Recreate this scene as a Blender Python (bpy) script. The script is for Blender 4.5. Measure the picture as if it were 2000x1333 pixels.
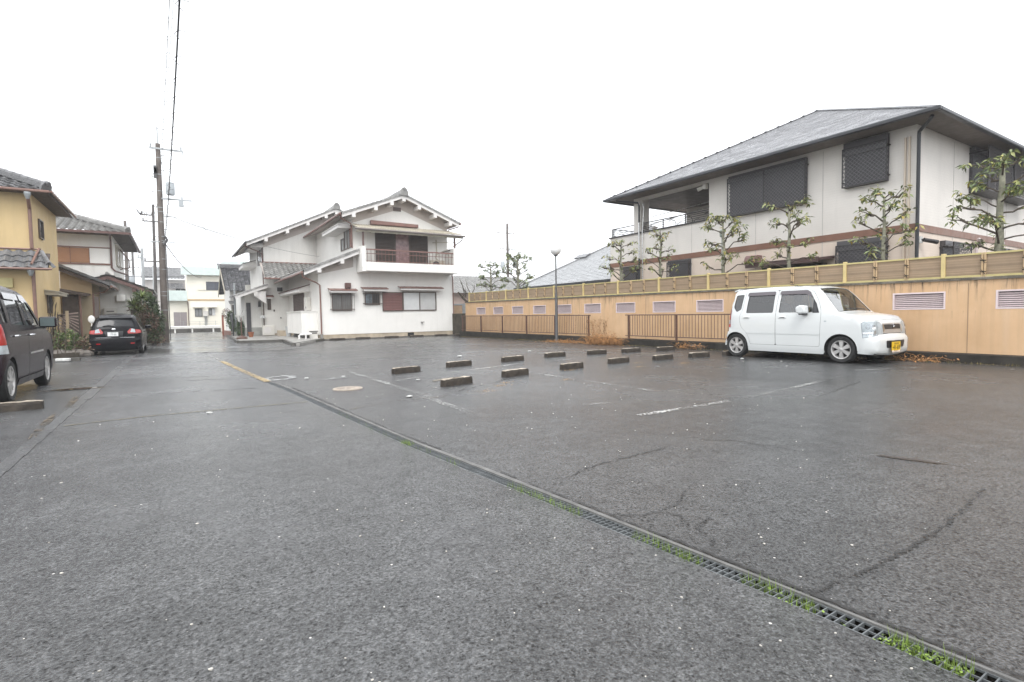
import bpy, bmesh, math, random
from mathutils import Vector, Matrix
from mathutils.geometry import delaunay_2d_cdt
R = random.Random(7)
for o in list(bpy.data.objects):
    bpy.data.objects.remove(o)
S = bpy.context.scene
COL = S.collection

# ------------------------------------------------------------------ camera
YAW, PITCH, ROLL = math.radians(32.453), math.radians(2.751), math.radians(0.974)
f = Vector((math.sin(YAW) * math.cos(PITCH), math.cos(YAW) * math.cos(PITCH), -math.sin(PITCH)))
r = Vector((math.cos(YAW), -math.sin(YAW), 0))
u = r.cross(f)
r2 = math.cos(ROLL) * r - math.sin(ROLL) * u
u2 = math.sin(ROLL) * r + math.cos(ROLL) * u
cam = bpy.data.cameras.new('camera')
cam.sensor_width = 36
cam.lens = 36 * 1030 / 2000
cam.clip_start = 0.05
cam.clip_end = 3000
co = bpy.data.objects.new('camera', cam)
COL.objects.link(co)
co.matrix_world = Matrix(((r2.x, u2.x, -f.x, 0), (r2.y, u2.y, -f.y, 0), (r2.z, u2.z, -f.z, 1.05), (0, 0, 0, 1)))
S.camera = co

# ------------------------------------------------------------------ overcast sky, soft sun, exposure
w = bpy.data.worlds.new('World')
S.world = w
w.use_nodes = True
nt = w.node_tree
nt.nodes.clear()
sky = nt.nodes.new('ShaderNodeTexSky')
sky.sky_type = 'NISHITA'
sky.sun_disc = False
sky.sun_elevation = math.radians(54)
sky.sun_rotation = math.radians(212)
sky.air_density = 1.0
sky.dust_density = 6.0
sky.ozone_density = 1.0
hs = nt.nodes.new('ShaderNodeHueSaturation')
hs.inputs['Saturation'].default_value = 0.10
mx = nt.nodes.new('ShaderNodeMixRGB')
mx.inputs[0].default_value = 0.72
mx.inputs[2].default_value = (9.6, 9.9, 10.3, 1)      # even cloud deck
bg = nt.nodes.new('ShaderNodeBackground')
bg.inputs['Strength'].default_value = 0.13
wo = nt.nodes.new('ShaderNodeOutputWorld')
nt.links.new(sky.outputs[0], hs.inputs['Color'])
nt.links.new(hs.outputs[0], mx.inputs[1])
nt.links.new(mx.outputs[0], bg.inputs['Color'])
nt.links.new(bg.outputs[0], wo.inputs['Surface'])
sun = bpy.data.lights.new('sun', 'SUN')
sun.energy = 0.75
sun.angle = math.radians(25)
sun.color = (1, 0.97, 0.94)
so = bpy.data.objects.new('sun', sun)
so.rotation_euler = (math.radians(36), 0, math.radians(-32))
COL.objects.link(so)
S.view_settings.view_transform = 'Standard'
S.view_settings.look = 'None'
S.view_settings.exposure = 0.86
S.view_settings.gamma = 1
S.view_settings.use_curve_mapping = False
S.cycles.max_bounces = 6
S.cycles.transparent_max_bounces = 12

# ------------------------------------------------------------------ mesh helpers
ORG = {}


class MB:
    """collects faces and links them as one mesh object"""
    def __init__(s):
        s.v, s.f, s.m, s.t, s.cm, s.ct = [], [], [], [], 0, 0.5

    def add(s, vs, fs):
        n = len(s.v)
        s.v.extend([tuple(p) for p in vs])
        for q in fs:
            s.f.append(tuple(i + n for i in q))
            s.m.append(s.cm)
            s.t.append(s.ct)
        return s

    def box(s, x0, x1, y0, y1, z0, z1):
        v = [(x, y, z) for z in (z0, z1) for y in (y0, y1) for x in (x0, x1)]
        return s.add(v, [(0, 2, 3, 1), (4, 5, 7, 6), (0, 1, 5, 4), (2, 6, 7, 3), (0, 4, 6, 2), (1, 3, 7, 5)])

    def fbox(s, F, u0, u1, v0, v1, n0, n1):
        """box in a wall frame F=(origin, U, V, N)"""
        o, U, V, N = F
        v = [o + U * a + V * b + N * c for c in (n0, n1) for b in (v0, v1) for a in (u0, u1)]
        return s.add(v, [(0, 2, 3, 1), (4, 5, 7, 6), (0, 1, 5, 4), (2, 6, 7, 3), (0, 4, 6, 2), (1, 3, 7, 5)])

    def quad(s, a, b, c, d):
        return s.add([a, b, c, d], [(0, 1, 2, 3)])

    def poly(s, pts):
        return s.add(pts, [tuple(range(len(pts)))])

    def prism(s, pts, ex):
        n = len(pts)
        ex = Vector(ex)
        v = [Vector(p) for p in pts] + [Vector(p) + ex for p in pts]
        fs = [tuple(range(n))[::-1], tuple(range(n, 2 * n))]
        fs += [(i, (i + 1) % n, n + (i + 1) % n, n + i) for i in range(n)]
        return s.add(v, fs)

    def tube(s, pts, rad, n=6, caps=True):
        pts = [Vector(p) for p in pts]
        if not hasattr(rad, '__len__'):
            rad = [rad] * len(pts)
        vs, prev = [], None
        for i, p in enumerate(pts):
            d = (pts[min(i + 1, len(pts) - 1)] - pts[max(i - 1, 0)])
            d = d.normalized() if d.length > 1e-9 else Vector((0, 0, 1))
            if prev is None:
                a = Vector((0, 0, 1)) if abs(d.z) < 0.9 else Vector((1, 0, 0))
                e1 = d.cross(a).normalized()
            else:
                e1 = (prev - d * prev.dot(d))
                e1 = e1.normalized() if e1.length > 1e-6 else d.orthogonal().normalized()
            prev = e1
            e2 = d.cross(e1)
            for k in range(n):
                a = 2 * math.pi * k / n
                vs.append(p + (e1 * math.cos(a) + e2 * math.sin(a)) * rad[i])
        fs = []
        for i in range(len(pts) - 1):
            for k in range(n):
                fs.append((i * n + k, i * n + (k + 1) % n, (i + 1) * n + (k + 1) % n, (i + 1) * n + k))
        if caps:
            fs.append(tuple(range(n))[::-1])
            fs.append(tuple(range((len(pts) - 1) * n, len(pts) * n)))
        return s.add(vs, fs)

    def lathe(s, prof, c, axis='z', n=16):
        """prof: list of (radius, height)"""
        vs = []
        c = Vector(c)
        for rr, h in prof:
            for k in range(n):
                a = 2 * math.pi * k / n
                x, y = rr * math.cos(a), rr * math.sin(a)
                vs.append(c + Vector({'z': (x, y, h), 'y': (x, h, y), 'x': (h, x, y)}[axis]))
        fs = []
        for i in range(len(prof) - 1):
            for k in range(n):
                fs.append((i * n + k, i * n + (k + 1) % n, (i + 1) * n + (k + 1) % n, (i + 1) * n + k))
        return s.add(vs, fs)

    def sphere(s, c, rx, ry=None, rz=None, n=10, m=6, jit=0, rnd=None):
        ry = ry or rx
        rz = rz or rx
        c = Vector(c)
        vs = [c + Vector((0, 0, -rz))]
        for i in range(1, m):
            ph = -math.pi / 2 + math.pi * i / m
            for k in range(n):
                a = 2 * math.pi * k / n
                j = 1 + (rnd.uniform(-jit, jit) if rnd else 0)
                vs.append(c + Vector((rx * math.cos(ph) * math.cos(a), ry * math.cos(ph) * math.sin(a), rz * math.sin(ph))) * j)
        vs.append(c + Vector((0, 0, rz)))
        fs = [(0, 1 + (k + 1) % n, 1 + k) for k in range(n)]
        for i in range(m - 2):
            for k in range(n):
                a = 1 + i * n
                fs.append((a + k, a + (k + 1) % n, a + n + (k + 1) % n, a + n + k))
        a = 1 + (m - 2) * n
        fs += [(a + k, a + (k + 1) % n, len(vs) - 1) for k in range(n)]
        return s.add(vs, fs)

    def build(s, name, mat, parent=None, smooth=False, bevel=0, local=False, kind=None):
        me = bpy.data.meshes.new(name)
        o = Vector((0, 0, 0))
        if parent is not None and not local:
            o = ORG.get(parent.name, Vector((0, 0, 0)))
        me.from_pydata([(p[0] - o.x, p[1] - o.y, p[2] - o.z) for p in s.v], [], s.f)
        mats = mat if isinstance(mat, (list, tuple)) else [mat]
        for m in mats:
            me.materials.append(m)
        if len(mats) > 1:
            me.polygons.foreach_set('material_index', s.m)
        if any(t != 0.5 for t in s.t):
            a = me.attributes.new('tint', 'FLOAT', 'FACE')
            a.data.foreach_set('value', s.t)
        if smooth:
            me.polygons.foreach_set('use_smooth', [True] * len(me.polygons))
        me.update()
        ob = bpy.data.objects.new(name, me)
        COL.objects.link(ob)
        if smooth == 'auto':
            me.set_sharp_from_angle(angle=math.radians(38))
        if parent is not None:
            ob.parent = parent
            ORG[ob.name] = ORG.get(parent.name, Vector((0, 0, 0))) if not local else Vector((0, 0, 0))
        if bevel:
            b = ob.modifiers.new('bevel', 'BEVEL')
            b.width = bevel
            b.segments = 1
            b.limit_method = 'ANGLE'
        if kind:
            ob['kind'] = kind
        return ob


def thing(name, label, cat, loc=(0, 0, 0), rz=0, group=None):
    o = bpy.data.objects.new(name, None)
    COL.objects.link(o)
    o.location = loc
    o.rotation_euler = (0, 0, rz)
    o.empty_display_size = 0.2
    ORG[o.name] = Vector(loc)
    o['label'] = label
    o['category'] = cat
    if group:
        o['group'] = group
    return o


def tag(o, label, cat, group=None):
    o['label'] = label
    o['category'] = cat
    if group:
        o['group'] = group
    return o


def copy_tree(o, parent=None):
    c = o.copy()
    COL.objects.link(c)
    if parent is not None:
        c.parent = parent
    for ch in o.children:
        copy_tree(ch, c)
    return c


def share(src, parent, delta):
    """one more alike piece: same mesh data, moved by delta"""
    c = src.copy()
    COL.objects.link(c)
    c.parent = parent
    c.location = Vector(src.location) + Vector(delta)
    return c


X, Y, Z = Vector((1, 0, 0)), Vector((0, 1, 0)), Vector((0, 0, 1))


def FY(y, x=0, z=0):       # wall facing -Y, u = +X
    return (Vector((x, y, z)), X, Z, -Y)


def FXm(x, y=0, z=0):      # wall facing -X, u = +Y
    return (Vector((x, y, z)), Y, Z, -X)


def FXp(x, y=0, z=0):      # wall facing +X, u = +Y
    return (Vector((x, y, z)), Y, Z, X)


# ------------------------------------------------------------------ material helpers
class NT:
    def __init__(s, name):
        s.m = bpy.data.materials.new(name)
        s.m.use_nodes = True
        s.t = s.m.node_tree
        s.b = s.t.nodes['Principled BSDF']
        s.pos = s.n('ShaderNodeTexCoord').outputs['Object']

    def n(s, ty, **kw):
        nd = s.t.nodes.new(ty)
        for k, v in kw.items():
            setattr(nd, k, v)
        return nd

    def ln(s, a, b):
        s.t.links.new(a, b)

    def mp(s, scale, src=None):
        nd = s.n('ShaderNodeMapping')
        nd.inputs['Scale'].default_value = scale if hasattr(scale, '__len__') else (scale,) * 3
        s.ln(src or s.pos, nd.inputs[0])
        return nd.outputs[0]

    def noise(s, scale, detail=4, rough=0.55, src=None, dist=0):
        nd = s.n('ShaderNodeTexNoise')
        nd.inputs['Scale'].default_value = scale
        nd.inputs['Detail'].default_value = detail
        nd.inputs['Roughness'].default_value = rough
        nd.inputs['Distortion'].default_value = dist
        s.ln(src or s.pos, nd.inputs['Vector'])
        return nd.outputs[0]

    def voro(s, scale, feature='F1', src=None, out='Distance', rand=1):
        nd = s.n('ShaderNodeTexVoronoi', feature=feature)
        nd.inputs['Scale'].default_value = scale
        nd.inputs['Randomness'].default_value = rand
        s.ln(src or s.pos, nd.inputs['Vector'])
        return nd.outputs[out]

    def ramp(s, fac, stops, interp='LINEAR'):
        nd = s.n('ShaderNodeValToRGB')
        nd.color_ramp.interpolation = interp
        el = nd.color_ramp.elements
        while len(el) < len(stops):
            el.new(0.5)
        for e, (p, c) in zip(el, stops):
            e.position = p
            e.color = (c, c, c, 1) if not hasattr(c, '__len__') else (*c, 1)
        s.ln(fac, nd.inputs[0])
        return nd.outputs[0]

    def mix(s, fac, a, b, mode='MIX'):
        nd = s.n('ShaderNodeMixRGB', blend_type=mode)
        for i, q in enumerate((fac, a, b)):
            if hasattr(q, 'is_linked'):
                s.ln(q, nd.inputs[i])
            elif i == 0:
                nd.inputs[0].default_value = q
            else:
                nd.inputs[i].default_value = (*q, 1) if hasattr(q, '__len__') else (q, q, q, 1)
        return nd.outputs[0]

    def math(s, op, a, b=0.0):
        nd = s.n('ShaderNodeMath', operation=op)
        for i, q in enumerate((a, b)):
            if hasattr(q, 'is_linked'):
                s.ln(q, nd.inputs[i])
            else:
                nd.inputs[i].default_value = q
        return nd.outputs[0]

    def attr(s, name):
        nd = s.n('ShaderNodeAttribute', attribute_name=name)
        return nd.outputs['Fac']

    def bump(s, h, strength=0.3, dist=0.01):
        nd = s.n('ShaderNodeBump')
        nd.inputs['Strength'].default_value = strength
        nd.inputs['Distance'].default_value = dist
        s.ln(h, nd.inputs['Height'])
        s.ln(nd.outputs[0], s.b.inputs['Normal'])

    def base(s, c):
        if hasattr(c, 'is_linked'):
            s.ln(c, s.b.inputs['Base Color'])
        else:
            s.b.inputs['Base Color'].default_value = (*c, 1)

    def set(s, **kw):
        for k, v in kw.items():
            s.b.inputs[k.replace('_', ' ')].default_value = v
        return s


def sc(c, k):
    return tuple(min(1, x * k) for x in c)


def M(name, c, rough=0.6, var=0.18, scale=2.0, bump=0.0, bscale=60, metal=0.0, tint=0.0, coat=0.0, spec=0.5, streak=0.0, streakc=(0.05, 0.045, 0.035), stretch=(1, 1, 1)):
    t = NT(name)
    n = t.noise(scale, 5, 0.6, src=t.mp(stretch) if stretch != (1, 1, 1) else None)
    col = t.mix(t.ramp(n, [(0.3, 0.0), (0.7, 1.0)]), sc(c, 1 - var), sc(c, 1 + var))
    if tint:
        a = t.attr('tint')
        k = t.ramp(a, [(0.0, 1 - tint), (1.0, 1 + tint * 0.8)])
        col = t.mix(1.0, col, k, 'MULTIPLY')
    if streak:
        st = t.noise(1.0, 6, 0.65, src=t.mp((5, 5, 0.35)))
        big = t.noise(0.6, 3)
        fac = t.math('MULTIPLY', t.ramp(st, [(0.48, 0.0), (0.72, 1.0)]), t.ramp(big, [(0.4, 0.0), (0.62, streak)]))
        col = t.mix(fac, col, streakc)
    t.base(col)
    rn = t.ramp(t.noise(scale * 2.3, 3), [(0.3, max(0.02, rough * 0.8)), (0.7, min(1, rough * 1.15))])
    t.ln(rn, t.b.inputs['Roughness'])
    t.set(Metallic=metal, Coat_Weight=coat, Specular_IOR_Level=spec)
    if coat:
        t.b.inputs['Coat Roughness'].default_value = 0.04
    if bump:
        t.bump(t.noise(bscale, 4, 0.6), bump, 0.02)
    return t.m


def glass_mat(name, tint=(0.5, 0.55, 0.55), rough=0.03, refl=0.08):
    t = NT(name)
    t.t.nodes.remove(t.b)
    tr = t.n('ShaderNodeBsdfTransparent')
    tr.inputs[0].default_value = (*tint, 1)
    gl = t.n('ShaderNodeBsdfGlossy')
    gl.inputs['Roughness'].default_value = rough
    gl.inputs['Color'].default_value = (1, 1, 1, 1)
    fr = t.n('ShaderNodeFresnel')
    fr.inputs['IOR'].default_value = 1.52
    k = t.math('ADD', fr.outputs[0], refl)
    ms = t.n('ShaderNodeMixShader')
    t.ln(k, ms.inputs[0])
    t.ln(tr.outputs[0], ms.inputs[1])
    t.ln(gl.outputs[0], ms.inputs[2])
    out = [n for n in t.t.nodes if n.type == 'OUTPUT_MATERIAL'][0]
    t.ln(ms.outputs[0], out.inputs['Surface'])
    return t.m


def asphalt(name, dark=0.030, light=0.085, rough=(0.42, 0.7), speck=0.5, grain=95, patch=0.35, wet=0.3, bstr=0.7, spec=0.8, pits=1.0):
    t = NT(name)
    cellv = t.n('ShaderNodeSeparateColor')
    t.ln(t.voro(grain, out='Color'), cellv.inputs[0])
    cv = cellv.outputs[0]
    mid = (dark + light) / 2
    grains = t.ramp(cv, [(0.0, dark * 0.7), (0.12, dark), (0.4, mid), (0.8, (light * 0.94, light * 0.985, light * 1.04)), (0.95, light * 1.15), (1.0, light * 1.7)])
    soft = t.noise(grain * 0.6, 5, 0.75)
    grains = t.mix(0.5, grains, t.ramp(soft, [(0.3, dark * 0.8), (0.7, light * 1.15)]))
    pn = t.noise(patch, 5, 0.6)
    fine = t.noise(2.6, 6, 0.7)
    col = t.mix(1.0, grains, t.ramp(pn, [(0.32, 0.74), (0.68, 1.22)]), 'MULTIPLY')
    col = t.mix(1.0, col, t.ramp(fine, [(0.3, 0.78), (0.7, 1.2)]), 'MULTIPLY')
    # pale stones pressed into the surface
    v2 = t.n('ShaderNodeTexVoronoi')
    v2.inputs['Scale'].default_value = 15
    t.ln(t.pos, v2.inputs['Vector'])
    sp = t.n('ShaderNodeSeparateColor')
    t.ln(v2.outputs['Color'], sp.inputs[0])
    fac = t.math('MULTIPLY', t.math('GREATER_THAN', sp.outputs[0], 0.62), t.math('LESS_THAN', v2.outputs['Distance'], t.math('MULTIPLY', sp.outputs[1], 0.085)))
    col = t.mix(fac, col, (speck, speck * 0.96, speck * 0.9))
    v3 = t.n('ShaderNodeTexVoronoi')
    v3.inputs['Scale'].default_value = 23
    t.ln(t.pos, v3.inputs['Vector'])
    sp3 = t.n('ShaderNodeSeparateColor')
    t.ln(v3.outputs['Color'], sp3.inputs[0])
    fac3 = t.math('MULTIPLY', t.math('GREATER_THAN', sp3.outputs[1], 0.72), t.ramp(v3.outputs['Distance'], [(0.05, 0.9), (0.16, 0.0)]))
    col = t.mix(fac3, col, 0.012)
    # pits between the stones, and coarser mottling that still reads further away
    wn = t.n('ShaderNodeTexNoise')
    wn.inputs['Scale'].default_value = 40
    wn.inputs['Detail'].default_value = 3
    t.ln(t.pos, wn.inputs['Vector'])
    wm = t.n('ShaderNodeVectorMath', operation='MULTIPLY_ADD')
    t.ln(wn.outputs['Color'], wm.inputs[0])
    wm.inputs[1].default_value = (0.03, 0.03, 0)
    t.ln(t.pos, wm.inputs[2])
    warp = wm.outputs[0]
    pit = None
    for sc_, th, rr in ((24, 0.78, 0.28), (46, 0.60, 0.40), (85, 0.45, 0.45)):
        vp = t.n('ShaderNodeTexVoronoi')
        vp.inputs['Scale'].default_value = sc_
        t.ln(warp, vp.inputs['Vector'])
        cp = t.n('ShaderNodeSeparateColor')
        t.ln(vp.outputs['Color'], cp.inputs[0])
        q = t.math('MULTIPLY', t.math('GREATER_THAN', cp.outputs[2], th), t.ramp(vp.outputs['Distance'], [(rr * 0.45, 1.0), (rr, 0.0)]))
        pit = q if pit is None else t.math('MAXIMUM', pit, q)
    pit = t.math('MULTIPLY', pit, pits)
    col = t.mix(t.math('MULTIPLY', pit, 0.8), col, 0.010)
    lump = t.noise(62, 4, 0.75)
    col = t.mix(1.0, col, t.ramp(lump, [(0.32, 0.55), (0.5, 1.0), (0.68, 1.6)]), 'MULTIPLY')
    col = t.mix(1.0, col, t.ramp(t.noise(9, 3, 0.7), [(0.3, 0.8), (0.7, 1.22)]), 'MULTIPLY')
    # hairline cracks in some areas
    dn = t.n('ShaderNodeTexNoise')
    dn.inputs['Scale'].default_value = 3
    dn.inputs['Detail'].default_value = 6
    t.ln(t.pos, dn.inputs['Vector'])
    dm = t.n('ShaderNodeVectorMath', operation='MULTIPLY_ADD')
    t.ln(dn.outputs['Color'], dm.inputs[0])
    dm.inputs[1].default_value = (0.35, 0.35, 0)
    t.ln(t.pos, dm.inputs[2])
    cr = t.voro(0.9, 'DISTANCE_TO_EDGE', src=dm.outputs[0])
    mask = t.ramp(t.noise(0.3, 2), [(0.56, 0.0), (0.66, 1.0)])
    cf = t.math('MULTIPLY', t.ramp(cr, [(0.0, 1.0), (0.012, 0.0)]), mask)
    col = t.mix(cf, col, 0.012)
    t.base(col)
    rg = t.mix(wet, t.ramp(pn, [(0.35, rough[0]), (0.65, rough[1])]), t.ramp(t.noise(1.1, 5), [(0.35, rough[0]), (0.65, rough[1])]))
    t.ln(rg, t.b.inputs['Roughness'])
    keep = t.math('MULTIPLY', t.math('SUBTRACT', 1.0, t.math('MULTIPLY', pit, 0.92)), t.ramp(lump, [(0.30, 0.25), (0.5, 0.8), (0.68, 1.6)]))
    t.ln(t.math('MULTIPLY', keep, spec), t.b.inputs['Specular IOR Level'])
    h = t.math('ADD', t.math('MULTIPLY', t.voro(grain), -0.5), t.math('MULTIPLY', t.noise(grain * 0.4, 5, 0.75), 1.3))
    h = t.math('SUBTRACT', h, t.math('MULTIPLY', cf, 2.0))
    h = t.math('SUBTRACT', h, t.math('ADD', fac3, t.math('MULTIPLY', pit, 1.2)))
    h = t.math('ADD', h, t.math('MULTIPLY', lump, 2.2))
    t.bump(h, bstr, 0.006)
    return t.m
# ------------------------------------------------------------------ shared materials
m_lot = asphalt('lot_asphalt', 0.032, 0.096, (0.17, 0.32), grain=150, bstr=0.5, spec=0.6, pits=0.8)
m_road = asphalt('lane_asphalt', 0.032, 0.098, (0.17, 0.32), grain=170, patch=0.5, bstr=0.45, spec=0.6, pits=0.9)
m_wet = asphalt('wet_road_asphalt', 0.06, 0.13, (0.10, 0.34), grain=60, bstr=0.08, speck=0.2, patch=0.25, pits=0.2)
m_conc = M('weathered_concrete', (0.30, 0.29, 0.27), 0.75, 0.3, 3, 0.35, 90, streak=0.5)
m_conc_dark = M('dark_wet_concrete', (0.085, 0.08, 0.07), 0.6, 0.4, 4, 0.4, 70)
m_trough = M('drain_concrete', (0.022, 0.02, 0.017), 0.9, 0.3, 8, 0.3, spec=0.1)
m_galv = M('galvanised_steel', (0.34, 0.36, 0.37), 0.45, 0.15, 9, 0.05, metal=0.5)
m_grate = M('dull_grating_steel', (0.14, 0.15, 0.155), 0.5, 0.25, 9, 0.05, metal=0.3)
m_white_paint = M('worn_white_paint', (0.55, 0.55, 0.53), 0.6, 0.25, 14, 0.4, 120)
m_yellow_paint = M('worn_yellow_paint', (0.52, 0.30, 0.06), 0.6, 0.25, 12, 0.4, 100)
m_moss = M('moss_and_dry_grass', (0.13, 0.105, 0.04), 0.95, 0.5, 25, 0.5, 150)


def worn(name, c, lo=0.45, hi=0.55, sc_=22):
    """paint worn off in flakes: the asphalt below shows through the gaps"""
    t = NT(name)
    n = t.noise(sc_, 5, 0.75)
    big = t.noise(1.3, 3)
    k = t.math('ADD', n, t.math('MULTIPLY', t.math('SUBTRACT', big, 0.5), 0.5))
    fac = t.ramp(k, [(lo, 0.0), (hi, 1.0)])
    t.base(t.mix(t.noise(30, 4), sc(c, 0.75), sc(c, 1.1)))
    t.ln(fac, t.b.inputs['Alpha'])
    t.set(Roughness=0.55)
    t.bump(t.noise(90, 4), 0.4, 0.01)
    return t.m


m_line = worn('flaked_white_paint', (0.58, 0.57, 0.54), 0.48, 0.66, 30)
m_line_faint = worn('faint_white_paint', (0.45, 0.45, 0.43), 0.50, 0.70, 34)
m_line_yel = worn('flaked_yellow_paint', (0.42, 0.31, 0.15), 0.34, 0.56, 26)
m_seam = worn('moss_in_joint', (0.12, 0.095, 0.035), 0.40, 0.50, 18)
m_crack = worn('broken_dark_joint', (0.018, 0.017, 0.016), 0.36, 0.5, 9)
m_ripple = worn('dark_tar_seam', (0.035, 0.035, 0.035), 0.44, 0.6, 7)
m_mud = worn('brown_silt', (0.10, 0.074, 0.045), 0.44, 0.62, 9)

# ------------------------------------------------------------------ ground with the drain slot
DR = [(-3, 2.02), (0, 1.915), (1, 1.858), (2, 1.775), (3, 1.690), (4, 1.600), (6, 1.488), (8.4, 1.366), (9.6, 1.275)]


def drx(y):
    for (a, xa), (b, xb) in zip(DR, DR[1:]):
        if a <= y <= b:
            return xa + (xb - xa) * (y - a) / (b - a)
    return DR[-1][1]


HW = 0.043                                    # half width of the grating
g = MB()
ys = [-3, 0, 0.5, 1, 1.5, 2, 2.5, 3, 3.5, 4, 5, 6, 7, 8.4, 9.6]
for a, b in zip(ys, ys[1:]):
    g.quad((-40, a, 0), (drx(a) - HW, a, 0), (drx(b) - HW, b, 0), (-40, b, 0))
    g.quad((drx(a) + HW, a, 0), (60, a, 0), (60, b, 0), (drx(b) + HW, b, 0))
g.quad((-40, 9.6, 0), (60, 9.6, 0), (60, 120, 0), (-40, 120, 0))
g.quad((-40, -30, 0), (60, -30, 0), (60, -3, 0), (-40, -3, 0))
g.quad((-300, -300, 0), (-40, -300, 0), (-40, 400, 0), (-300, 400, 0))
g.quad((60, -300, 0), (300, -300, 0), (300, 400, 0), (60, 400, 0))
g.quad((-40, 120, 0), (60, 120, 0), (60, 400, 0), (-40, 400, 0))
g.quad((-40, -300, 0), (60, -300, 0), (60, -30, 0), (-40, -30, 0))
o = g.build('ground', m_lot, kind='structure')

g = MB()                                      # lane left of the drain, a little smoother
for a, b in zip(ys, ys[1:]):
    g.quad((-1.10, a, 0.004), (drx(a) - HW - 0.001, a, 0.004), (drx(b) - HW - 0.001, b, 0.004), (-1.10, b, 0.004))
g.poly([(-1.10, 9.6, 0.004), (1.23, 9.6, 0.004), (0.90, 15.8, 0.004), (0.68, 20.1, 0.004), (-1.10, 20.3, 0.004)])
g.build('road', m_road, kind='structure')
g = MB()
g.poly([(-1.10, 20.31, 0.006), (0.66, 20.12, 0.006), (0.86, 20.42, 0.006), (1.35, 19.95, 0.006), (2.53, 19.45, 0.006), (3.8, 20.1, 0.006), (4.3, 26.6, 0.006), (2.42, 27.0, 0.006), (3.2, 53, 0.006), (3.2, 58, 0.006), (-0.9, 58, 0.006), (-0.9, 34, 0.006), (-1.2, 22.5, 0.006)])
g.build('wet_road', m_wet, kind='structure')
g = MB()
for (y0, y1) in ((3.0, 9.2),):
    n = 12
    for i in range(n):
        a, b = y0 + (y1 - y0) * i / n, y0 + (y1 - y0) * (i + 1) / n
        g.quad((-1.15, a, 0.008), (-1.05, a, 0.008), (-1.06, b, 0.008), (-1.16, b, 0.008))
g.quad((-1.17, 9.2, 0.008), (-1.03, 9.2, 0.008), (-1.10, 20, 0.008), (-1.24, 20, 0.008))
g.build('gutter_strip', asphalt('gutter_mortar', 0.034, 0.095, (0.22, 0.38), grain=190, bstr=0.4, spec=0.65, pits=0.4), kind='structure')

# ------------------------------------------------------------------ drain: trough, kerb strip, grating
g = MB()
yd = [y for y in ys if y >= -3]
for a, b in zip(yd, yd[1:]):
    xa, xb = drx(a), drx(b)
    g.quad((xa - HW, a, 0), (xb - HW, b, 0), (xb - HW, b, -0.16), (xa - HW, a, -0.16))
    g.quad((xa + HW, a, -0.16), (xb + HW, b, -0.16), (xb + HW, b, 0), (xa + HW, a, 0))
    g.quad((xa - HW, a, -0.15), (xb - HW, b, -0.15), (xb + HW, b, -0.15), (xa + HW, a, -0.15))
g.quad((drx(9.6) - HW, 9.6, -.16), (drx(9.6) + HW, 9.6, -.16), (drx(9.6) + HW, 9.6, 0), (drx(9.6) - HW, 9.6, 0))
g.build('drain_trough', m_trough, kind='structure')
g = MB()
yk = [0.02 + 0.2 * i for i in range(48)]
rk = random.Random(3)
for a, b in zip(yk, yk[1:]):
    kw = lambda q: (0.013 + 0.020 * min(1, max(0, (q - 1.0) / 1.2))) * (1 + 0.15 * math.sin(q * 2.3))
    wa, wb = kw(a), kw(b)
    xa, xb = drx(a) + HW + 0.001, drx(b) + HW + 0.001
    g.quad((xa, a, 0.010), (xa + wa, a, 0.009), (xb + wb, b, 0.009), (xb, b, 0.010))
    g.quad((xa + wa, a, 0.009), (xa + wa + 0.008, a, 0.001), (xb + wb + 0.008, b, 0.001), (xb + wb, b, 0.009))
    g.quad((xa, a, 0.002), (xa, a, 0.010), (xb, b, 0.010), (xb, b, 0.002))
g.build('drain_kerb', M('drain_kerb_concrete', (0.145, 0.142, 0.136), 0.6, 0.3, 7, 0.4, 90, spec=0.3), kind='structure')

dg = thing('drain_grating', 'long galvanised steel grating over the narrow drain across the car park', 'drain grating', (1.7, 4.8, 0))
y = 0.06
while y < 9.5:
    ln_ = min(0.995, 9.55 - y)
    if ln_ < 0.2:
        break
    g = MB()
    n = int(ln_ / 0.028)
    for i in range(n + 1):
        yy = y + ln_ * i / n
        x = drx(yy)
        g.box(x - HW + 0.004, x + HW - 0.004, yy - 0.0020, yy + 0.0020, -0.014, 0.003)
    k = 5
    for sx in (-HW + 0.003, 0.0, HW - 0.003):
        for i in range(k):
            ya, yb = y + ln_ * i / k, y + ln_ * (i + 1) / k
            xa, xb = drx(ya) + sx, drx(yb) + sx
            hw = 0.0022 if sx else 0.0018
            z0, z1 = (-0.004, 0.0032) if sx else (-0.006, 0.001)
            v = [(xa - hw, ya, z0), (xa + hw, ya, z0), (xb - hw, yb, z0), (xb + hw, yb, z0), (xa - hw, ya, z1), (xa + hw, ya, z1), (xb - hw, yb, z1), (xb + hw, yb, z1)]
            g.add(v, [(0, 2, 3, 1), (4, 5, 7, 6), (0, 1, 5, 4), (2, 6, 7, 3), (0, 4, 6, 2), (1, 3, 7, 5)])
    g.build('grate_panel', m_grate, dg)
    y += ln_ + 0.006

# grass and small weeds growing out of the drain
m_grass = M('drain_grass', (0.16, 0.235, 0.04), 0.7, 0.35, 30, tint=0.5)
rg = random.Random(11)
g = MB()


def blade(g, x, y, z, h, lean, az, wd):
    d = Vector((math.cos(az), math.sin(az), 0))
    s_ = Vector((-d.y, d.x, 0)) * wd
    p0 = Vector((x, y, z))
    p1 = p0 + Z * h * 0.6 + d * lean * 0.35
    p2 = p0 + Z * h + d * lean
    g.ct = rg.random()
    g.add([p0 - s_, p0 + s_, p1 + s_ * 0.8, p1 - s_ * 0.8, p2], [(0, 1, 2, 3), (3, 2, 4)])


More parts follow.
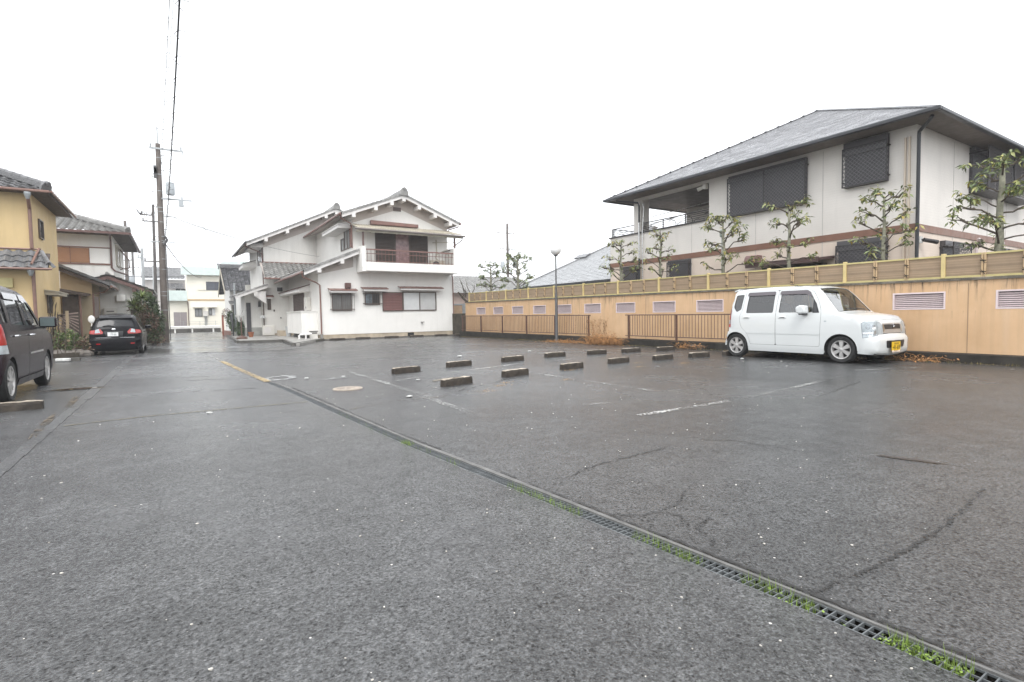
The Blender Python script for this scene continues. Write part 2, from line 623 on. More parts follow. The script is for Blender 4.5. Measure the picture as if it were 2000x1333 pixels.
for (ya, yb, n, side) in ((0.54, 0.62, 150, 0), (0.64, 0.74, 300, 0), (0.95, 1.06, 160, -0.3), (1.08, 1.22, 190, 0), (1.4, 1.75, 330, -0.5), (2.1, 2.72, 520, -0.6), (4.05, 4.2, 150, -0.3), (3.2, 5.9, 180, -0.6)):
    for i in range(n):
        yy = rg.uniform(ya, yb)
        xx = drx(yy) + max(-HW, min(HW, rg.gauss(side * HW, HW * 0.45)))
        h = rg.uniform(0.07, 0.15)
        blade(g, xx, yy, -0.10, h, rg.uniform(0.005, 0.035), rg.uniform(0, 6.28), rg.uniform(0.0014, 0.003))
for (ya, yb, n) in ((0.54, 0.76, 420), (0.85, 1.02, 14), (1.03, 1.14, 20), (2.15, 2.65, 150), (4.05, 4.22, 130), (1.42, 1.7, 60)):
    for i in range(n):                         # round leaflets
        yy = rg.uniform(ya, yb)
        c = Vector((drx(yy) + rg.gauss(-0.4 * HW, 0.4 * HW), yy, rg.uniform(-0.03, 0.018)))
        rr = rg.uniform(0.0015, 0.0048)
        a0 = rg.uniform(0, 6.28)
        tx, ty = rg.uniform(-.5, .5), rg.uniform(-.5, .5)
        g.ct = rg.random()
        g.poly([c + Vector((math.cos(a0 + k * 1.047) * rr, math.sin(a0 + k * 1.047) * rr, math.cos(a0 + k * 1.047) * rr * tx + math.sin(a0 + k * 1.047) * rr * ty)) for k in range(6)])
o = g.build('drain_grass', m_grass, kind='stuff')
tag(o, 'bright green grass and small weeds growing through the drain grating', 'grass')


# ------------------------------------------------------------------ painted lines, joints, patches
def strip(pts, wd, z, jit=0.0, n=24):
    g = MB()
    rs = random.Random(len(pts) * 13 + int(pts[0][0] * 100))
    P = []
    for (a, b) in zip(pts, pts[1:]):
        for i in range(n):
            P.append(Vector((a[0] + (b[0] - a[0]) * i / n, a[1] + (b[1] - a[1]) * i / n, z)))
    P.append(Vector((*pts[-1], z)))
    J = [rs.uniform(-jit, jit) for _ in P]
    L_, R_ = [], []
    for i, p in enumerate(P):
        d = (P[min(i + 1, len(P) - 1)] - P[max(i - 1, 0)]).normalized()
        s_ = Vector((-d.y, d.x, 0))
        L_.append(p + s_ * (wd / 2 + rs.uniform(-jit, jit) * 0.3 + J[i]))
        R_.append(p - s_ * (wd / 2 + rs.uniform(-jit, jit) * 0.3 - J[i]))
    for i in range(len(P) - 1):
        g.quad(R_[i], R_[i + 1], L_[i + 1], L_[i])
    return g


def mark(name, pts, wd, z, mat, jit=0.0):
    return strip(pts, wd, z, jit).build(name, mat, kind='structure')


mark('painted_line', [(2.87, 13.2), (2.80, 8.0), (2.66, 5.0)], 0.10, 0.005, m_line_faint)
mark('painted_line', [(2.82, 9.6), (2.78, 6.4)], 0.10, 0.009, m_line_faint)
mark('painted_line', [(3.05, 8.42), (4.0, 8.85), (6.0, 9.50)], 0.085, 0.005, m_line)
mark('painted_line', [(6.0, 9.50), (8.0, 9.75), (10.2, 9.72)], 0.085, 0.005, m_line_faint)
mark('painted_line', [(3.98, 3.85), (5.5, 3.85)], 0.085, 0.005, m_line)
mark('painted_line', [(5.5, 3.85), (7.2, 4.0), (8.9, 4.25)], 0.08, 0.005, m_line_faint)
mark('painted_line', [(5.42, 9.2), (5.46, 6.5), (5.4, 5.0)], 0.09, 0.005, m_line_faint)
mark('painted_line', [(9.3, 12.0), (10.6, 10.9)], 0.09, 0.005, m_line_faint)
mark('painted_line', [(9.9, 4.5), (11.2, 4.0)], 0.09, 0.005, m_line_faint)
mark('painted_line', [(3.95, 4.70), (4.3, 4.62)], 0.08, 0.005, m_line_faint)
mark('painted_line', [(6.75, 4.83), (7.15, 4.76)], 0.08, 0.005, m_line_faint)
mark('painted_line', [(1.265, 9.7), (1.10, 12.5), (0.955, 15.4)], 0.115, 0.012, m_line_yel)
mark('painted_line', [(0.955, 15.4), (0.80, 19.4)], 0.055, 0.012, m_line)
mark('road_joint', [(0.6, 20.05), (0.72, 19.95), (0.86, 20.3)], 0.12, 0.013, m_crack)
mark('road_joint', [(-1.0, 6.95), (-0.3, 7.06), (0.6, 7.02), (1.36, 6.98)], 0.028, 0.010, m_seam, 0.008)
mark('road_joint', [(-1.0, 10.8), (0.0, 10.95), (0.8, 10.6)], 0.035, 0.010, m_ripple, 0.01)
mark('road_joint', [(-1.0, 11.8), (-0.2, 11.7), (0.5, 11.45)], 0.04, 0.010, m_ripple, 0.01)
mark('road_joint', [(-1.0, 13.4), (0.0, 13.6), (0.85, 13.4)], 0.05, 0.010, m_ripple, 0.012)
mark('road_joint', [(-1.0, 15.6), (0.0, 15.9), (0.8, 15.5)], 0.05, 0.010, m_ripple, 0.012)
mark('road_joint', [(-1.0, 9.3), (0.2, 9.1), (1.0, 8.95)], 0.03, 0.010, m_ripple, 0.01)
mark('ground_crack', [(1.93, 1.02), (2.1, 1.01), (2.3, 0.99), (2.7, 0.98), (3.2, 1.0), (3.9, 1.08)], 0.014, 0.005, m_crack, 0.012)
mark('ground_crack', [(1.88, 2.02), (2.0, 1.92), (2.12, 1.9), (2.16, 1.8), (2.08, 1.68)], 0.010, 0.005, m_crack, 0.010)
mark('ground_crack', [(2.12, 1.9), (2.3, 1.93), (2.5, 2.05)], 0.008, 0.006, m_crack, 0.008)
mark('ground_crack', [(1.95, 1.45), (2.05, 1.52), (2.1, 1.66), (2.25, 1.7)], 0.009, 0.006, m_crack, 0.010)
mark('ground_crack', [(1.93, 2.6), (2.4, 2.75), (3.2, 2.8)], 0.012, 0.005, m_crack, 0.012)
mark('ground_crack', [(6.6, 3.4), (8.4, 3.75)], 0.012, 0.005, m_crack, 0.012)
mark('ground_crack', [(1.55, 6.05), (2.2, 6.35), (2.9, 6.3), (3.6, 6.9)], 0.03, 0.005, m_mud, 0.015)
mark('ground_crack', [(3.3, 6.6), (4.6, 7.4), (5.6, 7.6)], 0.03, 0.006, m_ripple, 0.02)
mark('drain_edge_crack', [(1.985, 0.35), (1.965, 0.7), (1.94, 1.1), (1.90, 1.6), (1.86, 2.2), (1.80, 3.0)], 0.018, 0.006, m_crack, 0.008)
mark('drain_edge_crack', [(1.72, 3.8), (1.65, 4.6), (1.58, 6.3), (1.47, 8.6)], 0.028, 0.006, m_crack, 0.012)


def blob(name, c, rx, ry, z, mat, rot=0, n=22, jit=0.25, seed=1, inner=0.0, kind='structure'):
    rb = random.Random(seed)
    g = MB()
    P, Q = [], []
    for k in range(n):
        a = 2 * math.pi * k / n
        q = 1 + rb.uniform(-jit, jit)
        x, y = rx * math.cos(a) * q, ry * math.sin(a) * q
        P.append((c[0] + x * math.cos(rot) - y * math.sin(rot), c[1] + x * math.sin(rot) + y * math.cos(rot), z))
        Q.append((c[0] + inner * (x * math.cos(rot) - y * math.sin(rot)), c[1] + inner * (x * math.sin(rot) + y * math.cos(rot)), z))
    if inner:
        for k in range(n):
            j = (k + 1) % n
            g.quad(P[k], P[j], Q[j], Q[k])
    else:
        g.poly(P)
    return g.build(name, mat, kind=kind)


t = NT('puddle_water')
t.base((0.02, 0.015, 0.01))
t.set(Roughness=0.03, Specular_IOR_Level=0.6)
m_puddle = t.m
blob('puddle', (-1.36, 10.75), 0.36, 0.10, 0.011, m_puddle, 0.05, seed=4)
blob('silt_patch', (-1.42, 10.72), 0.46, 0.17, 0.0095, m_mud, 0.05, seed=5)
blob('silt_patch', (-1.2, 9.0), 0.05, 0.7, 0.0095, m_mud, 0.05, seed=8)
blob('silt_patch', (-1.19, 7.2), 0.04, 0.8, 0.0095, m_mud, 0.05, seed=18)
blob('dark_patch', (4.27, 1.58), 0.20, 0.028, 0.006, M('tar_patch', (0.028, 0.02, 0.016), 0.35, 0.3, 20, 0.5, 90), -1.25, seed=6, n=30)
blob('silt_patch', (3.75, 8.05), 0.32, 0.10, 0.005, M('sand_patch', (0.17, 0.15, 0.12), 0.8, 0.3, 14, 0.4), 0.4, seed=7)
blob('repair_ring', (1.52, 10.2), 0.30, 0.42, 0.006, worn('pale_mortar', (0.34, 0.34, 0.335), 0.36, 0.56, 12), -0.4, seed=9, inner=0.55, jit=0.16)
blob('repair_ring', (2.36, 9.45), 0.22, 0.10, 0.006, worn('grey_mortar', (0.28, 0.28, 0.275), 0.40, 0.6, 14), 0.2, seed=10, inner=0.4, jit=0.3)
rb = random.Random(21)
for (x, y, s_) in ((4.3, 7.0, .1), (3.6, 6.4, .12), (4.1, 6.75, .08), (8.2, 8.0, .1), (7.6, 7.4, .09), (8.9, 7.3, .08), (5.3, 6.7, .07), (6.3, 7.8, .1)):
    o = None
    g = MB()
    for i in range(60):
        a, q = rb.uniform(0, 6.28), abs(rb.gauss(0, s_))
        rg2 = rb.uniform(0.02, 0.06)
        p = Vector((x + math.cos(a) * q * 1.6, y + math.sin(a) * q * 0.7, 0))
        d = Vector((rb.uniform(-1, 1), rb.uniform(-1, 1), 0)).normalized()
        s2 = Vector((-d.y, d.x, 0)) * 0.002
        g.add([p - s2, p + s2, p + d * rg2 + Z * rb.uniform(0.005, 0.03)], [(0, 1, 2)])
    o = g.build('dry_weeds', M('dry_weed', (0.36, 0.22, 0.09), 0.9, 0.3, 20) if 'dry_weed' not in bpy.data.materials else bpy.data.materials['dry_weed'], kind='stuff')
    tag(o, 'small tuft of dry brown weeds in an asphalt crack', 'weeds', 'tufts of dry weeds in the car park')

# manhole cover
mh = thing('manhole_cover', 'round tan rust coloured manhole cover set in the asphalt', 'manhole cover', (2.12, 7.92, 0))
g = MB()
g.lathe([(0.0, 0), (0.215, 0), (0.215, 0.012), (0.208, 0.015), (0.182, 0.015), (0.178, 0.009), (0.168, 0.009), (0.165, 0.015), (0.0, 0.017)], (2.12, 7.92, 0), n=40)
g.build('lid', M('rusty_cast_iron', (0.36, 0.30, 0.245), 0.5, 0.22, 12, 0.5, 70), mh)
g = MB()
for (dx, dy) in ((-.09, -.04), (.0, -.06), (.09, .03), (.03, .07), (-.05, .06), (-.12, .04)):
    g.box(2.12 + dx - .028, 2.12 + dx + .028, 7.92 + dy - .010, 7.92 + dy + .010, 0.0165, 0.019)
g.build('raised_stud', M('rust_dark', (0.10, 0.075, 0.055), 0.7, 0.3, 20), mh)

# loose pale pebbles and scraps
g = MB()
rp = random.Random(5)
for i in range(420):
    y = 0.45 + 7 * rp.random() ** 2.0
    x = rp.uniform(-0.9, 1.25) * (0.6 + y * 0.8) + y * 0.63
    if abs(x - drx(min(y, 9.5))) < 0.09:
        continue
    q = rp.uniform(0.0015, 0.0045) * (1 + 0.12 * y)
    g.ct = rp.random()
    g.sphere((x, y, 0.004 + q * 0.3), q * rp.uniform(0.8, 1.6), q * rp.uniform(0.8, 1.4), q * 0.55, n=5, m=3, jit=0.25, rnd=rp)
o = g.build('pebbles', M('pale_pebble', (0.5, 0.47, 0.42), 0.7, 0.2, 40, tint=0.35), kind='stuff')
tag(o, 'scattered small pale pebbles on the grey asphalt', 'pebbles')
CHIP = ['white chip lying under the rear tyre of the white car', 'white chip under the middle of the white car, nearer its rear', 'white chip on the asphalt in front of the doors of the white car',
        'white chip lying alone right of the manhole cover', 'white chip beyond the back row of wheel stops, near the globe lamp', 'flat white chip beyond the back row, left of the globe lamp',
        'white chip where the two white lines meet, left of the front row', 'white chip just right of the pale repair ring', 'white chip on the grey mortar patch behind the manhole', 'white chip at the mossy joint across the lane']
for i, (x, y, s_) in enumerate(((10.55, 7.1, .05), (10.55, 6.2, .03), (9.7, 5.6, .025), (2.55, 6.55, .045), (8.6, 12.6, .06), (6.2, 12.3, .07), (3.35, 8.2, .04), (1.9, 9.75, .04), (2.5, 9.6, .035), (0.28, 6.85, .035))):
    g = MB()
    g.sphere((x, y, s_ * 0.25 + 0.004), s_, s_ * 0.7, s_ * 0.3, n=7, m=4, jit=0.25, rnd=rp)
    o = g.build('white_chip', m_white_paint)
    tag(o, CHIP[i], 'stone chip', 'white chips on the asphalt')

# ------------------------------------------------------------------ concrete wheel stops
m_stop = NT('pale_top_wheel_stop')
t = m_stop
topf = t.n('ShaderNodeSeparateXYZ')
geo = t.n('ShaderNodeNewGeometry')
t.ln(geo.outputs['Normal'], topf.inputs[0])
oi = t.n('ShaderNodeObjectInfo')
ofs = t.n('ShaderNodeVectorMath', operation='ADD')
t.ln(t.pos, ofs.inputs[0])
t.ln(oi.outputs['Location'], ofs.inputs[1])
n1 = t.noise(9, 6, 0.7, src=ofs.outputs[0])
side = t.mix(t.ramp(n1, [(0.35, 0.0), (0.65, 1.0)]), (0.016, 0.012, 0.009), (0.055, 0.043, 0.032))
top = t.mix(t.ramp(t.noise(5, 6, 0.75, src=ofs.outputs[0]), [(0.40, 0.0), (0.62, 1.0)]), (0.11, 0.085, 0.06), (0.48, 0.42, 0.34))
t.base(t.mix(t.ramp(topf.outputs[2], [(0.5, 0.0), (0.75, 1.0)]), side, top))  # upward faces paler brown, side faces darker, split by the face normal
t.set(Roughness=0.75)
t.bump(t.noise(60, 4, src=ofs.outputs[0]), 0.5, 0.01)
m_stop = t.m


def wheel_stop(x, y, rz, label, group, ln_=0.60, dark=False, zs=1.0, tilt=0):
    o = STOP.copy()
    o.name = 'wheel_stop'
    COL.objects.link(o)
    o.location = (x, y, 0)
    o.rotation_euler = (0, tilt, rz)
    o.scale = (ln_ / 0.6, 1, zs)
    return tag(o, label, 'wheel stop', group)


g = MB()
prof = [(-0.062, 0.0), (-0.058, 0.075), (-0.048, 0.108), (0.046, 0.112), (0.058, 0.080), (0.062, 0.0)]
rs = random.Random(2)
nx = 14
vs = []
for i in range(nx + 1):
    xx = -0.3 + 0.6 * i / nx
    for (yy, zz) in prof:
        e = 0.012 if i in (0, nx) else 0
        vs.append((xx, yy * (1 - e * 4) + rs.uniform(-.003, .003), zz - (e if zz > 0.05 else 0) + (rs.uniform(-.004, .004) if zz > 0.05 else 0)))
fs = [tuple(range(6)), tuple(range(nx * 6, nx * 6 + 6))[::-1]]
for i in range(nx):
    for k in range(5):
        fs.append((i * 6 + k, (i + 1) * 6 + k, (i + 1) * 6 + k + 1, i * 6 + k + 1))
g.add(vs, fs)
STOP = g.build('wheel_stop', m_stop)
first = [True]
LOTG = 'concrete wheel stops in the car park'
front = [(3.62, 7.30, .30), (4.98, 7.74, .22), (6.47, 8.02, .17), (7.98, 8.30, .10), (9.26, 8.21, .02), (10.40, 8.12, -.05)]
flab = ['wheel stop nearest the camera, at the left end of the front row', 'second wheel stop from the left in the front row',
        'third wheel stop from the left in the front row', 'fourth wheel stop from the left in the front row',
        'fifth wheel stop from the left in the front row', 'last free wheel stop of the front row, closest to the white car']
for (x, y, a), l in zip(front, flab):
    wheel_stop(x, y, a, l, LOTG, rs.uniform(0.57, 0.62))
wheel_stop(11.42, 7.95, -.06, 'wheel stop half hidden behind the rear tyre of the white car', LOTG, 0.6)
back = [(3.66, 9.52, .28), (5.02, 10.0, .22), (6.56, 10.3, .16), (8.02, 10.6, .08), (9.32, 10.5, -.02), (10.45, 10.38, -.06), (11.52, 10.12, -.08)]
blab = ['pale topped wheel stop at the left end of the back row', 'second wheel stop from the left in the back row',
        'third wheel stop from the left in the back row', 'fourth wheel stop from the left in the back row',
        'fifth wheel stop from the left in the back row', 'sixth wheel stop from the left in the back row', 'seventh wheel stop from the left, at the right end of the back row']
for (x, y, a), l in zip(back, blab):
    wheel_stop(x, y, a, l, LOTG, rs.uniform(0.57, 0.62))
wheel_stop(12.60, 9.95, -1.35, 'dark weedy wheel stop right against the plinth of the tan wall', LOTG, 0.6)
wl = ['first wheel stop from the drainpipe corner along the white house', 'second wheel stop along the white house, under the barred windows', 'third wheel stop along the white house, under the dark red shutter',
      'fourth wheel stop along the white house, under the wide window', 'fifth wheel stop along the white house, close to the right corner', 'wheel stop in front of the steel gate by the railing']
for (x, y, a), l in zip(((6.55, 26.05, .05), (7.85, 26.2, .03), (9.35, 26.25, .02), (10.75, 26.3, 0), (12.15, 26.3, 0), (13.0, 25.6, -.03)), wl):
    wheel_stop(x, y, a, l, LOTG, 0.72)
wheel_stop(-1.80, 8.62, 0.03, 'long wheel stop behind the maroon van at the left edge', LOTG, 0.74, zs=0.95)
STOP.location = (-2.9, 8.62, 0)
tag(STOP, 'outer wheel stop behind the maroon van, mostly out of frame', 'wheel stop', LOTG)
# ------------------------------------------------------------------ tan boundary wall on a dark plinth
def zc(y): return 1.555 + 0.0085 * y          # underside of coping
def zf(y): return 2.075 + 0.008 * y           # top of reed fence
def zp(y): return 0.15 + 0.005 * y            # top of plinth
def vt(y): return 1.345 + 0.0064 * y          # top of vents
def vb(y): return 1.005 + 0.0058 * y          # bottom of vents


def wall_mat():
    t = NT('tan_render')
    n = t.noise(1.2, 5, 0.6)
    col = t.mix(t.ramp(n, [(0.3, 0.0), (0.7, 1.0)]), (0.55, 0.352, 0.192), (0.66, 0.445, 0.262))
    xyz = t.n('ShaderNodeSeparateXYZ')
    t.ln(t.pos, xyz.inputs[0])
    st = t.noise(1.0, 5, 0.6, src=t.mp((2, 7, 0.30)))
    st2 = t.noise(1.0, 6, 0.7, src=t.mp((2, 16, 1.1)))
    big = t.ramp(t.noise(0.45, 3), [(0.38, 0.1), (0.6, 1.0)])
    # runs below the coping and below each vent
    h1 = t.ramp(t.math('MULTIPLY', xyz.outputs[2], 0.5), [(0.56, 0.0), (0.70, 0.4), (0.80, 1.0)])
    h2 = t.ramp(xyz.outputs[2], [(0.62, 0.0), (0.98, 0.7), (1.0, 0.7), (1.08, 0.0)])
    f1 = t.math('MULTIPLY', t.ramp(st2, [(0.53, 0.0), (0.64, 1.0)]), t.math('MULTIPLY', h1, big))
    f2 = t.math('MULTIPLY', t.ramp(st2, [(0.56, 0.0), (0.72, 1.0)]), t.math('MULTIPLY', h2, 0.55))
    col = t.mix(t.math('MULTIPLY', t.ramp(st, [(0.46, 0.0), (0.68, 1.0)]), 0.22), col, (0.36, 0.25, 0.15))
    col = t.mix(t.math('MULTIPLY', t.ramp(t.noise(1.0, 3, src=t.mp((2, 4, 0.2))), [(0.55, 0.0), (0.7, 1.0)]), 0.16), col, (0.66, 0.52, 0.38))
    col = t.mix(t.math('MULTIPLY', f1, 0.95), col, (0.075, 0.05, 0.03))
    col = t.mix(f2, col, (0.13, 0.085, 0.05))
    t.base(col)
    t.set(Roughness=0.72)
    t.bump(t.noise(55, 4, 0.6), 0.25, 0.01)
    return t.m


m_tan = wall_mat()
m_plinth = M('wet_black_plinth', (0.035, 0.032, 0.028), 0.7, 0.45, 3, 0.3, 50, streak=0.4, streakc=(0.07, 0.06, 0.045), spec=0.15)
m_coping = M('mossy_coping', (0.13, 0.115, 0.09), 0.8, 0.5, 7, 0.4, 60)
m_vent = M('pink_white_vent_paint', (0.66, 0.56, 0.56), 0.45, 0.06, 6)
m_dark = M('dark_void', (0.012, 0.011, 0.011), 0.9, 0.1)
bw = thing('boundary_wall', 'long tan rendered wall with louvred vents and a black plinth', 'wall', (13, 12, 0))
VY = [23.31 - 1.69 * k for k in range(16)]    # vent centres
VW = 0.46
Y0, Y1 = -4.0, 25.0


def yz(g, y0, y1, za0, za1, zb0, zb1, x0, x1):
    """slab in the wall plane: at y0 from za0 to za1, at y1 from zb0 to zb1"""
    g.prism([(x0, y0, za0), (x0, y1, zb0), (x0, y1, zb1), (x0, y0, za1)], (x1 - x0, 0, 0))


g = MB()
edges = sorted([y for c in VY for y in (c - VW, c + VW)])
cuts = [Y0] + edges + [Y1]
for i, (a, b) in enumerate(zip(cuts, cuts[1:])):
    if i % 2 == 1:
        yz(g, a, b, 0.0, vb(a), 0.0, vb(b), 13.0, 13.2)
        yz(g, a, b, vt(a), zc(a), vt(b), zc(b), 13.0, 13.2)
    else:
        yz(g, a, b, 0.0, zc(a), 0.0, zc(b), 13.0, 13.2)
g.build('rendered_wall', m_tan, bw)
g = MB()
yz(g, Y0, Y1, -0.02, zp(Y0), -0.02, zp(Y1), 12.62, 12.998)
g.build('plinth', m_plinth, bw)
g = MB()
for i in range(29):
    a, b = Y0 + i, Y0 + i + 1 - 0.006
    yz(g, a, b, zc(a), zc(a) + 0.045, zc(b), zc(b) + 0.045, 12.965, 13.235)
g.build('coping', m_coping, bw)
g = MB()
for y in (22.4, 19.0, 15.6, 12.25, 8.8, 3.9):  # expansion joints
    yz(g, y - 0.006, y + 0.006, zp(y), vb(y) + 0.5, zp(y), vb(y) + 0.5, 12.997, 12.9995)
g.build('expansion_joint', M('joint_mastic', (0.30, 0.2, 0.12), 0.8, 0.1), bw)
fr0 = sl0 = None
for k, c in enumerate(VY):
    zt, zb = vt(c), vb(c)
    if fr0 is None:
        g = MB()
        F = FXm(13.0, c, zb)
        h = zt - zb
        for (a, b, d, e) in ((-VW, VW, 0, .03), (-VW, VW, h - .03, h), (-VW, -VW + .03, .03, h - .03), (VW - .03, VW, .03, h - .03)):
            g.fbox(F, a, b, d, e, -0.075, 0.006)
        fr0 = g.build('vent', m_vent, bw)
        g = MB()
        g.fbox(F, -VW + .03, VW - .03, .03, h - .03, -.085, -.08)
        bk0 = g.build('vent_back', m_dark, fr0)
        g = MB()
        vs, zz = [], .05
        o_, U, V, N = F
        p = [(-.060, .020), (-.056, .025), (-.014, -.004), (-.018, -.009)]
        for uu in (-VW + .03, VW - .03):
            vs += [o_ + U * uu + V * (zz + q[1]) + N * q[0] for q in p]
        g.add(vs, [(0, 1, 2, 3), (7, 6, 5, 4)] + [(i, i + 4, (i + 1) % 4 + 4, (i + 1) % 4) for i in range(4)])
        sl0 = g.build('louvre_slat', m_vent, fr0)
        par = fr0
    else:
        par = share(fr0, bw, (0, c - VY[0], zb - vb(VY[0])))
        b2 = bk0.copy()
        COL.objects.link(b2)
        b2.parent = par
    for q in range(1 if k == 0 else 0, 7):
        s2 = sl0.copy()
        COL.objects.link(s2)
        s2.parent = par
        s2.location = (0, 0, q * 0.039)

# ------------------------------------------------------------------ reed screen fence on the wall
m_ypost = M('yellow_bamboo_post', (0.58, 0.46, 0.21), 0.5, 0.12, 4, 0.05)
m_yrail = M('yellow_bamboo_rail', (0.49, 0.42, 0.19), 0.5, 0.12, 4)
m_reed = M('brown_reed', (0.47, 0.365, 0.26), 0.65, 0.08, 3, tint=0.22)
m_batten = M('tan_bamboo_batten', (0.46, 0.33, 0.19), 0.55, 0.15, 6)
m_cord = M('black_palm_cord', (0.02, 0.016, 0.013), 0.9, 0.2)
sf = thing('screen_fence', 'yellow framed brown reed screen fence standing on the tan wall', 'fence', (13.1, 12, 1.6))
PY = [24.70] + [22.88 - 1.855 * k for k in range(15)]
post0 = panel0 = None
for k, y in enumerate(PY):
    if k == 0:
        g = MB()
        g.box(13.05, 13.13, y - .035, y + .035, zc(y) + .046, zf(y) + .03)
        post0 = g.build('post', m_ypost, sf, bevel=0.006)
    else:
        share(post0, sf, (0, y - PY[0], zf(y) - zf(PY[0])))
BAY = 1.855
for k in range(len(PY) - 1):
    yb, ya = PY[k], PY[k + 1]
    ln_ = yb - ya
    if k in (0, 1):
        a, b = ya + .036, yb - .036
        g = MB()
        n = 24
        for q in range(n):
            f0, f1 = q / n, (q + 1) / n
            g.ct = R.random()
            sl = []
            for yy in (a, b):
                lo, hi = zc(yy) + .082, zf(yy) - .03
                za, zb_ = lo + (hi - lo) * f0, lo + (hi - lo) * f1
                sl.append([(13.095, yy, za), (13.083, yy, (za + zb_) / 2), (13.095, yy, zb_)])
            g.add(sl[0] + sl[1], [(0, 1, 4, 3), (1, 2, 5, 4)])
        g.ct = 0.5
        g.prism([(13.0951, a, zc(a) + .08), (13.0951, b, zc(b) + .08), (13.0951, b, zf(b) - .03), (13.0951, a, zf(a) - .03)], (0.012, 0, 0))
        pn = g.build('reed_panel', m_reed, sf)
        g = MB()
        yz(g, a, b, zf(a) - .035, zf(a), zf(b) - .035, zf(b), 13.06, 13.12)
        tr = g.build('top_rail', m_yrail, sf)
        g = MB()
        yz(g, a, b, zc(a) + .046, zc(a) + .085, zc(b) + .046, zc(b) + .085, 13.06, 13.12)
        br = g.build('bottom_rail', m_yrail, sf)
        bts = []
        for fr_ in (1 / 3, 2 / 3):
            yy = a + (b - a) * fr_
            g = MB()
            for s_ in (-.021, .021):
                g.tube([(13.068, yy + s_, zc(yy) + .05), (13.068, yy + s_, zf(yy) - .002)], .019, 6)
            bt = g.build('batten', m_batten, sf)
            kns = []
            for f2 in (0.28, 0.70):
                g = MB()
                zz = zc(yy) + (zf(yy) - zc(yy)) * f2
                g.box(13.044, 13.05, yy - .045, yy + .045, zz - .008, zz + .008)
                g.tube([(13.046, yy + .01, zz), (13.04, yy - .03, zz - .05), (13.045, yy - .05, zz - .045)], .005, 4)
                g.tube([(13.046, yy - .01, zz), (13.04, yy + .035, zz + .035)], .005, 4)
                kns.append(g.build('cord_knot', m_cord, bt))
            bts.append((bt, kns))
        if k == 1:
            ref = (pn, tr, br, bts, PY[k])
    else:
        pn, tr, br, bts, y0_ = ref
        d = (0, PY[k] - y0_, zf(PY[k]) - zf(y0_))
        for q in (pn, tr, br):
            share(q, sf, d)
        for bt, kns in bts:
            b2 = share(bt, sf, d)
            for kn in kns:
                k2 = kn.copy()
                COL.objects.link(k2)
                k2.parent = b2

# ------------------------------------------------------------------ brown tube railings on the plinth
m_rail = M('brown_painted_steel', (0.105, 0.055, 0.04), 0.5, 0.3, 12, 0.15)


def railing(ya, yb, posts, label):
    th = thing('railing', label, 'railing', (12.68, (ya + yb) / 2, 0.2), group='brown railings along the tan wall')
    def zt(y): return 0.935 + 0.0056 * y
    def zb(y): return 0.285 + 0.003 * y
    g = MB()
    g.tube([(12.68, ya, zt(ya)), (12.68, yb, zt(yb))], .019, 6)
    g.build('top_rail', m_rail, th)
    g = MB()
    g.tube([(12.68, ya, zb(ya)), (12.68, yb, zb(yb))], .015, 6)
    g.build('bottom_rail', m_rail, th)
    p0 = None
    for y in posts:
        g = MB()
        g.box(12.655, 12.705, y - .025, y + .025, zp(y) - .002, zt(y) - .005)
        g.build('post', m_rail, th)
    n = int((yb - ya) / 0.108)
    b0 = None
    for i in range(1, n):
        y = ya + (yb - ya) * i / n
        if min(abs(y - q) for q in posts) < 0.04:
            continue
        if b0 is None:
            g = MB()
            g.tube([(12.68, y, zb(y)), (12.68, y, zt(y))], .0085, 5, caps=False)
            b0 = g.build('bar', m_rail, th)
            yb0 = y
        else:
            b = share(b0, th, (0, y - yb0, zt(y) - zt(yb0)))
            b.rotation_euler = (R.uniform(-.008, .008), 0, 0)
    return th


railing(14.62, 24.9, [14.72, 16.75, 18.75, 20.75, 22.75, 24.75], 'longer brown railing along the far half of the tan wall, behind the globe lamp')
railing(6.9, 12.85, [7.0, 8.85, 10.72, 12.70], 'shorter brown railing along the tan wall, ending behind the white car')

# ------------------------------------------------------------------ globe lamp
lp = thing('street_lamp', 'globe lamp on a dark grey post in front of the tan wall', 'street lamp', (12.5, 16.4, 0))
m_lamp = M('dark_lamp_post', (0.07, 0.07, 0.072), 0.5, 0.4, 10, 0.15)
g = MB()
g.lathe([(.075, 0), (.075, .12), (.058, .16), (.054, 1.84), (.045, 1.87), (.030, 1.93), (.027, 3.30), (.027, 3.34)], (12.5, 16.4, 0), n=12)
g.build('post', m_lamp, lp, smooth='auto')
g = MB()
g.lathe([(.035, 3.32), (.085, 3.345), (.09, 3.37), (.06, 3.375)], (12.5, 16.4, 0), n=14)
g.build('lamp_holder', m_lamp, lp)
g = MB()
g.sphere((12.5, 16.4, 3.57), .215, n=24, m=14)
gl = M('opal_globe', (0.80, 0.80, 0.79), 0.25, 0.02)
g.build('lamp_globe', gl, lp, smooth=True)

# ------------------------------------------------------------------ dry brambles and weeds at the plinth
m_dry = M('dry_bramble', (0.33, 0.165, 0.06), 0.85, 0.4, 12, tint=0.4)


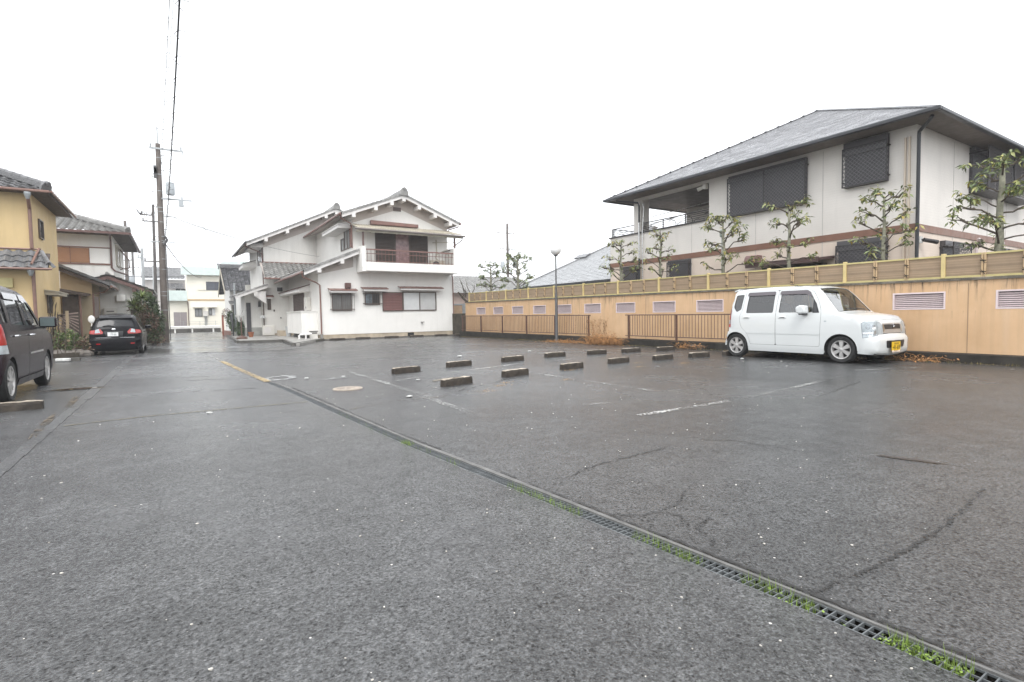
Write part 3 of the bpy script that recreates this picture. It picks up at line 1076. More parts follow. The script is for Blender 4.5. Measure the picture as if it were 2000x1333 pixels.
def bramble(n, cx, cy, rx, ry, h, seed, name, label, cat, thick=.005, mat=None, group=None):
    rb = random.Random(seed)
    g = MB()
    for i in range(n):
        a = rb.uniform(0, 6.28)
        q = math.sqrt(rb.random())
        x, y = cx + rx * q * math.cos(a), cy + ry * q * math.sin(a)
        hh = h * rb.uniform(.3, 1) * (1 - .55 * q)
        dx, dy = rb.uniform(-.3, .25), rb.uniform(-.5, .5)
        g.ct = rb.random()
        P = [(x, y, 0), (x + dx * .3, y + dy * .3, hh * .7), (x + dx * .7, y + dy * .75, hh), (x + dx * 1.1, y + dy * 1.2, hh * rb.uniform(.3, .8))]
        P = [(min(p[0], 12.95 if p[2] > zp(p[1]) else 12.6), p[1], p[2]) for p in P]
        g.tube(P, [thick, thick * .8, thick * .6, thick * .35], 3, caps=False)
        for k in range(4):                     # curled dead leaves
            p = Vector(P[rb.randint(1, 3)]) + Vector((rb.uniform(-.08, .08), rb.uniform(-.08, .08), rb.uniform(-.05, .05)))
            p.z = max(p.z, 0.01)
            d1 = Vector((rb.uniform(-1, 1), rb.uniform(-1, 1), rb.uniform(-1, 1))).normalized() * rb.uniform(.012, .03)
            d2 = d1.orthogonal() * .5
            g.add([p - d1, p + d2, p + d1, p - d2], [(0, 1, 2, 3)])
    o = g.build(name, mat or m_dry)
    return tag(o, label, cat, group)


bramble(260, 12.4, 13.6, .30, .85, .55, 1, 'dry_bush', 'tangled orange brown dry bush against the wall between the two railings', 'bush')
bramble(110, 12.3, 15.3, .25, 1.4, .16, 2, 'dead_creeper', 'low mat of dead brown creeper at the foot of the globe lamp', 'creeper')
bramble(24, 12.45, 4.5, .12, .5, .26, 3, 'dry_grass_clump', 'dry orange grass clump at the plinth in front of the white car', 'grass clump')
bramble(30, 12.45, 10.2, .12, .35, .32, 4, 'dry_weed_clump', 'sparse dry weed behind the dark wheel stop at the wall', 'weeds')
g = MB()
rb = random.Random(9)
for i in range(14):                            # vine on the wall and the railing end
    y = 14.45 + rb.uniform(-.45, .35)
    x = 12.98 if i % 2 else 12.66
    z = zp(y)
    P = [(x, y, z)]
    for k in range(6):
        y += rb.uniform(-.09, .09)
        z += rb.uniform(.06, .16)
        P.append((x, y, min(z, 1.1)))
    g.ct = rb.random()
    g.tube(P, .003, 3, caps=False)
    for p in P:
        for q in range(2):
            c = Vector(p) + Vector((-.01, rb.uniform(-.05, .05), rb.uniform(-.05, .05)))
            g.add([c + Vector((0, -.016, 0)), c + Vector((-.01, 0, .02)), c + Vector((0, .016, 0)), c + Vector((0, 0, -.018))], [(0, 1, 2, 3)])
for yv in (20.9, 21.2, 18.1, 17.9, 15.6, 16.0):
    P = [(12.70, yv, zp(yv))]
    z, y = zp(yv), yv
    for k in range(7):
        y += rb.uniform(-.05, .05)
        z += rb.uniform(.07, .12)
        P.append((12.66, y, z))
    g.tube(P, .0035, 3, caps=False)
    for p in P:
        c = Vector(p) + Vector((-.01, rb.uniform(-.03, .03), 0))
        g.add([c + Vector((0, -.014, 0)), c + Vector((-.01, 0, .016)), c + Vector((0, .014, 0)), c + Vector((0, 0, -.015))], [(0, 1, 2, 3)])
tag(g.build('dead_vine', m_dry), 'thin dead vine climbing the tan wall and the end of the longer railing', 'vine')

g = MB()
for i in range(1500):
    y = rb.uniform(1.5, 24.5)
    x = 12.60 - abs(rb.gauss(0, .09))
    h = rb.uniform(.015, .06)
    a = rb.uniform(0, 6.28)
    g.ct = rb.random()
    d = Vector((math.cos(a), math.sin(a), 0))
    s_ = Vector((-d.y, d.x, 0)) * .006
    p = Vector((x, y, 0))
    g.add([p - s_, p + s_, p + d * .03 + Z * h], [(0, 1, 2)])
o = g.build('wall_foot_weeds', M('mossy_weeds', (0.16, 0.13, 0.045), 0.9, 0.5, 6, tint=0.5), kind='stuff')
tag(o, 'thin band of moss and weeds along the foot of the tan wall', 'weeds')
strip([(12.52, 1), (12.50, 12), (12.52, 24.6)], .2, .006, .03, 30).build('silt_band', m_mud, kind='structure')

# ------------------------------------------------------------------ garden bed behind the wall
g = MB()
g.box(13.2, 26, -6, 36, 0.0, 1.22)
g.build('garden_bed', M('garden_soil', (0.06, 0.05, 0.035), 0.9, 0.4, 3, 0.4), kind='structure')

# ------------------------------------------------------------------ pruned trees behind the fence
m_bark = M('pale_mossy_bark', (0.21, 0.205, 0.15), 0.85, 0.4, 9, 0.5, 40)
m_twig = M('dark_knotty_bark', (0.085, 0.068, 0.05), 0.9, 0.35, 12, 0.4, 40)
t = NT('tree_leaf')
cr = t.n('ShaderNodeValToRGB')
el = cr.color_ramp.elements
for p, c in ((0.0, (0.07, 0.11, 0.035)), (0.45, (0.17, 0.21, 0.075)), (0.75, (0.32, 0.32, 0.11)), (0.93, (0.42, 0.32, 0.05)), (1.0, (0.5, 0.30, 0.04))):
    e = el.new(p) if p not in (0.0, 1.0) else el[0 if p == 0 else -1]
    e.color = (*c, 1)
t.ln(t.attr('tint'), cr.inputs[0])
t.base(cr.outputs[0])
t.set(Roughness=0.42, Specular_IOR_Level=0.5)
m_leaf = t.m


def leaf(g, p, d, ln_, wd, rb, tint):
    d = d.normalized()
    s_ = d.cross(Z)
    s_ = s_.normalized() if s_.length > .01 else Vector((1, 0, 0))
    a = rb.uniform(-.9, .9)
    nrm = d.cross(s_)
    s_ = s_ * math.cos(a) + nrm * math.sin(a)
    m = p + d * ln_ * .45 + Z * ln_ * .05
    e = p + d * ln_ - Z * ln_ * .12
    g.ct = tint
    g.add([p, m + s_ * wd, m - s_ * wd, e], [(0, 1, 3), (0, 3, 2)])


def pruned_tree(loc, ztop, spread, seed, label, zlow=2.2, nleaf=1.0, green=0.0, lean=(0, 0), nb=13, r0=.062):
    rb = random.Random(seed)
    th = thing('pruned_tree', label, 'tree', loc, group='pruned trees behind the reed fence')
    L = Vector(loc)
    base = L.z
    gt, gb, gl = MB(), MB(), MB()
    H = ztop - base
    P, rad = [], []
    for i in range(9):
        q = i / 8
        P.append(L + Vector((lean[0] * q + rb.uniform(-.018, .018), lean[1] * q + rb.uniform(-.018, .018), H * q * .93)))
        rad.append(r0 * (1 - .58 * q) * rb.uniform(.93, 1.08))
    gt.tube(P, rad, 8)
    for k in range(5):
        p = P[rb.randint(2, 7)]
        gt.sphere(p + Vector((rb.uniform(-.03, .03), rb.uniform(-.03, .03), rb.uniform(-.1, .1))), .055, .055, .05, 6, 4, .2, rb)

    def tuft(p, n, big=1.0):
        for q in range(int(n * nleaf)):
            a = rb.uniform(0, 6.28)
            d = Vector((math.cos(a), math.sin(a), rb.uniform(-1.3, .25)))
            leaf(gl, p + Vector((rb.uniform(-.05, .05), rb.uniform(-.05, .05), rb.uniform(-.05, .05))), d, rb.uniform(.09, .17) * big, rb.uniform(.018, .030) * big, rb, max(0, min(.999, rb.betavariate(2.2, 2.0) - green)))

    az = rb.uniform(0, 6.28)
    for b in range(nb):
        q = b / (nb - 1)
        z = zlow + (ztop - .12 - zlow) * q
        t_ = (z - base) / (H * .93)
        i = min(7, max(0, int(t_ * 8)))
        p0 = P[i].lerp(P[i + 1], min(1, max(0, t_ * 8 - i)))
        az += 2.4 + rb.uniform(-.5, .5)
        ln_ = spread * (1 - .55 * q) * rb.uniform(.75, 1.25)
        d = Vector((math.cos(az) * .75, math.sin(az), 0)).normalized()
        rise = rb.uniform(.1, .55) * ln_
        p1 = p0 + d * ln_ * .45 + Z * rise * .7 + Vector((rb.uniform(-.05, .05), rb.uniform(-.05, .05), rb.uniform(-.06, .06)))
        p2 = p0 + d * ln_ * .8 + Z * rise * .9 + Vector((rb.uniform(-.06, .06), rb.uniform(-.06, .06), rb.uniform(-.04, .05)))
        r_ = rb.uniform(.013, .021)
        gb.tube([p0, p0.lerp(p1, .5) + Z * rb.uniform(-.03, .03), p1, p1.lerp(p2, .5) + Vector((rb.uniform(-.03, .03), rb.uniform(-.03, .03), rb.uniform(-.02, .03))), p2], [r_ * 1.25, r_, r_ * .9, r_ * 1.15, r_ * 1.35], 5)
        for kn in range(3):
            c = p1.lerp(p2, rb.uniform(.3, 1.05))
            gb.sphere(c, r_ * rb.uniform(1.3, 2.0), r_ * 1.5, r_ * 1.5, 5, 4, .3, rb)
        for tw in range(rb.randint(3, 5)):
            s_ = p1.lerp(p2, rb.uniform(.35, 1.0))
            a2 = az + rb.uniform(-1.3, 1.3)
            tl = rb.uniform(.10, .30)
            e = s_ + Vector((math.cos(a2) * tl * .8, math.sin(a2) * tl, rb.uniform(.0, .22)))
            gb.tube([s_, s_.lerp(e, .55) + Z * .02, e], [r_ * .5, r_ * .38, r_ * .2], 4)
            tuft(e, rb.randint(4, 9))
            if rb.random() < .5:
                tuft(s_.lerp(e, .5), rb.randint(2, 5))
        if rb.random() < .45:
            tuft(p0 + d * .06, rb.randint(3, 8), .9)
    for tw in range(5):
        a2 = rb.uniform(0, 6.28)
        e = P[-1] + Vector((math.cos(a2) * .14, math.sin(a2) * .14, rb.uniform(.1, .26)))
        gb.tube([P[-1], e], [.014, .006], 4)
        tuft(e, rb.randint(5, 9))
    gt.build('trunk', m_bark, th, smooth=True)
    gb.build('branches', m_twig, th, smooth=True)
    gl.build('foliage', m_leaf, th, kind='stuff')
    return th


pruned_tree((14.2, 3.78, 1.2), 4.05, .85, 41, 'biggest pruned tree, at the right edge, in front of the barred upper window', r0=.10, nb=17, nleaf=1.25, green=.08)
pruned_tree((14.2, 5.88, 1.2), 3.85, .72, 42, 'pruned tree just left of the dark corner downpipe', nleaf=.9)
pruned_tree((14.2, 8.15, 1.2), 3.95, .78, 43, 'pruned tree in front of the wide lattice window', nleaf=.85, r0=.068)
pruned_tree((14.2, 10.2, 1.2), 3.95, .78, 44, 'pruned tree with yellow leaves between the balcony and the wide lattice window', nleaf=1.0)
pruned_tree((14.2, 12.68, 1.2), 3.85, .72, 45, 'slim sparse pruned tree below the open balcony', nleaf=.6, nb=13, r0=.06)
pruned_tree((14.2, 14.6, 1.2), 3.75, .80, 46, 'pruned tree at the left corner of the dark roofed house', nleaf=.85, r0=.07)
pruned_tree((14.2, 21.7, 1.2), 4.0, 1.05, 47, 'larger dark pruned tree in front of the wet grey roof', nleaf=1.3, green=.22, nb=19, r0=.085)
pruned_tree((14.2, 24.3, 1.2), 3.8, 1.0, 48, 'dark pruned tree left of the large one by the far utility pole', nleaf=1.2, green=.25, nb=17, r0=.08)
# ------------------------------------------------------------------ roof covering generators
def roof_cover(g, E0, E1, R1, R0, tw=0.27, course=0.25, amp=0.022, step=0.022, seg=4, bond=False, rnd=None, lip=0.02):
    """lays tiles or slates course by course on the quad eave E0-E1, ridge R0-R1"""
    E0, E1, R1, R0 = map(Vector, (E0, E1, R1, R0))
    rnd = rnd or R
    U = (E1 - E0).normalized()
    N = U.cross(R0 - E0)
    if N.length < 1e-6:
        N = U.cross(R1 - E0)
    N.normalize()
    if N.z < 0:
        N = -N
    V = N.cross(U).normalized()
    if V.dot(R0 - E0) < 0:
        V = -V
    W = (E1 - E0).length
    H = (R0 - E0).dot(V)
    l1, r1 = (R0 - E0).dot(U), (R1 - E0).dot(U)
    nr = max(1, round(H / course))
    ch = H / nr
    for j in range(nr):
        v0, v1 = j * ch, (j + 1) * ch
        fm = (v0 + v1) / 2 / H
        lo, hi = l1 * fm, W + (r1 - W) * fm
        off = (tw / 2 if (bond and j % 2) else 0)
        n0, n1 = int(math.floor((min(0, l1) - off) / tw)) - 1, int(math.ceil((max(W, r1)) / tw)) + 1
        for i in range(n0, n1):
            a, b = i * tw + off, (i + 1) * tw + off
            ca, cb = max(a, lo), min(b, hi)
            if cb - ca < 0.02:
                continue
            g.ct = min(.999, max(.001, rnd.gauss(.52, .2)))
            lo_, up, dn = [], [], []
            jit = rnd.uniform(-.003, .003)
            for k in range(seg + 1):
                u_ = ca + (cb - ca) * k / seg
                h = amp * math.cos(2 * math.pi * (u_ - a) / tw) if amp else 0
                lo_.append(E0 + U * u_ + V * (v0 - lip) + N * (h + step + jit))
                up.append(E0 + U * u_ + V * v1 + N * (h + .002))
                dn.append(E0 + U * u_ + V * (v0 - lip) + N * (h - .004))
            n = seg + 1
            fs = [(k, k + 1, n + k + 1, n + k) for k in range(seg)] + [(2 * n + k, 2 * n + k + 1, k + 1, k) for k in range(seg)]
            g.add(lo_ + up + dn, fs)
    g.ct = .5
    return g


def ridge_line(g, a, b, w=.13, h=.20, r_=.085, end=True, tile=.28):
    """stacked flat tiles under a row of half round caps"""
    a, b = Vector(a), Vector(b)
    d = (b - a).normalized()
    s_ = d.cross(Z).normalized()
    up = s_.cross(d)
    for k in range(3):
        ww = w * (1 - .13 * k) + .02
        z0, z1 = h * k / 3, h * (k + 1) / 3 - .008
        v = [p + s_ * x + up * z for p in (a, b) for z in (z0, z1) for x in (-ww, ww)]
        g.ct = .35 + .12 * k
        g.add(v, [(0, 1, 3, 2), (4, 6, 7, 5), (0, 4, 5, 1), (2, 3, 7, 6), (0, 2, 6, 4), (1, 5, 7, 3)])
    n = max(1, int((b - a).length / tile))
    for i in range(n):
        p, q = a.lerp(b, i / n) + up * (h + .01), a.lerp(b, (i + 1) / n) + up * (h + .01)
        g.ct = R.uniform(.2, .8)
        g.tube([p, q], [r_ * 1.06, r_ * .94], 8)
    if end:
        for e, q in ((a, -d), (b, d)):
            g.ct = .4
            c = e + q * .03
            v = [c + s_ * x + up * z + q * y for y in (0, .08) for (x, z) in ((-w * 1.7, -.10), (w * 1.7, -.10), (w * 1.6, .10), (w * 1.0, h + .06), (0, h + .13), (-w * 1.0, h + .06), (-w * 1.6, .10))]
            g.add(v, [tuple(range(7))[::-1], tuple(range(7, 14))] + [(i, (i + 1) % 7, 7 + (i + 1) % 7, 7 + i) for i in range(7)])
            g.tube([c + up * (h + .05), c + up * (h + .05) + q * .13], [.075, .07], 8)
    g.ct = .5


m_kawara = M('grey_glazed_tile', (0.155, 0.155, 0.158), 0.30, 0.2, 3, 0.1, 30, tint=0.35, streak=0.2, streakc=(0.30, 0.29, 0.27))
m_kawara_old = M('weathered_grey_tile', (0.24, 0.235, 0.225), 0.42, 0.2, 3, 0.1, 30, tint=0.35, streak=0.2, streakc=(0.36, 0.35, 0.32))
m_slate = M('wet_dark_slate', (0.24, 0.24, 0.25), 0.25, 0.04, 1.2, tint=0.10, spec=0.8)
m_slate2 = M('wet_grey_slate', (0.26, 0.265, 0.27), 0.30, 0.05, 1.2, tint=0.16, spec=0.6)
m_gutter = M('charcoal_gutter', (0.035, 0.037, 0.042), 0.38, 0.15, 5)
m_soffit = M('taupe_soffit', (0.17, 0.145, 0.13), 0.7, 0.1, 3)
m_soffit_b = M('brown_boarded_soffit', (0.10, 0.082, 0.075), 0.6, 0.15, 2)
m_steel = M('stainless_pipe', (0.55, 0.55, 0.54), 0.3, 0.1, 6, metal=0.8)
m_iron = M('black_brown_iron', (0.028, 0.025, 0.026), 0.45, 0.2, 8)
m_lattice = M('grey_lattice_iron', (0.13, 0.125, 0.13), 0.4, 0.1, 8)
m_shut = M('charcoal_shutter', (0.055, 0.052, 0.058), 0.5, 0.2, 5)


def siding(name, c):
    t = NT(name)
    n = t.noise(1.1, 5, 0.6)
    col = t.mix(t.ramp(n, [(0.3, 0.0), (0.7, 1.0)]), sc(c, 0.93), sc(c, 1.05))
    col = t.mix(t.math('MULTIPLY', t.ramp(t.noise(1.0, 5, 0.65, src=t.mp((3, 3, 0.25))), [(0.5, 0.0), (0.75, 1.0)]), 0.25), col, sc(c, 0.72))
    xyz = t.n('ShaderNodeSeparateXYZ')
    t.ln(t.pos, xyz.inputs[0])
    wv = t.math('PINGPONG', t.math('MULTIPLY', xyz.outputs[2], 1.0), 0.035)
    gro = t.ramp(t.math('MULTIPLY', wv, 28.0), [(0.0, 0.0), (0.14, 1.0)])
    brick = t.noise(1.0, 3, 0.7, src=t.mp((9, 9, 30)))
    col = t.mix(t.math('MULTIPLY', t.math('SUBTRACT', 1.0, gro), 0.16), col, sc(c, 0.5))
    t.base(col)
    t.set(Roughness=0.6)
    t.bump(t.math('ADD', gro, t.math('MULTIPLY', brick, 0.6)), 0.35, 0.006)
    return t.m


m_sid2 = siding('off_white_siding', (0.69, 0.655, 0.61))
m_sid1 = siding('beige_pink_siding', (0.66, 0.56, 0.475))
m_band = M('brown_band', (0.20, 0.10, 0.065), 0.5, 0.12, 3)

# ------------------------------------------------------------------ dark roofed house on the right
rh = thing('siding_house', 'large off white sided house with a dark slate hip roof and open balcony', 'house', (20, 10, 0))
g = MB()
g.box(15.5, 32, 5.72, 16.56, 1.0, 2.978)
g.build('lower_wall', m_sid1, rh)
g = MB()
g.box(15.5, 32, 5.72, 11.7, 3.162, 5.58)
g.box(15.5, 15.66, 11.7, 16.56, 3.162, 4.19)          # balcony parapet
g.box(15.66, 19, 16.40, 16.56, 3.162, 4.19)
g.box(19, 32, 11.7, 15.5, 3.162, 5.58)
g.box(19, 32, 15.5, 16.56, 3.162, 4.19)
g.box(15.5, 15.95, 14.82, 15.2, 4.19, 5.58)           # corner column
g.box(15.5, 15.66, 11.7, 14.82, 5.46, 5.58)           # lintel
g.build('upper_wall', m_sid2, rh)
g = MB()
for y in (7.94, 9.98, 12.42):
    g.box(15.494, 15.4995, y - .006, y + .006, 1.2, 5.5 if y < 11 else 4.18)
for x in (17.82, 20.4, 22.0):
    g.box(x - .006, x + .006, 5.714, 5.7195, 1.2, 5.5)
g.build('panel_joint', M('joint_grey', (0.45, 0.43, 0.41), 0.8, 0.1), rh)
g = MB()
g.box(15.478, 32.02, 5.698, 16.582, 2.98, 3.16)
g.build('brown_band', m_band, rh)
g = MB()
g.box(15.66, 19, 11.7, 16.4, 3.162, 3.3)
g.build('balcony_floor', m_conc, rh)
g = MB()
g.box(15.44, 15.70, 11.7, 16.6, 4.19, 4.235)
g.box(15.70, 19.0, 16.34, 16.6, 4.19, 4.235)
g.build('parapet_cap', m_iron, rh)
EX0, EX1, EY0, EY1, EZ = 14.72, 33.0, 5.06, 15.95, 5.62
g = MB()
g.box(EX0 + .02, EX1, EY0 + .02, EY1 - .02, EZ - .055, EZ - .015)
g.build('soffit', m_soffit, rh)
g = MB()
g.box(15.7, 18.99, 11.72, 14.8, EZ - .075, EZ - .056)
for i in range(13):
    g.box(15.7, 18.99, 11.75 + i * .235, 11.757 + i * .235, EZ - .078, EZ - .076)
g.build('balcony_ceiling', m_soffit_b, rh)
AP = Vector((20.15, 10.5, 8.36))
AQ = Vector((28.0, 10.5, 8.36))
g = MB()
c00, c01, c10, c11 = Vector((EX0, EY0, EZ)), Vector((EX0, EY1, EZ)), Vector((EX1, EY0, EZ)), Vector((EX1, EY1, EZ))
roof_cover(g, c01, c00, AP, AP, .30, .165, 0, .012, 1, True, random.Random(1), .012)
roof_cover(g, c00, c10, AQ, AP, .60, .165, 0, .012, 1, True, random.Random(2), .012)
roof_cover(g, c11, c01, AP, AQ, .90, .33, 0, .012, 1, True, random.Random(3), .012)
g.build('roof_slates', m_slate, rh, kind='stuff')
g = MB()
for a, b in ((c00, AP), (c01, AP), (AP, AQ)):
    d = (b - a).normalized()
    s_ = d.cross(Z).normalized() * .09
    n_ = s_.cross(d).normalized()
    up = Z * .035
    g.add([a - s_ + Z * .0, a + s_ + Z * .0, b + s_, b - s_, a + up, b + up], [(0, 4, 5, 3), (4, 1, 2, 5)])
g.build('hip_cap', m_gutter, rh)
g = MB()
g.box(EX0 - .10, EX0 + .02, EY0 - .10, EY1 + .10, EZ - .10, EZ + .0)
g.box(EX0 + .02, EX1, EY0 - .10, EY0 + .02, EZ - .10, EZ + .0)
g.box(EX0 + .02, EX1, EY1 - .02, EY1 + .10, EZ - .10, EZ + .0)
g.build('gutter', m_gutter, rh, bevel=.02)
g = MB()
g.tube([(14.9, 5.2, 5.5), (14.98, 5.3, 5.42), (15.36, 5.62, 5.34), (15.40, 5.64, 5.26), (15.40, 5.64, 1.2)], .042, 8)
g.build('downpipe', m_gutter, rh, smooth='auto')
g = MB()
g.tube([(14.85, 15.5, 5.5), (14.95, 15.2, 5.42), (15.38, 14.87, 5.36), (15.42, 14.85, 5.25), (15.42, 14.85, 4.6)], .035, 8)
g.tube([(15.42, 14.85, 3.2), (15.42, 14.85, 2.2)], .037, 8)
g.build('downpipe', m_gutter, rh, smooth='auto')
g = MB()
g.tube([(15.42, 14.85, 4.6), (15.42, 14.85, 3.2)], .034, 8)
g.tube([(15.44, 14.66, 5.3), (15.44, 14.62, 5.1), (15.44, 14.66, 4.7), (15.44, 14.70, 4.2), (15.44, 14.70, 1.2)], .018, 6)
g.build('steel_pipe', m_steel, rh, smooth='auto')
g = MB()
for y in (5.86, 5.95):
    g.box(15.455, 15.4995, y - .02, y + .02, 1.2, 5.3)
g.build('cable_duct', M('beige_duct', (0.55, 0.47, 0.38), 0.5, 0.1), rh)


def balrail(ya, yb, x=15.57, seg=6):
    g = MB()
    for z in (4.30, 4.37, 4.44, 4.51):
        g.tube([(x, ya, z), (x, yb, z)], .009, 4)
    g.box(x - .02, x + .02, ya, yb, 4.555, 4.585)
    g.build('balcony_rail', m_iron, rh)
    n = max(1, round((yb - ya) / 1.2))
    for i in range(n + 1):
        y = ya + (yb - ya) * i / n
        g = MB()
        g.box(x - .015, x + .015, y - .015, y + .015, 4.235, 4.556)
        g.build('rail_post', m_iron, rh)


balrail(11.72, 14.80)
balrail(15.22, 16.50)
g = MB()
for z in (4.30, 4.40, 4.50):
    g.tube([(15.6, 16.47, z), (19, 16.47, z)], .009, 4)
g.box(15.6, 19, 16.455, 16.485, 4.555, 4.585)
for x in (15.62, 17, 18.4):
    g.box(x - .015, x + .015, 16.455, 16.485, 4.235, 4.556)
g.build('balcony_rail', m_iron, rh)
g = MB()
g.tube([(16.6, 11.75, 4.95), (16.6, 16.3, 4.62)], .016, 6)
g.tube([(16.2, 11.75, 5.0), (16.2, 14.9, 4.9)], .013, 6)
g.build('laundry_pole', m_steel, rh)
g = MB()
for y in (12.6, 13.5, 14.3):
    g.tube([(16.9, y, 4.2), (16.9, y, 4.6), (16.9, y + .06, 4.72), (16.9, y + .2, 4.78), (16.9, y + .35, 4.76)], .012, 5)
    g.tube([(16.9, y - .05, 4.2), (16.9, y - .05, 4.5), (16.9, y - .12, 4.6), (16.9, y - .3, 4.62)], .010, 5)
g.build('clothes_rack', m_iron, rh)


def grille_window(F, u0, u1, v0, v1, dp=.17, pitch=.105, hood=.2, two=False, side=True, name='barred_window', vent=True):
    """charcoal shutter behind a projecting diamond lattice cage"""
    g = MB()
    g.fbox(F, u0, u1, v0, v1, .0, .05)
    wdw = g.build(name, m_shut, rh)
    g = MB()
    z = v0 + .03
    while z < v1 - hood - .02:
        g.fbox(F, u0 + .03, u1 - .03, z, z + .034, .05, .062)
        z += .042
    g.build('shutter_slats', m_shut, wdw)
    g = MB()
    g.fbox(F, u0 - .01, u1 + .01, v1 - hood, v1, .051, .13)
    g.build('shutter_box', M('shutter_box_grey', (0.07, 0.066, 0.07), 0.45, 0.1) if 'shutter_box_grey' not in bpy.data.materials else bpy.data.materials['shutter_box_grey'], wdw)
    o_, U, V, N = F
    g = MB()
    top = v1 - hood * .55
    def seg(a, b, n0, n1, rad=.0075):
        g.tube([o_ + U * a[0] + V * a[1] + N * n0, o_ + U * b[0] + V * b[1] + N * n1], rad, 3, caps=False)
    W, Hh = u1 - u0, top - v0
    k = -int(Hh / pitch) - 1
    while k * pitch < W + Hh:
        c = k * pitch
        for sg in (1, -1):
            # line u - c = sg*(v)  clipped to the panel
            if sg == 1:
                a0 = max(0, c)
                a1 = min(W, c + Hh)
                if a1 - a0 > .02:
                    seg((u0 + a0, v0 + a0 - c), (u0 + a1, v0 + a1 - c), dp, dp)
            else:
                a0 = max(0, c - Hh + 0)
                a1 = min(W, c)
                if a1 - a0 > .02:
                    seg((u0 + a0, v0 + c - a0), (u0 + a1, v0 + c - a1), dp + .008, dp + .008)
        k += 1
    for e in (u0, u1):                         # side returns
        z = v0
        while z < top - .04:
            seg((e, z), (e, min(top, z + dp)), 0, dp, .006)
            seg((e, min(top, z + dp)), (e, z), 0, dp, .006)
            z += dp * .8
    g.build('lattice', m_lattice, wdw)
    g = MB()
    for (a, b, c, d) in ((u0 - .02, u1 + .02, v0 - .03, v0), (u0 - .02, u1 + .02, top, top + .025), (u0 - .02, u0, v0, top), (u1, u1 + .02, v0, top)):
        g.fbox(F, a, b, c, d, dp - .015, dp + .015)
    if two:
        m_ = (u0 + u1) / 2
        g.fbox(F, m_ - .02, m_ + .02, v0, top, dp - .01, dp + .012)
    for zz in (v0 + .1, top - .12):
        for e in (u0 - .03, u1 + .005):
            g.fbox(F, e, e + .025, zz, zz + .03, .0, dp)
    g.fbox(F, u0, u1, v0 - .03, v0 - .01, 0, dp - .015)
    g.build('grille_frame', m_iron, wdw)
    return wdw


FW = FXm(15.5)
grille_window(FW, 8.37, 10.86, 4.17, 5.44, two=True, hood=.17)
grille_window(FW, 6.31, 7.34, 4.36, 5.52, hood=.34)
grille_window(FW, 6.30, 7.48, 1.9, 2.92, hood=.26)
grille_window(FW, 12.44, 13.38, 1.9, 3.06 - .1, hood=.15)
grille_window(FW, 14.95, 15.75, 1.9, 2.94, hood=.12)
FR_ = FY(5.72)
grille_window(FR_, 18.9, 20.75, 4.30, 5.52, dp=.42, hood=.12)
grille_window(FR_, 21.05, 23.1, 4.34, 5.52, dp=.42, hood=.12)
grille_window(FR_, 23.9, 25.6, 4.34, 5.52, dp=.42, hood=.12)
grille_window(FR_, 17.0, 18.2, 1.9, 2.82, dp=.3, hood=.14)
grille_window(FR_, 21.6, 23.4, 1.9, 2.86, dp=.2, hood=.1)
g = MB()
g.prism([(14.62, 7.6, 2.40), (14.62, 9.72, 2.40), (15.5, 9.72, 2.50), (15.5, 7.6, 2.50)], (0, 0, .07))
g.box(14.60, 14.64, 7.58, 9.74, 2.36, 2.50)
g.build('porch_canopy', M('brown_canopy', (0.085, 0.05, 0.045), 0.45, 0.2), rh)
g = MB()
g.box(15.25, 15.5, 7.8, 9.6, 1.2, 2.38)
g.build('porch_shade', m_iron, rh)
g = MB()
g.prism([(15.5, 9.76, 2.50), (15.16, 9.76, 2.50), (15.14, 9.76, 2.62), (15.18, 9.76, 2.74), (15.26, 9.76, 2.80), (15.5, 9.76, 2.80)], (0, .38, 0))
g.build('vent_hood', M('mauve_brown_hood', (0.22, 0.13, 0.12), 0.4, 0.15), rh)
g = MB()
for x in (19.4, 21.4, 23.6):
    g.tube([(x, 5.66, 1.2), (x, 5.66, 2.85), (x + .05, 5.62, 2.95), (x - .1, 5.58, 3.0), (x - .22, 5.56, 2.97)], .035, 7)
g.build('exhaust_pipe', M('pale_mauve_pipe', (0.5, 0.42, 0.42), 0.5, 0.1), rh, smooth='auto')
camr = thing('security_camera', 'small dark security camera on the corner of the dark roofed house', 'camera', (15.75, 5.6, 2.75))
g = MB()
g.box(15.58, 15.74, 5.64, 5.718, 2.68, 2.84)
g.build('bracket_box', m_white_paint, camr)
g = MB()
g.tube([(15.72, 5.62, 2.76), (15.98, 5.42, 2.69)], [.05, .055], 8)
g.tube([(15.66, 5.66, 2.76), (15.74, 5.6, 2.76)], .02, 6)
g.build('camera_body', m_iron, camr)
camr = thing('security_camera', 'white floodlight camera under the balcony ceiling', 'camera', (15.5, 11.8, 5.3))
g = MB()
g.box(15.36, 15.5, 11.74, 11.86, 5.26, 5.42)
g.tube([(15.44, 11.84, 5.34), (15.30, 12.02, 5.26)], [.05, .07], 8)
g.build('camera_body', M('cream_plastic', (0.6, 0.58, 0.53), 0.45, 0.1), camr)
gp = thing('garden_lamp', 'thin garden lamp post with a greenish square head beside the yellow leaved tree', 'lamp', (14.9, 10.75, 1.2))
g = MB()
g.tube([(14.9, 10.75, 1.2), (14.9, 10.75, 3.45)], .028, 6)
g.build('post', M('grey_lamp_post', (0.35, 0.36, 0.33), 0.5, 0.1), gp)
g = MB()
g.lathe([(.05, 3.45), (.075, 3.48), (.085, 3.62), (.10, 3.64), (.02, 3.70)], (14.9, 10.75, 0), n=8)
g.build('lamp_head', M('green_grey_lamp', (0.25, 0.29, 0.25), 0.4, 0.1), gp)

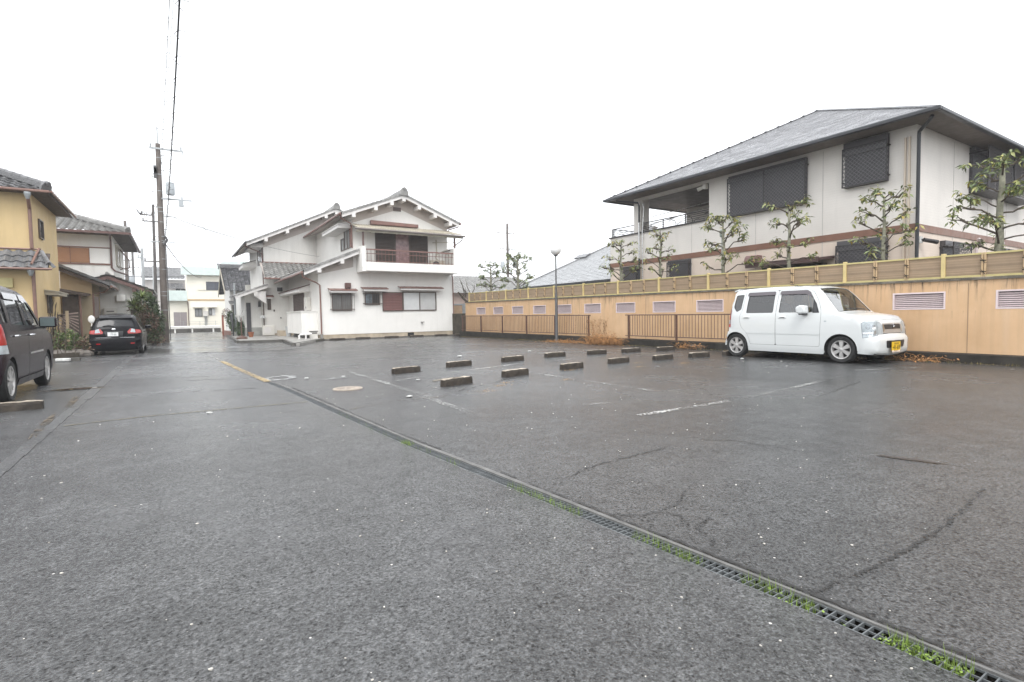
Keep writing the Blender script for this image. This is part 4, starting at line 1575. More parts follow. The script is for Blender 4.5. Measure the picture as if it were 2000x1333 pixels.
# ------------------------------------------------------------------ low house with a wet grey hip roof behind the trees
gh = thing('grey_roof_house', 'low house with a broad wet grey slate roof behind the trees', 'house', (25, 23, 0))
g = MB()
g.box(19.7, 31, 17.8, 28.6, 1.0, 2.8)
g.build('wall', m_sid1, gh)
g = MB()
E00, E01, E10, E11 = Vector((19, 17.0, 2.84)), Vector((19, 29.3, 2.84)), Vector((31.8, 17, 2.84)), Vector((31.8, 29.3, 2.84))
A1, A2 = Vector((25.15, 23.15, 6.45)), Vector((25.65, 23.15, 6.45))
roof_cover(g, E01, E00, A1, A1, .45, .20, 0, .012, 1, True, random.Random(4), .012)
roof_cover(g, E11, E01, A1, A2, .6, .25, 0, .012, 1, True, random.Random(5), .012)
g.build('roof_slates', m_slate2, gh, kind='stuff')
g = MB()
g.box(18.88, 19.0, 16.95, 29.4, 2.74, 2.86)
g.box(19.0, 31.8, 29.3, 29.42, 2.74, 2.86)
g.build('gutter', m_gutter, gh)
g = MB()
d = (A1 - E01)
g.tube([E01 + Z * .02, A1 + Z * .02], .05, 5)
g.build('hip_cap', m_slate2, gh)
g = MB()
n_ = Vector((-.506, 0, .863))
o_ = Vector((22.0, 26.3, 4.60)) + n_ * .02
Fk = (o_, Vector((0, 1, 0)), Vector((.863, 0, .506)), n_)
g.fbox(Fk, -.55, .55, 0, .5, 0, .09)
g.build('skylight', M('dark_skylight', (0.10, 0.10, 0.105), 0.2, 0.1), gh)
# ------------------------------------------------------------------ materials for the older houses
m_wht = M('white_plaster', (0.78, 0.765, 0.73), 0.75, 0.05, 0.9, 0.12, 45, streak=0.30, streakc=(0.56, 0.54, 0.50))
m_wht2 = M('old_white_plaster', (0.72, 0.705, 0.67), 0.78, 0.07, 0.9, 0.12, 45, streak=0.5, streakc=(0.52, 0.50, 0.46))
m_taupe = M('taupe_gable_paint', (0.46, 0.41, 0.375), 0.75, 0.08, 1.5, 0.1)
m_trim = M('pale_grey_trim', (0.66, 0.64, 0.62), 0.6, 0.08, 3)
m_found = M('tan_foundation', (0.42, 0.355, 0.27), 0.8, 0.25, 2.5, 0.2, streak=0.5, streakc=(0.16, 0.13, 0.09))
m_rust = M('red_brown_metal', (0.20, 0.105, 0.085), 0.45, 0.15, 4)
m_rustd = M('dark_red_brown_metal', (0.115, 0.062, 0.053), 0.45, 0.18, 4)
m_brnfr = M('brown_window_frame', (0.085, 0.062, 0.05), 0.4, 0.15, 5)
m_shutr = M('maroon_shutter', (0.17, 0.078, 0.070), 0.5, 0.15, 4)
m_glassd = M('dark_window_glass', (0.045, 0.047, 0.05), 0.06, 0.3, 1.5)
m_curt = M('white_curtain_behind_glass', (0.60, 0.61, 0.61), 0.16, 0.07, 2.0)
m_curt2 = M('grey_curtain_behind_glass', (0.47, 0.475, 0.47), 0.14, 0.09, 2.0)
m_pinkc = M('pink_curtain_behind_glass', (0.30, 0.19, 0.19), 0.14, 0.3, 5)
m_beam = M('aged_cream_beam', (0.47, 0.43, 0.35), 0.65, 0.18, 3)
m_plast = M('cream_plastic_box', (0.62, 0.60, 0.555), 0.45, 0.06, 4)
m_grille = M('dark_fan_grille', (0.05, 0.045, 0.045), 0.5, 0.1)
m_wpipe = M('white_pipe', (0.72, 0.71, 0.69), 0.35, 0.05)


def win(par, F, u0, u1, v0, v1, n=2, fr=m_brnfr, gl=m_glassd, name='window', w_=.04, dp=.05):
    g = MB()
    for (a, b, c, d) in ((u0, u1, v0, v0 + w_), (u0, u1, v1 - w_, v1), (u0, u0 + w_, v0 + w_, v1 - w_), (u1 - w_, u1, v0 + w_, v1 - w_)):
        g.fbox(F, a, b, c, d, 0, dp)
    for i in range(1, n):
        m_ = u0 + (u1 - u0) * i / n
        g.fbox(F, m_ - w_ * .5, m_ + w_ * .5, v0 + w_, v1 - w_, 0, dp * .8)
    o = g.build(name, fr, par)
    for i in range(n):
        a, b = u0 + (u1 - u0) * i / n, u0 + (u1 - u0) * (i + 1) / n
        g = MB()
        g.fbox(F, a + w_ * (1 if i == 0 else .5), b - w_ * (1 if i == n - 1 else .5), v0 + w_, v1 - w_, .002, .014 + .008 * (i % 2))
        g.build('pane', gl[i % len(gl)] if isinstance(gl, (list, tuple)) else gl, o)
    return o


def shutter(par, F, u0, u1, v0, v1, mat=m_shutr, name='shutter', pitch=.085, fr=m_brnfr):
    g = MB()
    g.fbox(F, u0, u1, v0, v1, 0, .02)
    for (a, b, c, d) in ((u0, u1, v0, v0 + .03), (u0, u1, v1 - .03, v1), (u0, u0 + .03, v0, v1), (u1 - .03, u1, v0, v1)):
        g.fbox(F, a, b, c, d, .02, .06)
    o = g.build(name, fr, par)
    o_, U, V, N = F
    n = max(2, int((v1 - v0 - .06) / pitch))
    h = (v1 - v0 - .06) / n
    s0 = None
    for i in range(n):
        if s0 is None:
            g = MB()
            z = v0 + .03
            q = [(.021, .004), (.048, .012), (.048, h * .55), (.028, h - .004), (.021, h - .004)]
            vs = [o_ + U * e + V * (z + b) + N * a for e in (u0 + .03, u1 - .03) for (a, b) in q]
            g.add(vs, [(0, 1, 2, 3, 4), (9, 8, 7, 6, 5)] + [(k, k + 5, (k + 1) % 5 + 5, (k + 1) % 5) for k in range(5)])
            s0 = g.build('slat', mat, o)
        else:
            share(s0, o, V * (h * i))
    return o


def awning(par, F, u0, u1, v, dp=.42, th=.10, top=m_rust, under=m_trim, drop=.10, skew=0):
    """little metal eave: brown sheet on a white box"""
    o_, U, V, N = F
    P = lambda u, v_, n: o_ + U * u + V * v_ + N * n
    g = MB()
    g.prism([P(u0 + .05, v - th - drop - .01, 0), P(u0 + .05, v - th - drop - .02, dp - .04), P(u0 + .05, v - drop - .029, dp - .04), P(u0 + .05, v - .03, 0)], U * (u1 - u0 - .1))
    a = g.build('awning', under, par)
    g = MB()
    g.prism([P(u0, v - .028, 0), P(u0, v - drop - .028, dp), P(u0, v - drop, dp), P(u0, v, 0)], U * (u1 - u0))
    n = max(2, int((u1 - u0) / .33))
    for i in range(n + 1):
        uu = u0 + (u1 - u0 - .016) * i / n
        g.prism([P(uu, v + .001, 0), P(uu, v - drop + .001, dp), P(uu, v - drop + .012, dp), P(uu, v + .012, 0)], U * .016)
    g.build('awning_sheet', top, a)
    return a


def bars(par, F, u0, u1, v0, v1, pitch=.085, dp=.14, mat=m_brnfr):
    g = MB()
    for z in (v0 + .06, v1 - .08):
        g.fbox(F, u0 - .09, u1 + .12, z, z + .03, dp - .012, dp)
        for e in (u0 - .09, u1 + .09):
            g.fbox(F, e, e + .025, z, z + .03, 0, dp - .012)
    n = int((u1 - u0 + .18) / pitch)
    for i in range(n + 1):
        u = u0 - .08 + (u1 - u0 + .18) * i / n
        g.fbox(F, u - .006, u + .006, v0 - .02, v1 + .02, dp, dp + .012)
    return g.build('window_bars', mat, par)


def gable_roof(par, xl, xr, xm, y0, y1, ze, zr, zl=None, tiles=m_kawara_old, tw=.28, rnd=1, barge=m_trim, gut=m_rust, purl=(), gable_y=None):
    """ridge along Y at xm"""
    zl = ze if zl is None else zl
    g = MB()
    th = .06
    for (xa, za) in ((xl, zl), (xr, ze)):
        g.prism([(xa, y0 + .02, za - th), (xm, y0 + .02, zr - th), (xm, y0 + .02, zr - .012), (xa, y0 + .02, za - .012)], (0, y1 - y0 - .04, 0))
    g.build('roof_deck', m_taupe, par)
    g = MB()
    if xl < xm:
        roof_cover(g, (xl - .04, y1, zl), (xl - .04, y0, zl), (xm, y0, zr), (xm, y1, zr), tw, .25, .034, .042, 5, False, random.Random(rnd))
    if xr > xm:
        roof_cover(g, (xr + .04, y0, ze), (xr + .04, y1, ze), (xm, y1, zr), (xm, y0, zr), tw, .25, .034, .042, 5, False, random.Random(rnd + 1))
    # verge tiles along the gable edge
    for (xa, za) in ((xl, zl), (xr, ze)):
        if abs(xa - xm) < .05:
            continue
        n = int(math.hypot(xa - xm, za - zr) / .25)
        for i in range(n):
            q, q2 = i / n, (i + 1.06) / n
            a = Vector((xa + (xm - xa) * q, 0, za + (zr - za) * q))
            b = Vector((xa + (xm - xa) * q2, 0, za + (zr - za) * q2))
            g.ct = R.uniform(.2, .8)
            g.prism([(a.x, y0 - .06, a.z - .05), (b.x, y0 - .06, b.z - .06), (b.x, y0 - .06, b.z + .045), (a.x, y0 - .06, a.z + .065)], (0, .13, 0))
    g.build('roof_tiles', tiles, par, kind='stuff')
    g = MB()
    if xl < xm < xr:
        ridge_line(g, (xm, y0 - .02, zr + .02), (xm, y1, zr + .02))
        g.build('roof_ridge', tiles, par)
    g = MB()
    for (xa, za) in ((xl, zl), (xr, ze)):
        if abs(xa - xm) < .05:
            continue
        g.prism([(xa, y0 - .03, za - .20), (xm, y0 - .03, zr - .20), (xm, y0 - .03, zr - .05), (xa, y0 - .03, za - .05)], (0, .05, 0))
    g.build('barge_board', barge, par)
    if purl:
        p0 = None
        for xp in purl:
            fr_ = (xp - xl) / (xm - xl) if xp <= xm else (xr - xp) / (xr - xm)
            zz = (zl if xp <= xm else ze) + (zr - (zl if xp <= xm else ze)) * fr_ - .20
            if p0 is None:
                g = MB()
                g.box(xp - .09, xp + .09, y0 - .05, (gable_y or y0 + .6) + .05, zz - .17, zz + .02)
                p0 = g.build('purlin_end', barge, par)
                ref = (xp, zz)
            else:
                share(p0, par, (xp - ref[0], 0, zz - ref[1]))
    g = MB()
    for (xa, za, s_) in ((xl, zl, -1), (xr, ze, 1)):
        if abs(xa - xm) < .05:
            continue
        MB().tube([(xa + s_ * .10, y0 - .05, za - .03), (xa + s_ * .10, y1, za - .03)], .055, 7).build('gutter', gut, par)


def gable_wall(g, F_, xs_low, prof, thick):
    pass


# ------------------------------------------------------------------ white house with the balcony
wh = thing('white_house', 'white plastered two storey house with a brown railed balcony facing the car park', 'house', (9.6, 27, 0))
F27 = FY(27.0)
def zl_(x): return 3.36 + (x - 5.25) * .425                    # underside line of the lean-to roof
g = MB()
g.prism([(5.96, 27, .26), (13.28, 27, .26), (13.28, 27, 3.62), (7.72, 27, 3.62), (7.72, 27, zl_(7.72) - .07), (5.96, 27, zl_(5.96) - .07)], (0, 8.0, 0))
g.build('lower_wall', m_wht, wh)
XM, ZR, ZE = 10.25, 7.45, 6.20
def zu(x): return ZR - abs(x - XM) * .395 - .07
g = MB()
g.prism([(7.70, 27.002, 3.62), (12.98, 27.002, 3.62), (12.98, 27.002, zu(12.98)), (XM, 27.002, ZR - .07), (7.70, 27.002, zu(7.70))], (0, 7.99, 0))
g.build('upper_wall', m_wht, wh)
g = MB()
g.prism([(7.70, 26.985, zu(7.70)), (XM, 26.985, ZR - .07), (12.98, 26.985, zu(12.98)), (12.98, 26.985, zu(12.98) - .50), (XM, 26.985, ZR - .66), (7.70, 26.985, zu(7.70) - .50)], (0, .014, 0))
g.build('gable_band', m_taupe, wh)
g = MB()
g.prism([(5.96, 26.985, zl_(5.96) - .07), (7.70, 26.985, zl_(7.70) - .07), (7.70, 26.985, zl_(7.70) - .75), (5.96, 26.985, zl_(5.96) - .42)], (0, .014, 0))
g.build('gable_band', m_taupe, wh)
g = MB()
g.box(5.99, 13.26, 27.02, 35, -.05, .262)
g.box(5.97, 8.0, 26.96, 27.02, -.05, .20)
g.build('foundation', m_found, wh)
g = MB()
g.box(10.52, 10.88, 27.0, 27.02, .05, .23)
g.build('foundation_vent', m_dark, wh)
gable_roof(wh, 7.05, 13.42, XM, 26.38, 35.4, ZE, ZR, rnd=11, purl=(7.62, 8.75, 9.6, 10.25, 11.1, 12.0, 12.9), gable_y=27.0)
# lean-to roof on the left
g = MB()
g.prism([(5.20, 26.42, zl_(5.2) - .06), (7.98, 26.42, zl_(7.98) - .06), (7.98, 26.42, zl_(7.98) - .01), (5.20, 26.42, zl_(5.2) - .01)], (0, .58, 0))
g.prism([(5.20, 27.0, zl_(5.2) - .06), (7.69, 27.0, zl_(7.69) - .06), (7.69, 27.0, zl_(7.69) - .01), (5.20, 27.0, zl_(5.2) - .01)], (0, 7.9, 0))
g.build('leanto_deck', m_taupe, wh)
g = MB()
rq = random.Random(33)
roof_cover(g, (5.18, 34.9, zl_(5.18)), (5.18, 27.0, zl_(5.18)), (7.69, 27.0, zl_(7.69)), (7.69, 34.9, zl_(7.69)), .28, .25, .034, .042, 5, False, rq)
roof_cover(g, (5.18, 27.0, zl_(5.18)), (5.18, 26.40, zl_(5.18)), (7.84, 26.40, zl_(7.84)), (7.84, 27.0, zl_(7.84)), .28, .25, .034, .042, 5, False, rq)
for i in range(11):
    a, b = 5.2 + i * .243, 5.2 + (i + 1.05) * .243
    g.ct = rq.uniform(.2, .8)
    g.prism([(a, 26.35, zl_(a) - .05), (b, 26.35, zl_(b) - .06), (b, 26.35, zl_(b) + .045), (a, 26.35, zl_(a) + .065)], (0, .12, 0))
g.build('leanto_tiles', m_kawara_old, wh, kind='stuff')
g = MB()
g.prism([(5.2, 26.38, zl_(5.2) - .20), (7.84, 26.38, zl_(7.84) - .20), (7.84, 26.38, zl_(7.84) - .05), (5.2, 26.38, zl_(5.2) - .05)], (0, .05, 0))
for xp in (5.9, 7.0):
    g.box(xp - .09, xp + .09, 26.36, 27.0, zl_(xp) - .36, zl_(xp) - .18)
g.build('barge_board', m_trim, wh)
g = MB()
g.tube([(5.10, 26.35, 3.26), (5.10, 34.5, 3.26)], .055, 7)
g.build('gutter', m_rust, wh)
g = MB()
g.tube([(5.10, 26.42, 3.22), (5.16, 26.5, 3.05), (5.85, 26.9, 2.82), (6.02, 26.93, 2.7), (6.03, 26.93, .30)], .035, 7)
g.build('downpipe', m_rust, wh, smooth='auto')
g = MB()
g.box(5.97, 6.09, 26.87, 26.99, 0, .30)
g.build('pipe_shoe', m_conc, wh)
g = MB()
g.tube([(13.10, 26.7, 3.42), (13.16, 26.85, 3.34), (13.25, 26.95, 3.2), (13.25, 26.95, .05)], .03, 7)
g.build('downpipe', m_rust, wh, smooth='auto')
g = MB()
g.tube([(13.48, 26.5, 6.15), (13.46, 26.52, 6.02), (13.02, 26.9, 5.88), (13.02, 26.93, 5.75), (13.02, 26.93, 5.5)], .03, 7)
g.build('downpipe', m_rust, wh, smooth='auto')
g = MB()
g.tube([(7.02, 26.5, 6.12), (7.05, 26.6, 6.0), (7.62, 26.92, 5.82), (7.66, 26.94, 5.7), (7.66, 26.94, 4.6)], .033, 7)
g.build('downpipe', m_rust, wh, smooth='auto')
# balcony
g = MB()
g.box(8.06, 12.86, 26.0, 26.12, 3.40, 3.84)
g.box(7.86, 8.06, 25.98, 27.0, 3.36, 4.62)
g.box(12.86, 13.08, 25.98, 27.0, 3.38, 4.76)
g.box(8.06, 12.86, 26.12, 27.0, 3.40, 3.50)
g.build('balcony', m_wht, wh, bevel=.012)
g = MB()
g.box(8.06, 12.86, 26.03, 26.09, 4.44, 4.50)
g.box(8.06, 12.86, 26.045, 26.075, 4.25, 4.275)
g.box(8.06, 12.86, 26.045, 26.075, 3.88, 3.905)
g.build('balcony_rail', m_rust, wh)
b0 = None
for i in range(26):
    x = 8.15 + i * .185
    if b0 is None:
        g = MB()
        g.box(x - .008, x + .008, 26.052, 26.068, 3.84, 4.44)
        b0 = g.build('baluster', m_rust, wh)
    else:
        share(b0, wh, (i * .185, 0, 0))
for x in (7.96, 12.97):
    g = MB()
    g.box(x - .04, x + .04, 26.02, 26.10, 4.62 if x < 9 else 4.76, 5.36)
    g.build('canopy_post', m_rustd, wh)
g = MB()
g.prism([(7.62, 25.85, 5.47), (13.38, 25.85, 5.47), (13.0, 27.0, 5.80), (7.62, 27.0, 5.80)], (0, 0, .03))
n = 44
for i in range(n):
    x = 7.63 + i * .1305
    g.tube([(x, 25.83, 5.505), (min(x, 12.98), 26.98, 5.835)], .018, 4)
g.build('canopy_sheet', m_beam, wh)
g = MB()
g.box(7.64, 13.34, 25.90, 25.97, 5.30, 5.46)
g.build('canopy_beam', m_beam, wh)
g = MB()
for i in range(8):
    x = 7.9 + i * .71
    g.box(x - .02, x + .02, 25.97, 26.98, 5.44, 5.47)
g.build('canopy_rafter', m_beam, wh)
g = MB()
g.tube([(7.5, 25.82, 5.42), (13.5, 25.82, 5.40)], .05, 6)
g.tube([(13.36, 25.85, 5.38), (13.34, 25.9, 5.2), (13.02, 26.0, 4.95), (12.98, 26.2, 4.75), (12.6, 26.96, 4.6)], .028, 6)
g.build('canopy_gutter', M('grey_brown_gutter', (0.16, 0.14, 0.13), 0.5, 0.15), wh)
g = MB()
g.tube([(12.96, 26.06, 4.9), (12.3, 26.9, 4.5)], .02, 5)
g.tube([(12.0, 26.8, 5.1), (12.96, 26.1, 5.1)], .018, 5)
g.build('drying_pole', m_beam, wh)
# balcony doors
s1 = shutter(wh, F27, 8.87, 9.92, 3.84, 5.50, mat=M('brown_black_shutter', (0.075, 0.058, 0.05), 0.5, 0.15), pitch=.07)
win(wh, F27, 9.93, 10.74, 3.84, 5.50, 1, m_brnfr, m_pinkc, 'balcony_door')
shutter(wh, F27, 10.75, 11.78, 3.84, 5.50, mat=bpy.data.materials['brown_black_shutter'], pitch=.07)
g = MB()
g.box(8.62, 11.2, 26.86, 27.0, 5.84, 5.87)
g.prism([(8.62, 26.80, 5.87), (11.2, 26.80, 5.87), (11.2, 26.80, 6.02), (8.62, 26.80, 6.06)], (0, .2, 0))
g.build('shutter_hood', m_rust, wh)
# ground floor windows
w1 = win(wh, F27, 6.58, 7.56, 1.44, 2.30, 2, m_brnfr, m_curt2 if False else M('grey_frosted_glass', (0.17, 0.17, 0.165), 0.2, 0.2))
bars(w1, F27, 6.58, 7.56, 1.44, 2.30)
w2 = win(wh, F27, 8.23, 9.02, 1.73, 2.37, 2, m_brnfr, [M('blue_grey_glass', (0.16, 0.20, 0.23), 0.15, 0.5, 6), m_glassd])
bars(w2, F27, 8.23, 9.02, 1.73, 2.37)
shutter(wh, F27, 9.16, 10.26, 1.40, 2.40)
win(wh, F27, 10.27, 12.22, 1.41, 2.43, 2, m_brnfr, [m_curt, m_curt2], w_=.05)
awning(wh, F27, 6.40, 7.78, 2.56)
awning(wh, F27, 8.04, 9.38, 2.65)
awning(wh, F27, 10.02, 12.52, 2.72)
g = MB()
g.box(7.24, 7.52, 26.86, 27.0, 2.58, 2.84)
g.build('vent_hood', m_rustd, wh)
g = MB()
g.fbox(F27, 9.88, 10.3, 6.66, 6.86, .016, .05)
g.build('gable_vent', m_rustd, wh)
g = MB()
for k in range(5):
    g.fbox(F27, 9.91, 10.27, 6.68 + k * .036, 6.70 + k * .036, .05, .062)
g.build('vent_slats', m_brnfr, wh)
g = MB()
g.tube([(11.32, 27.0, .78), (11.32, 26.9, .78), (11.32, 26.88, .70)], .022, 6)
g.box(11.26, 11.46, 26.90, 26.93, .77, .80)
g.build('garden_tap', m_grille, wh)
# side wall of the upper floor (facing left)
FS = FXm(7.70)
win(wh, FS, 27.35, 28.4, 4.66, 5.66, 2, m_brnfr, M('side_glass', (0.24, 0.25, 0.25), 0.12, 0.25))
win(wh, FS, 28.45, 29.1, 4.66, 5.3, 1, m_brnfr, bpy.data.materials['side_glass'])
shutter(wh, FS, 26.99 + .05, 27.34, 4.66, 5.78, mat=M('brick_red_shutter', (0.30, 0.135, 0.105), 0.5, 0.1))
awning(wh, FS, 27.1, 30.6, 5.95, dp=.7, th=.16, top=m_trim, drop=.16)
# side wall of the ground floor
FS2 = FXm(5.96)
shutter(wh, FS2, 30.4, 33.3, 1.46, 2.5, mat=M('dark_brown_shutter', (0.075, 0.045, 0.036), 0.5, 0.15))
awning(wh, FS2, 28.9, 34.9, 2.86, dp=.62, th=.14, drop=.22, top=m_rustd)
g = MB()
g.prism([(5.2, 27.4, .32), (5.96, 27.4, .32), (5.96, 27.4, 1.42), (5.2, 27.4, 1.42)], (0, 3.9, 0))
g.box(5.16, 5.955, 27.36, 31.34, 1.42, 1.46)
g.build('bath_bay', m_wht, wh)
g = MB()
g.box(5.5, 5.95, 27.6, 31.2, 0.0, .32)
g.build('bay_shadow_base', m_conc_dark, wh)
htr = thing('water_heater', 'white wall hung gas water heater with pipes beside the brown downpipe', 'water heater', (5.85, 29.2, 1.5))
g = MB()
g.box(5.72, 5.955, 28.75, 29.35, 1.5, 2.2)
g.build('case', m_plast, htr, bevel=.02)
g = MB()
g.box(5.715, 5.72, 28.83, 28.95, 1.6, 1.7)
g.build('exhaust_slot', m_grille, htr)
g = MB()
for y in (28.85, 28.98, 29.12):
    g.tube([(5.82, y, 1.5), (5.82, y, 1.3), (5.78, y - .05, 1.1), (5.78, y - .05, .4)], .018, 5)
g.build('pipes', m_galv, htr)
mb = thing('meter_box', 'white meter box standing on the paving in front of the brown downpipe', 'meter box', (5.6, 26.85, 0))
g = MB()
g.box(5.46, 5.80, 26.70, 26.92, .04, .44)
g.build('case', m_plast, mb, bevel=.012)
g = MB()
g.box(5.44, 5.82, 26.68, 26.94, .44, .47)
g.box(5.50, 5.76, 26.694, 26.70, .34, .40)
g.build('lid', m_grille, mb)
wp = tag(MB().tube([(4.92, 26.6, .02), (4.92, 26.6, .27), (4.98, 26.6, .32), (5.5, 26.6, .33)], .045, 8).tube([(5.22, 26.6, .02), (5.22, 26.6, .31)], .04, 8).build('drain_pipe', m_wpipe, smooth='auto'), 'white plastic pipe bend beside the meter box', 'pipe')

# antenna on the ridge of the white house
at = thing('tv_antenna', 'thin tall television antenna on the left slope of the white house roof', 'antenna', (9.5, 27.2, 7.2))
g = MB()
g.tube([(9.5, 27.2, 7.2), (9.45, 27.2, 9.35)], .022, 5)
for dx, dy in ((.18, .1), (-.18, .1), (0, -.2)):
    g.tube([(9.5 + dx, 27.2 + dy, 7.18), (9.49, 27.2, 7.42)], .009, 4)
g.build('mast', m_steel, at)
g = MB()
g.tube([(8.98, 27.2, 9.32), (9.46, 27.2, 9.32)], .014, 4)
g.tube([(8.98, 27.2, 8.55), (10.1, 27.15, 8.45)], .014, 4)
g.tube([(9.2, 27.0, 9.28), (9.8, 27.5, 9.8)], .012, 4)
for k in range(7):
    g.tube([(9.0 + k * .16, 26.98, 8.53), (9.0 + k * .16, 27.4, 8.53)], .008, 3)
for k in range(3):
    g.tube([(9.05 + k * .09, 27.2, 9.15), (9.05 + k * .09, 27.2, 9.45)], .008, 3)
g.build('antenna_rods', m_steel, at)
ac = thing('ac_unit', 'air conditioner unit behind the railing at the right end of the balcony', 'air conditioner', (12.1, 26.6, 3.5))
g = MB()
g.box(11.75, 12.55, 26.45, 26.75, 3.5, 4.12)
g.build('case', m_beam, ac, bevel=.015)
g = MB()
g.lathe([(.21, 0), (.21, -.015), (.0, -.02)], (12.03, 26.445, 3.86), 'y', 20)
g.build('fan_grille', m_grille, ac)
g = MB()
g.tube([(12.3, 26.99, 5.3), (12.32, 26.97, 4.6), (12.25, 26.97, 4.3), (12.5, 26.8, 4.0)], .03, 6)
g.build('hose', m_beam, ac)

# ------------------------------------------------------------------ rear house, attached behind
rr = thing('rear_house', 'taller white plastered house attached behind the balcony house', 'house', (8, 36, 0))
F35 = FY(35.0)
XM2, ZR2 = 8.85, 8.02
def zr2(x): return ZR2 - abs(x - XM2) * .47 - .07
g = MB()
g.prism([(4.61, 35.01, 3.2), (13.1, 35.01, 3.2), (13.1, 35.01, zr2(13.1)), (XM2, 35.01, ZR2 - .07), (4.61, 35.01, zr2(4.61))], (0, 7, 0))
g.build('upper_wall', m_wht2, rr)
g = MB()
g.prism([(4.61, 34.995, zr2(4.61)), (XM2, 34.995, ZR2 - .07), (XM2, 34.995, ZR2 - .72), (4.61, 34.995, zr2(4.61) - .55)], (0, .014, 0))
g.build('gable_band', m_taupe, rr)
g = MB()
g.box(4.45, 13, 35.0, 42, .22, 3.2)
g.build('lower_wall', m_wht2, rr)
g = MB()
g.box(4.47, 13, 35.02, 42, 0, .22)
g.build('foundation', m_found, rr)
gable_roof(rr, 3.66, 14.04, XM2, 34.35, 42.4, ZR2 - 5.19 * .47, ZR2, rnd=21, gut=m_gutter, purl=(4.7, 5.9, 7.1, 8.2, 8.85), gable_y=35.0)
g = MB()
g.tube([(3.56, 34.4, 5.5), (3.62, 34.5, 5.35), (4.3, 34.9, 5.15), (4.52, 34.95, 5.0), (4.54, 34.95, 3.2)], .033, 7)
g.build('downpipe', m_rustd, rr, smooth='auto')
FS3 = FXm(4.61)
win(rr, FS3, 35.5, 37.4, 4.5, 5.45, 2, m_brnfr, bpy.data.materials['side_glass'])
shutter(rr, FS3, 35.05, 35.45, 4.45, 5.5, mat=m_shutr)
awning(rr, FS3, 34.95, 38.2, 5.72, dp=.7, th=.14, drop=.16, top=m_gutter)
awning(rr, FS3, 38.6, 41.5, 5.0, dp=.8, th=.2, drop=.25, top=m_kawara_old)
# skirt roof between the floors
g = MB()
rq = random.Random(8)
roof_cover(g, (4.35, 32.9, 3.44), (5.2, 32.9, 3.44), (7.65, 34.98, 4.52), (4.5, 34.98, 4.52), .28, .25, .034, .042, 5, False, rq)
g.build('skirt_tiles', m_kawara_old, rr, kind='stuff')
g = MB()
g.prism([(4.38, 32.95, 3.36), (4.38, 34.98, 4.42), (4.38, 34.98, 4.49), (4.38, 32.95, 3.42)], (.9, 0, 0))
g.build('skirt_deck', m_taupe, rr)
g = MB()
g.tube([(4.3, 32.82, 3.40), (5.15, 32.82, 3.40)], .05, 6)
g.build('gutter', m_rust, rr)
g = MB()
g.box(4.5, 7.66, 34.93, 34.995, 4.50, 4.56)
g.build('flashing', m_rust, rr)
# porch
g = MB()
g.prism([(2.95, 34.5, 2.42), (4.75, 34.5, 3.10), (4.75, 34.5, 3.16), (2.95, 34.5, 2.48)], (0, 3.2, 0))
g.build('porch_deck', m_trim, rr)
g = MB()
roof_cover(g, (2.92, 37.7, 2.48), (2.92, 34.45, 2.48), (4.75, 34.45, 3.17), (4.75, 37.7, 3.17), .28, .25, .034, .042, 5, False, rq)
g.build('porch_tiles', m_kawara_old, rr, kind='stuff')
g = MB()
g.prism([(2.95, 34.44, 2.30), (4.75, 34.44, 2.98), (4.75, 34.44, 3.10), (2.95, 34.44, 2.42)], (0, .05, 0))
g.box(3.95, 4.15, 34.45, 34.6, 2.45, 2.72)
g.prism([(3.95, 34.52, 2.5), (4.6, 34.52, 2.0), (4.6, 34.52, 2.75), (4.15, 34.52, 2.75)], (0, .1, 0))
g.build('porch_fascia', m_trim, rr)
g = MB()
g.box(3.55, 4.45, 35.6, 41, .6, 2.75)
g.build('porch_wall', m_wht2, rr)
g = MB()
g.box(3.53, 4.45, 35.58, 41, 0, .6)
g.build('porch_dado', M('grey_dado', (0.33, 0.33, 0.31), 0.8, 0.15, 4), rr)
g = MB()
g.fbox(FY(35.58), 3.62, 3.86, .05, 2.1, 0, .04)
g.build('entrance_door', m_shut, rr)
g = MB()
g.box(4.46, 4.52, 34.9, 35.0, .3, 2.5)
g.build('side_post', m_brnfr, rr)
g = MB()
g.box(4.28, 4.42, 35.48, 35.60, 1.85, 2.2)
g.build('porch_lantern', m_grille, rr)
g = MB()
g.box(4.25, 4.55, 34.78, 34.99, 1.15, 1.32)
g.build('letter_box', m_steel, rr)
g = MB()
g.fbox(F35, 4.72, 4.92, 1.65, 2.40, 0, .05)
g.build('side_shutter', m_brnfr, rr)
awning(rr, F35, 4.35, 5.05, 2.56, dp=.4, th=.10, drop=.12)
g = MB()
g.fbox(F35, 5.3, 5.6, 2.78, 3.02, 0, .03)
g.build('wall_vent', m_grille, rr)
g = MB()
g.fbox(F35, 5.05, 5.12, 1.55, 1.66, 0, .05)
g.fbox(F35, 5.42, 5.48, 1.12, 1.2, 0, .06)
g.build('wall_tap', m_grille, rr)
ac = thing('ac_unit', 'cream air conditioner unit on the paving beside the porch of the rear house', 'air conditioner', (4.55, 34.2, .1))
g = MB()
g.box(4.3, 4.95, 34.1, 34.4, .14, .72)
g.build('case', m_plast, ac, bevel=.015)
g = MB()
g.lathe([(.2, 0), (.2, -.012), (0, -.015)], (4.55, 34.098, .43), 'y', 18)
g.build('fan_grille', m_trim, ac)
g = MB()
g.box(4.35, 4.45, 34.12, 34.38, .1, .14)
g.box(4.8, 4.9, 34.12, 34.38, .1, .14)
g.build('foot', m_conc, ac)
ac = thing('ac_unit', 'air conditioner unit standing on the small dark tiled roof', 'air conditioner', (4.7, 43.5, 3.4))
g = MB()
g.box(4.35, 5.0, 42.6, 42.9, 3.0, 3.6)
g.build('case', m_plast, ac, bevel=.015)
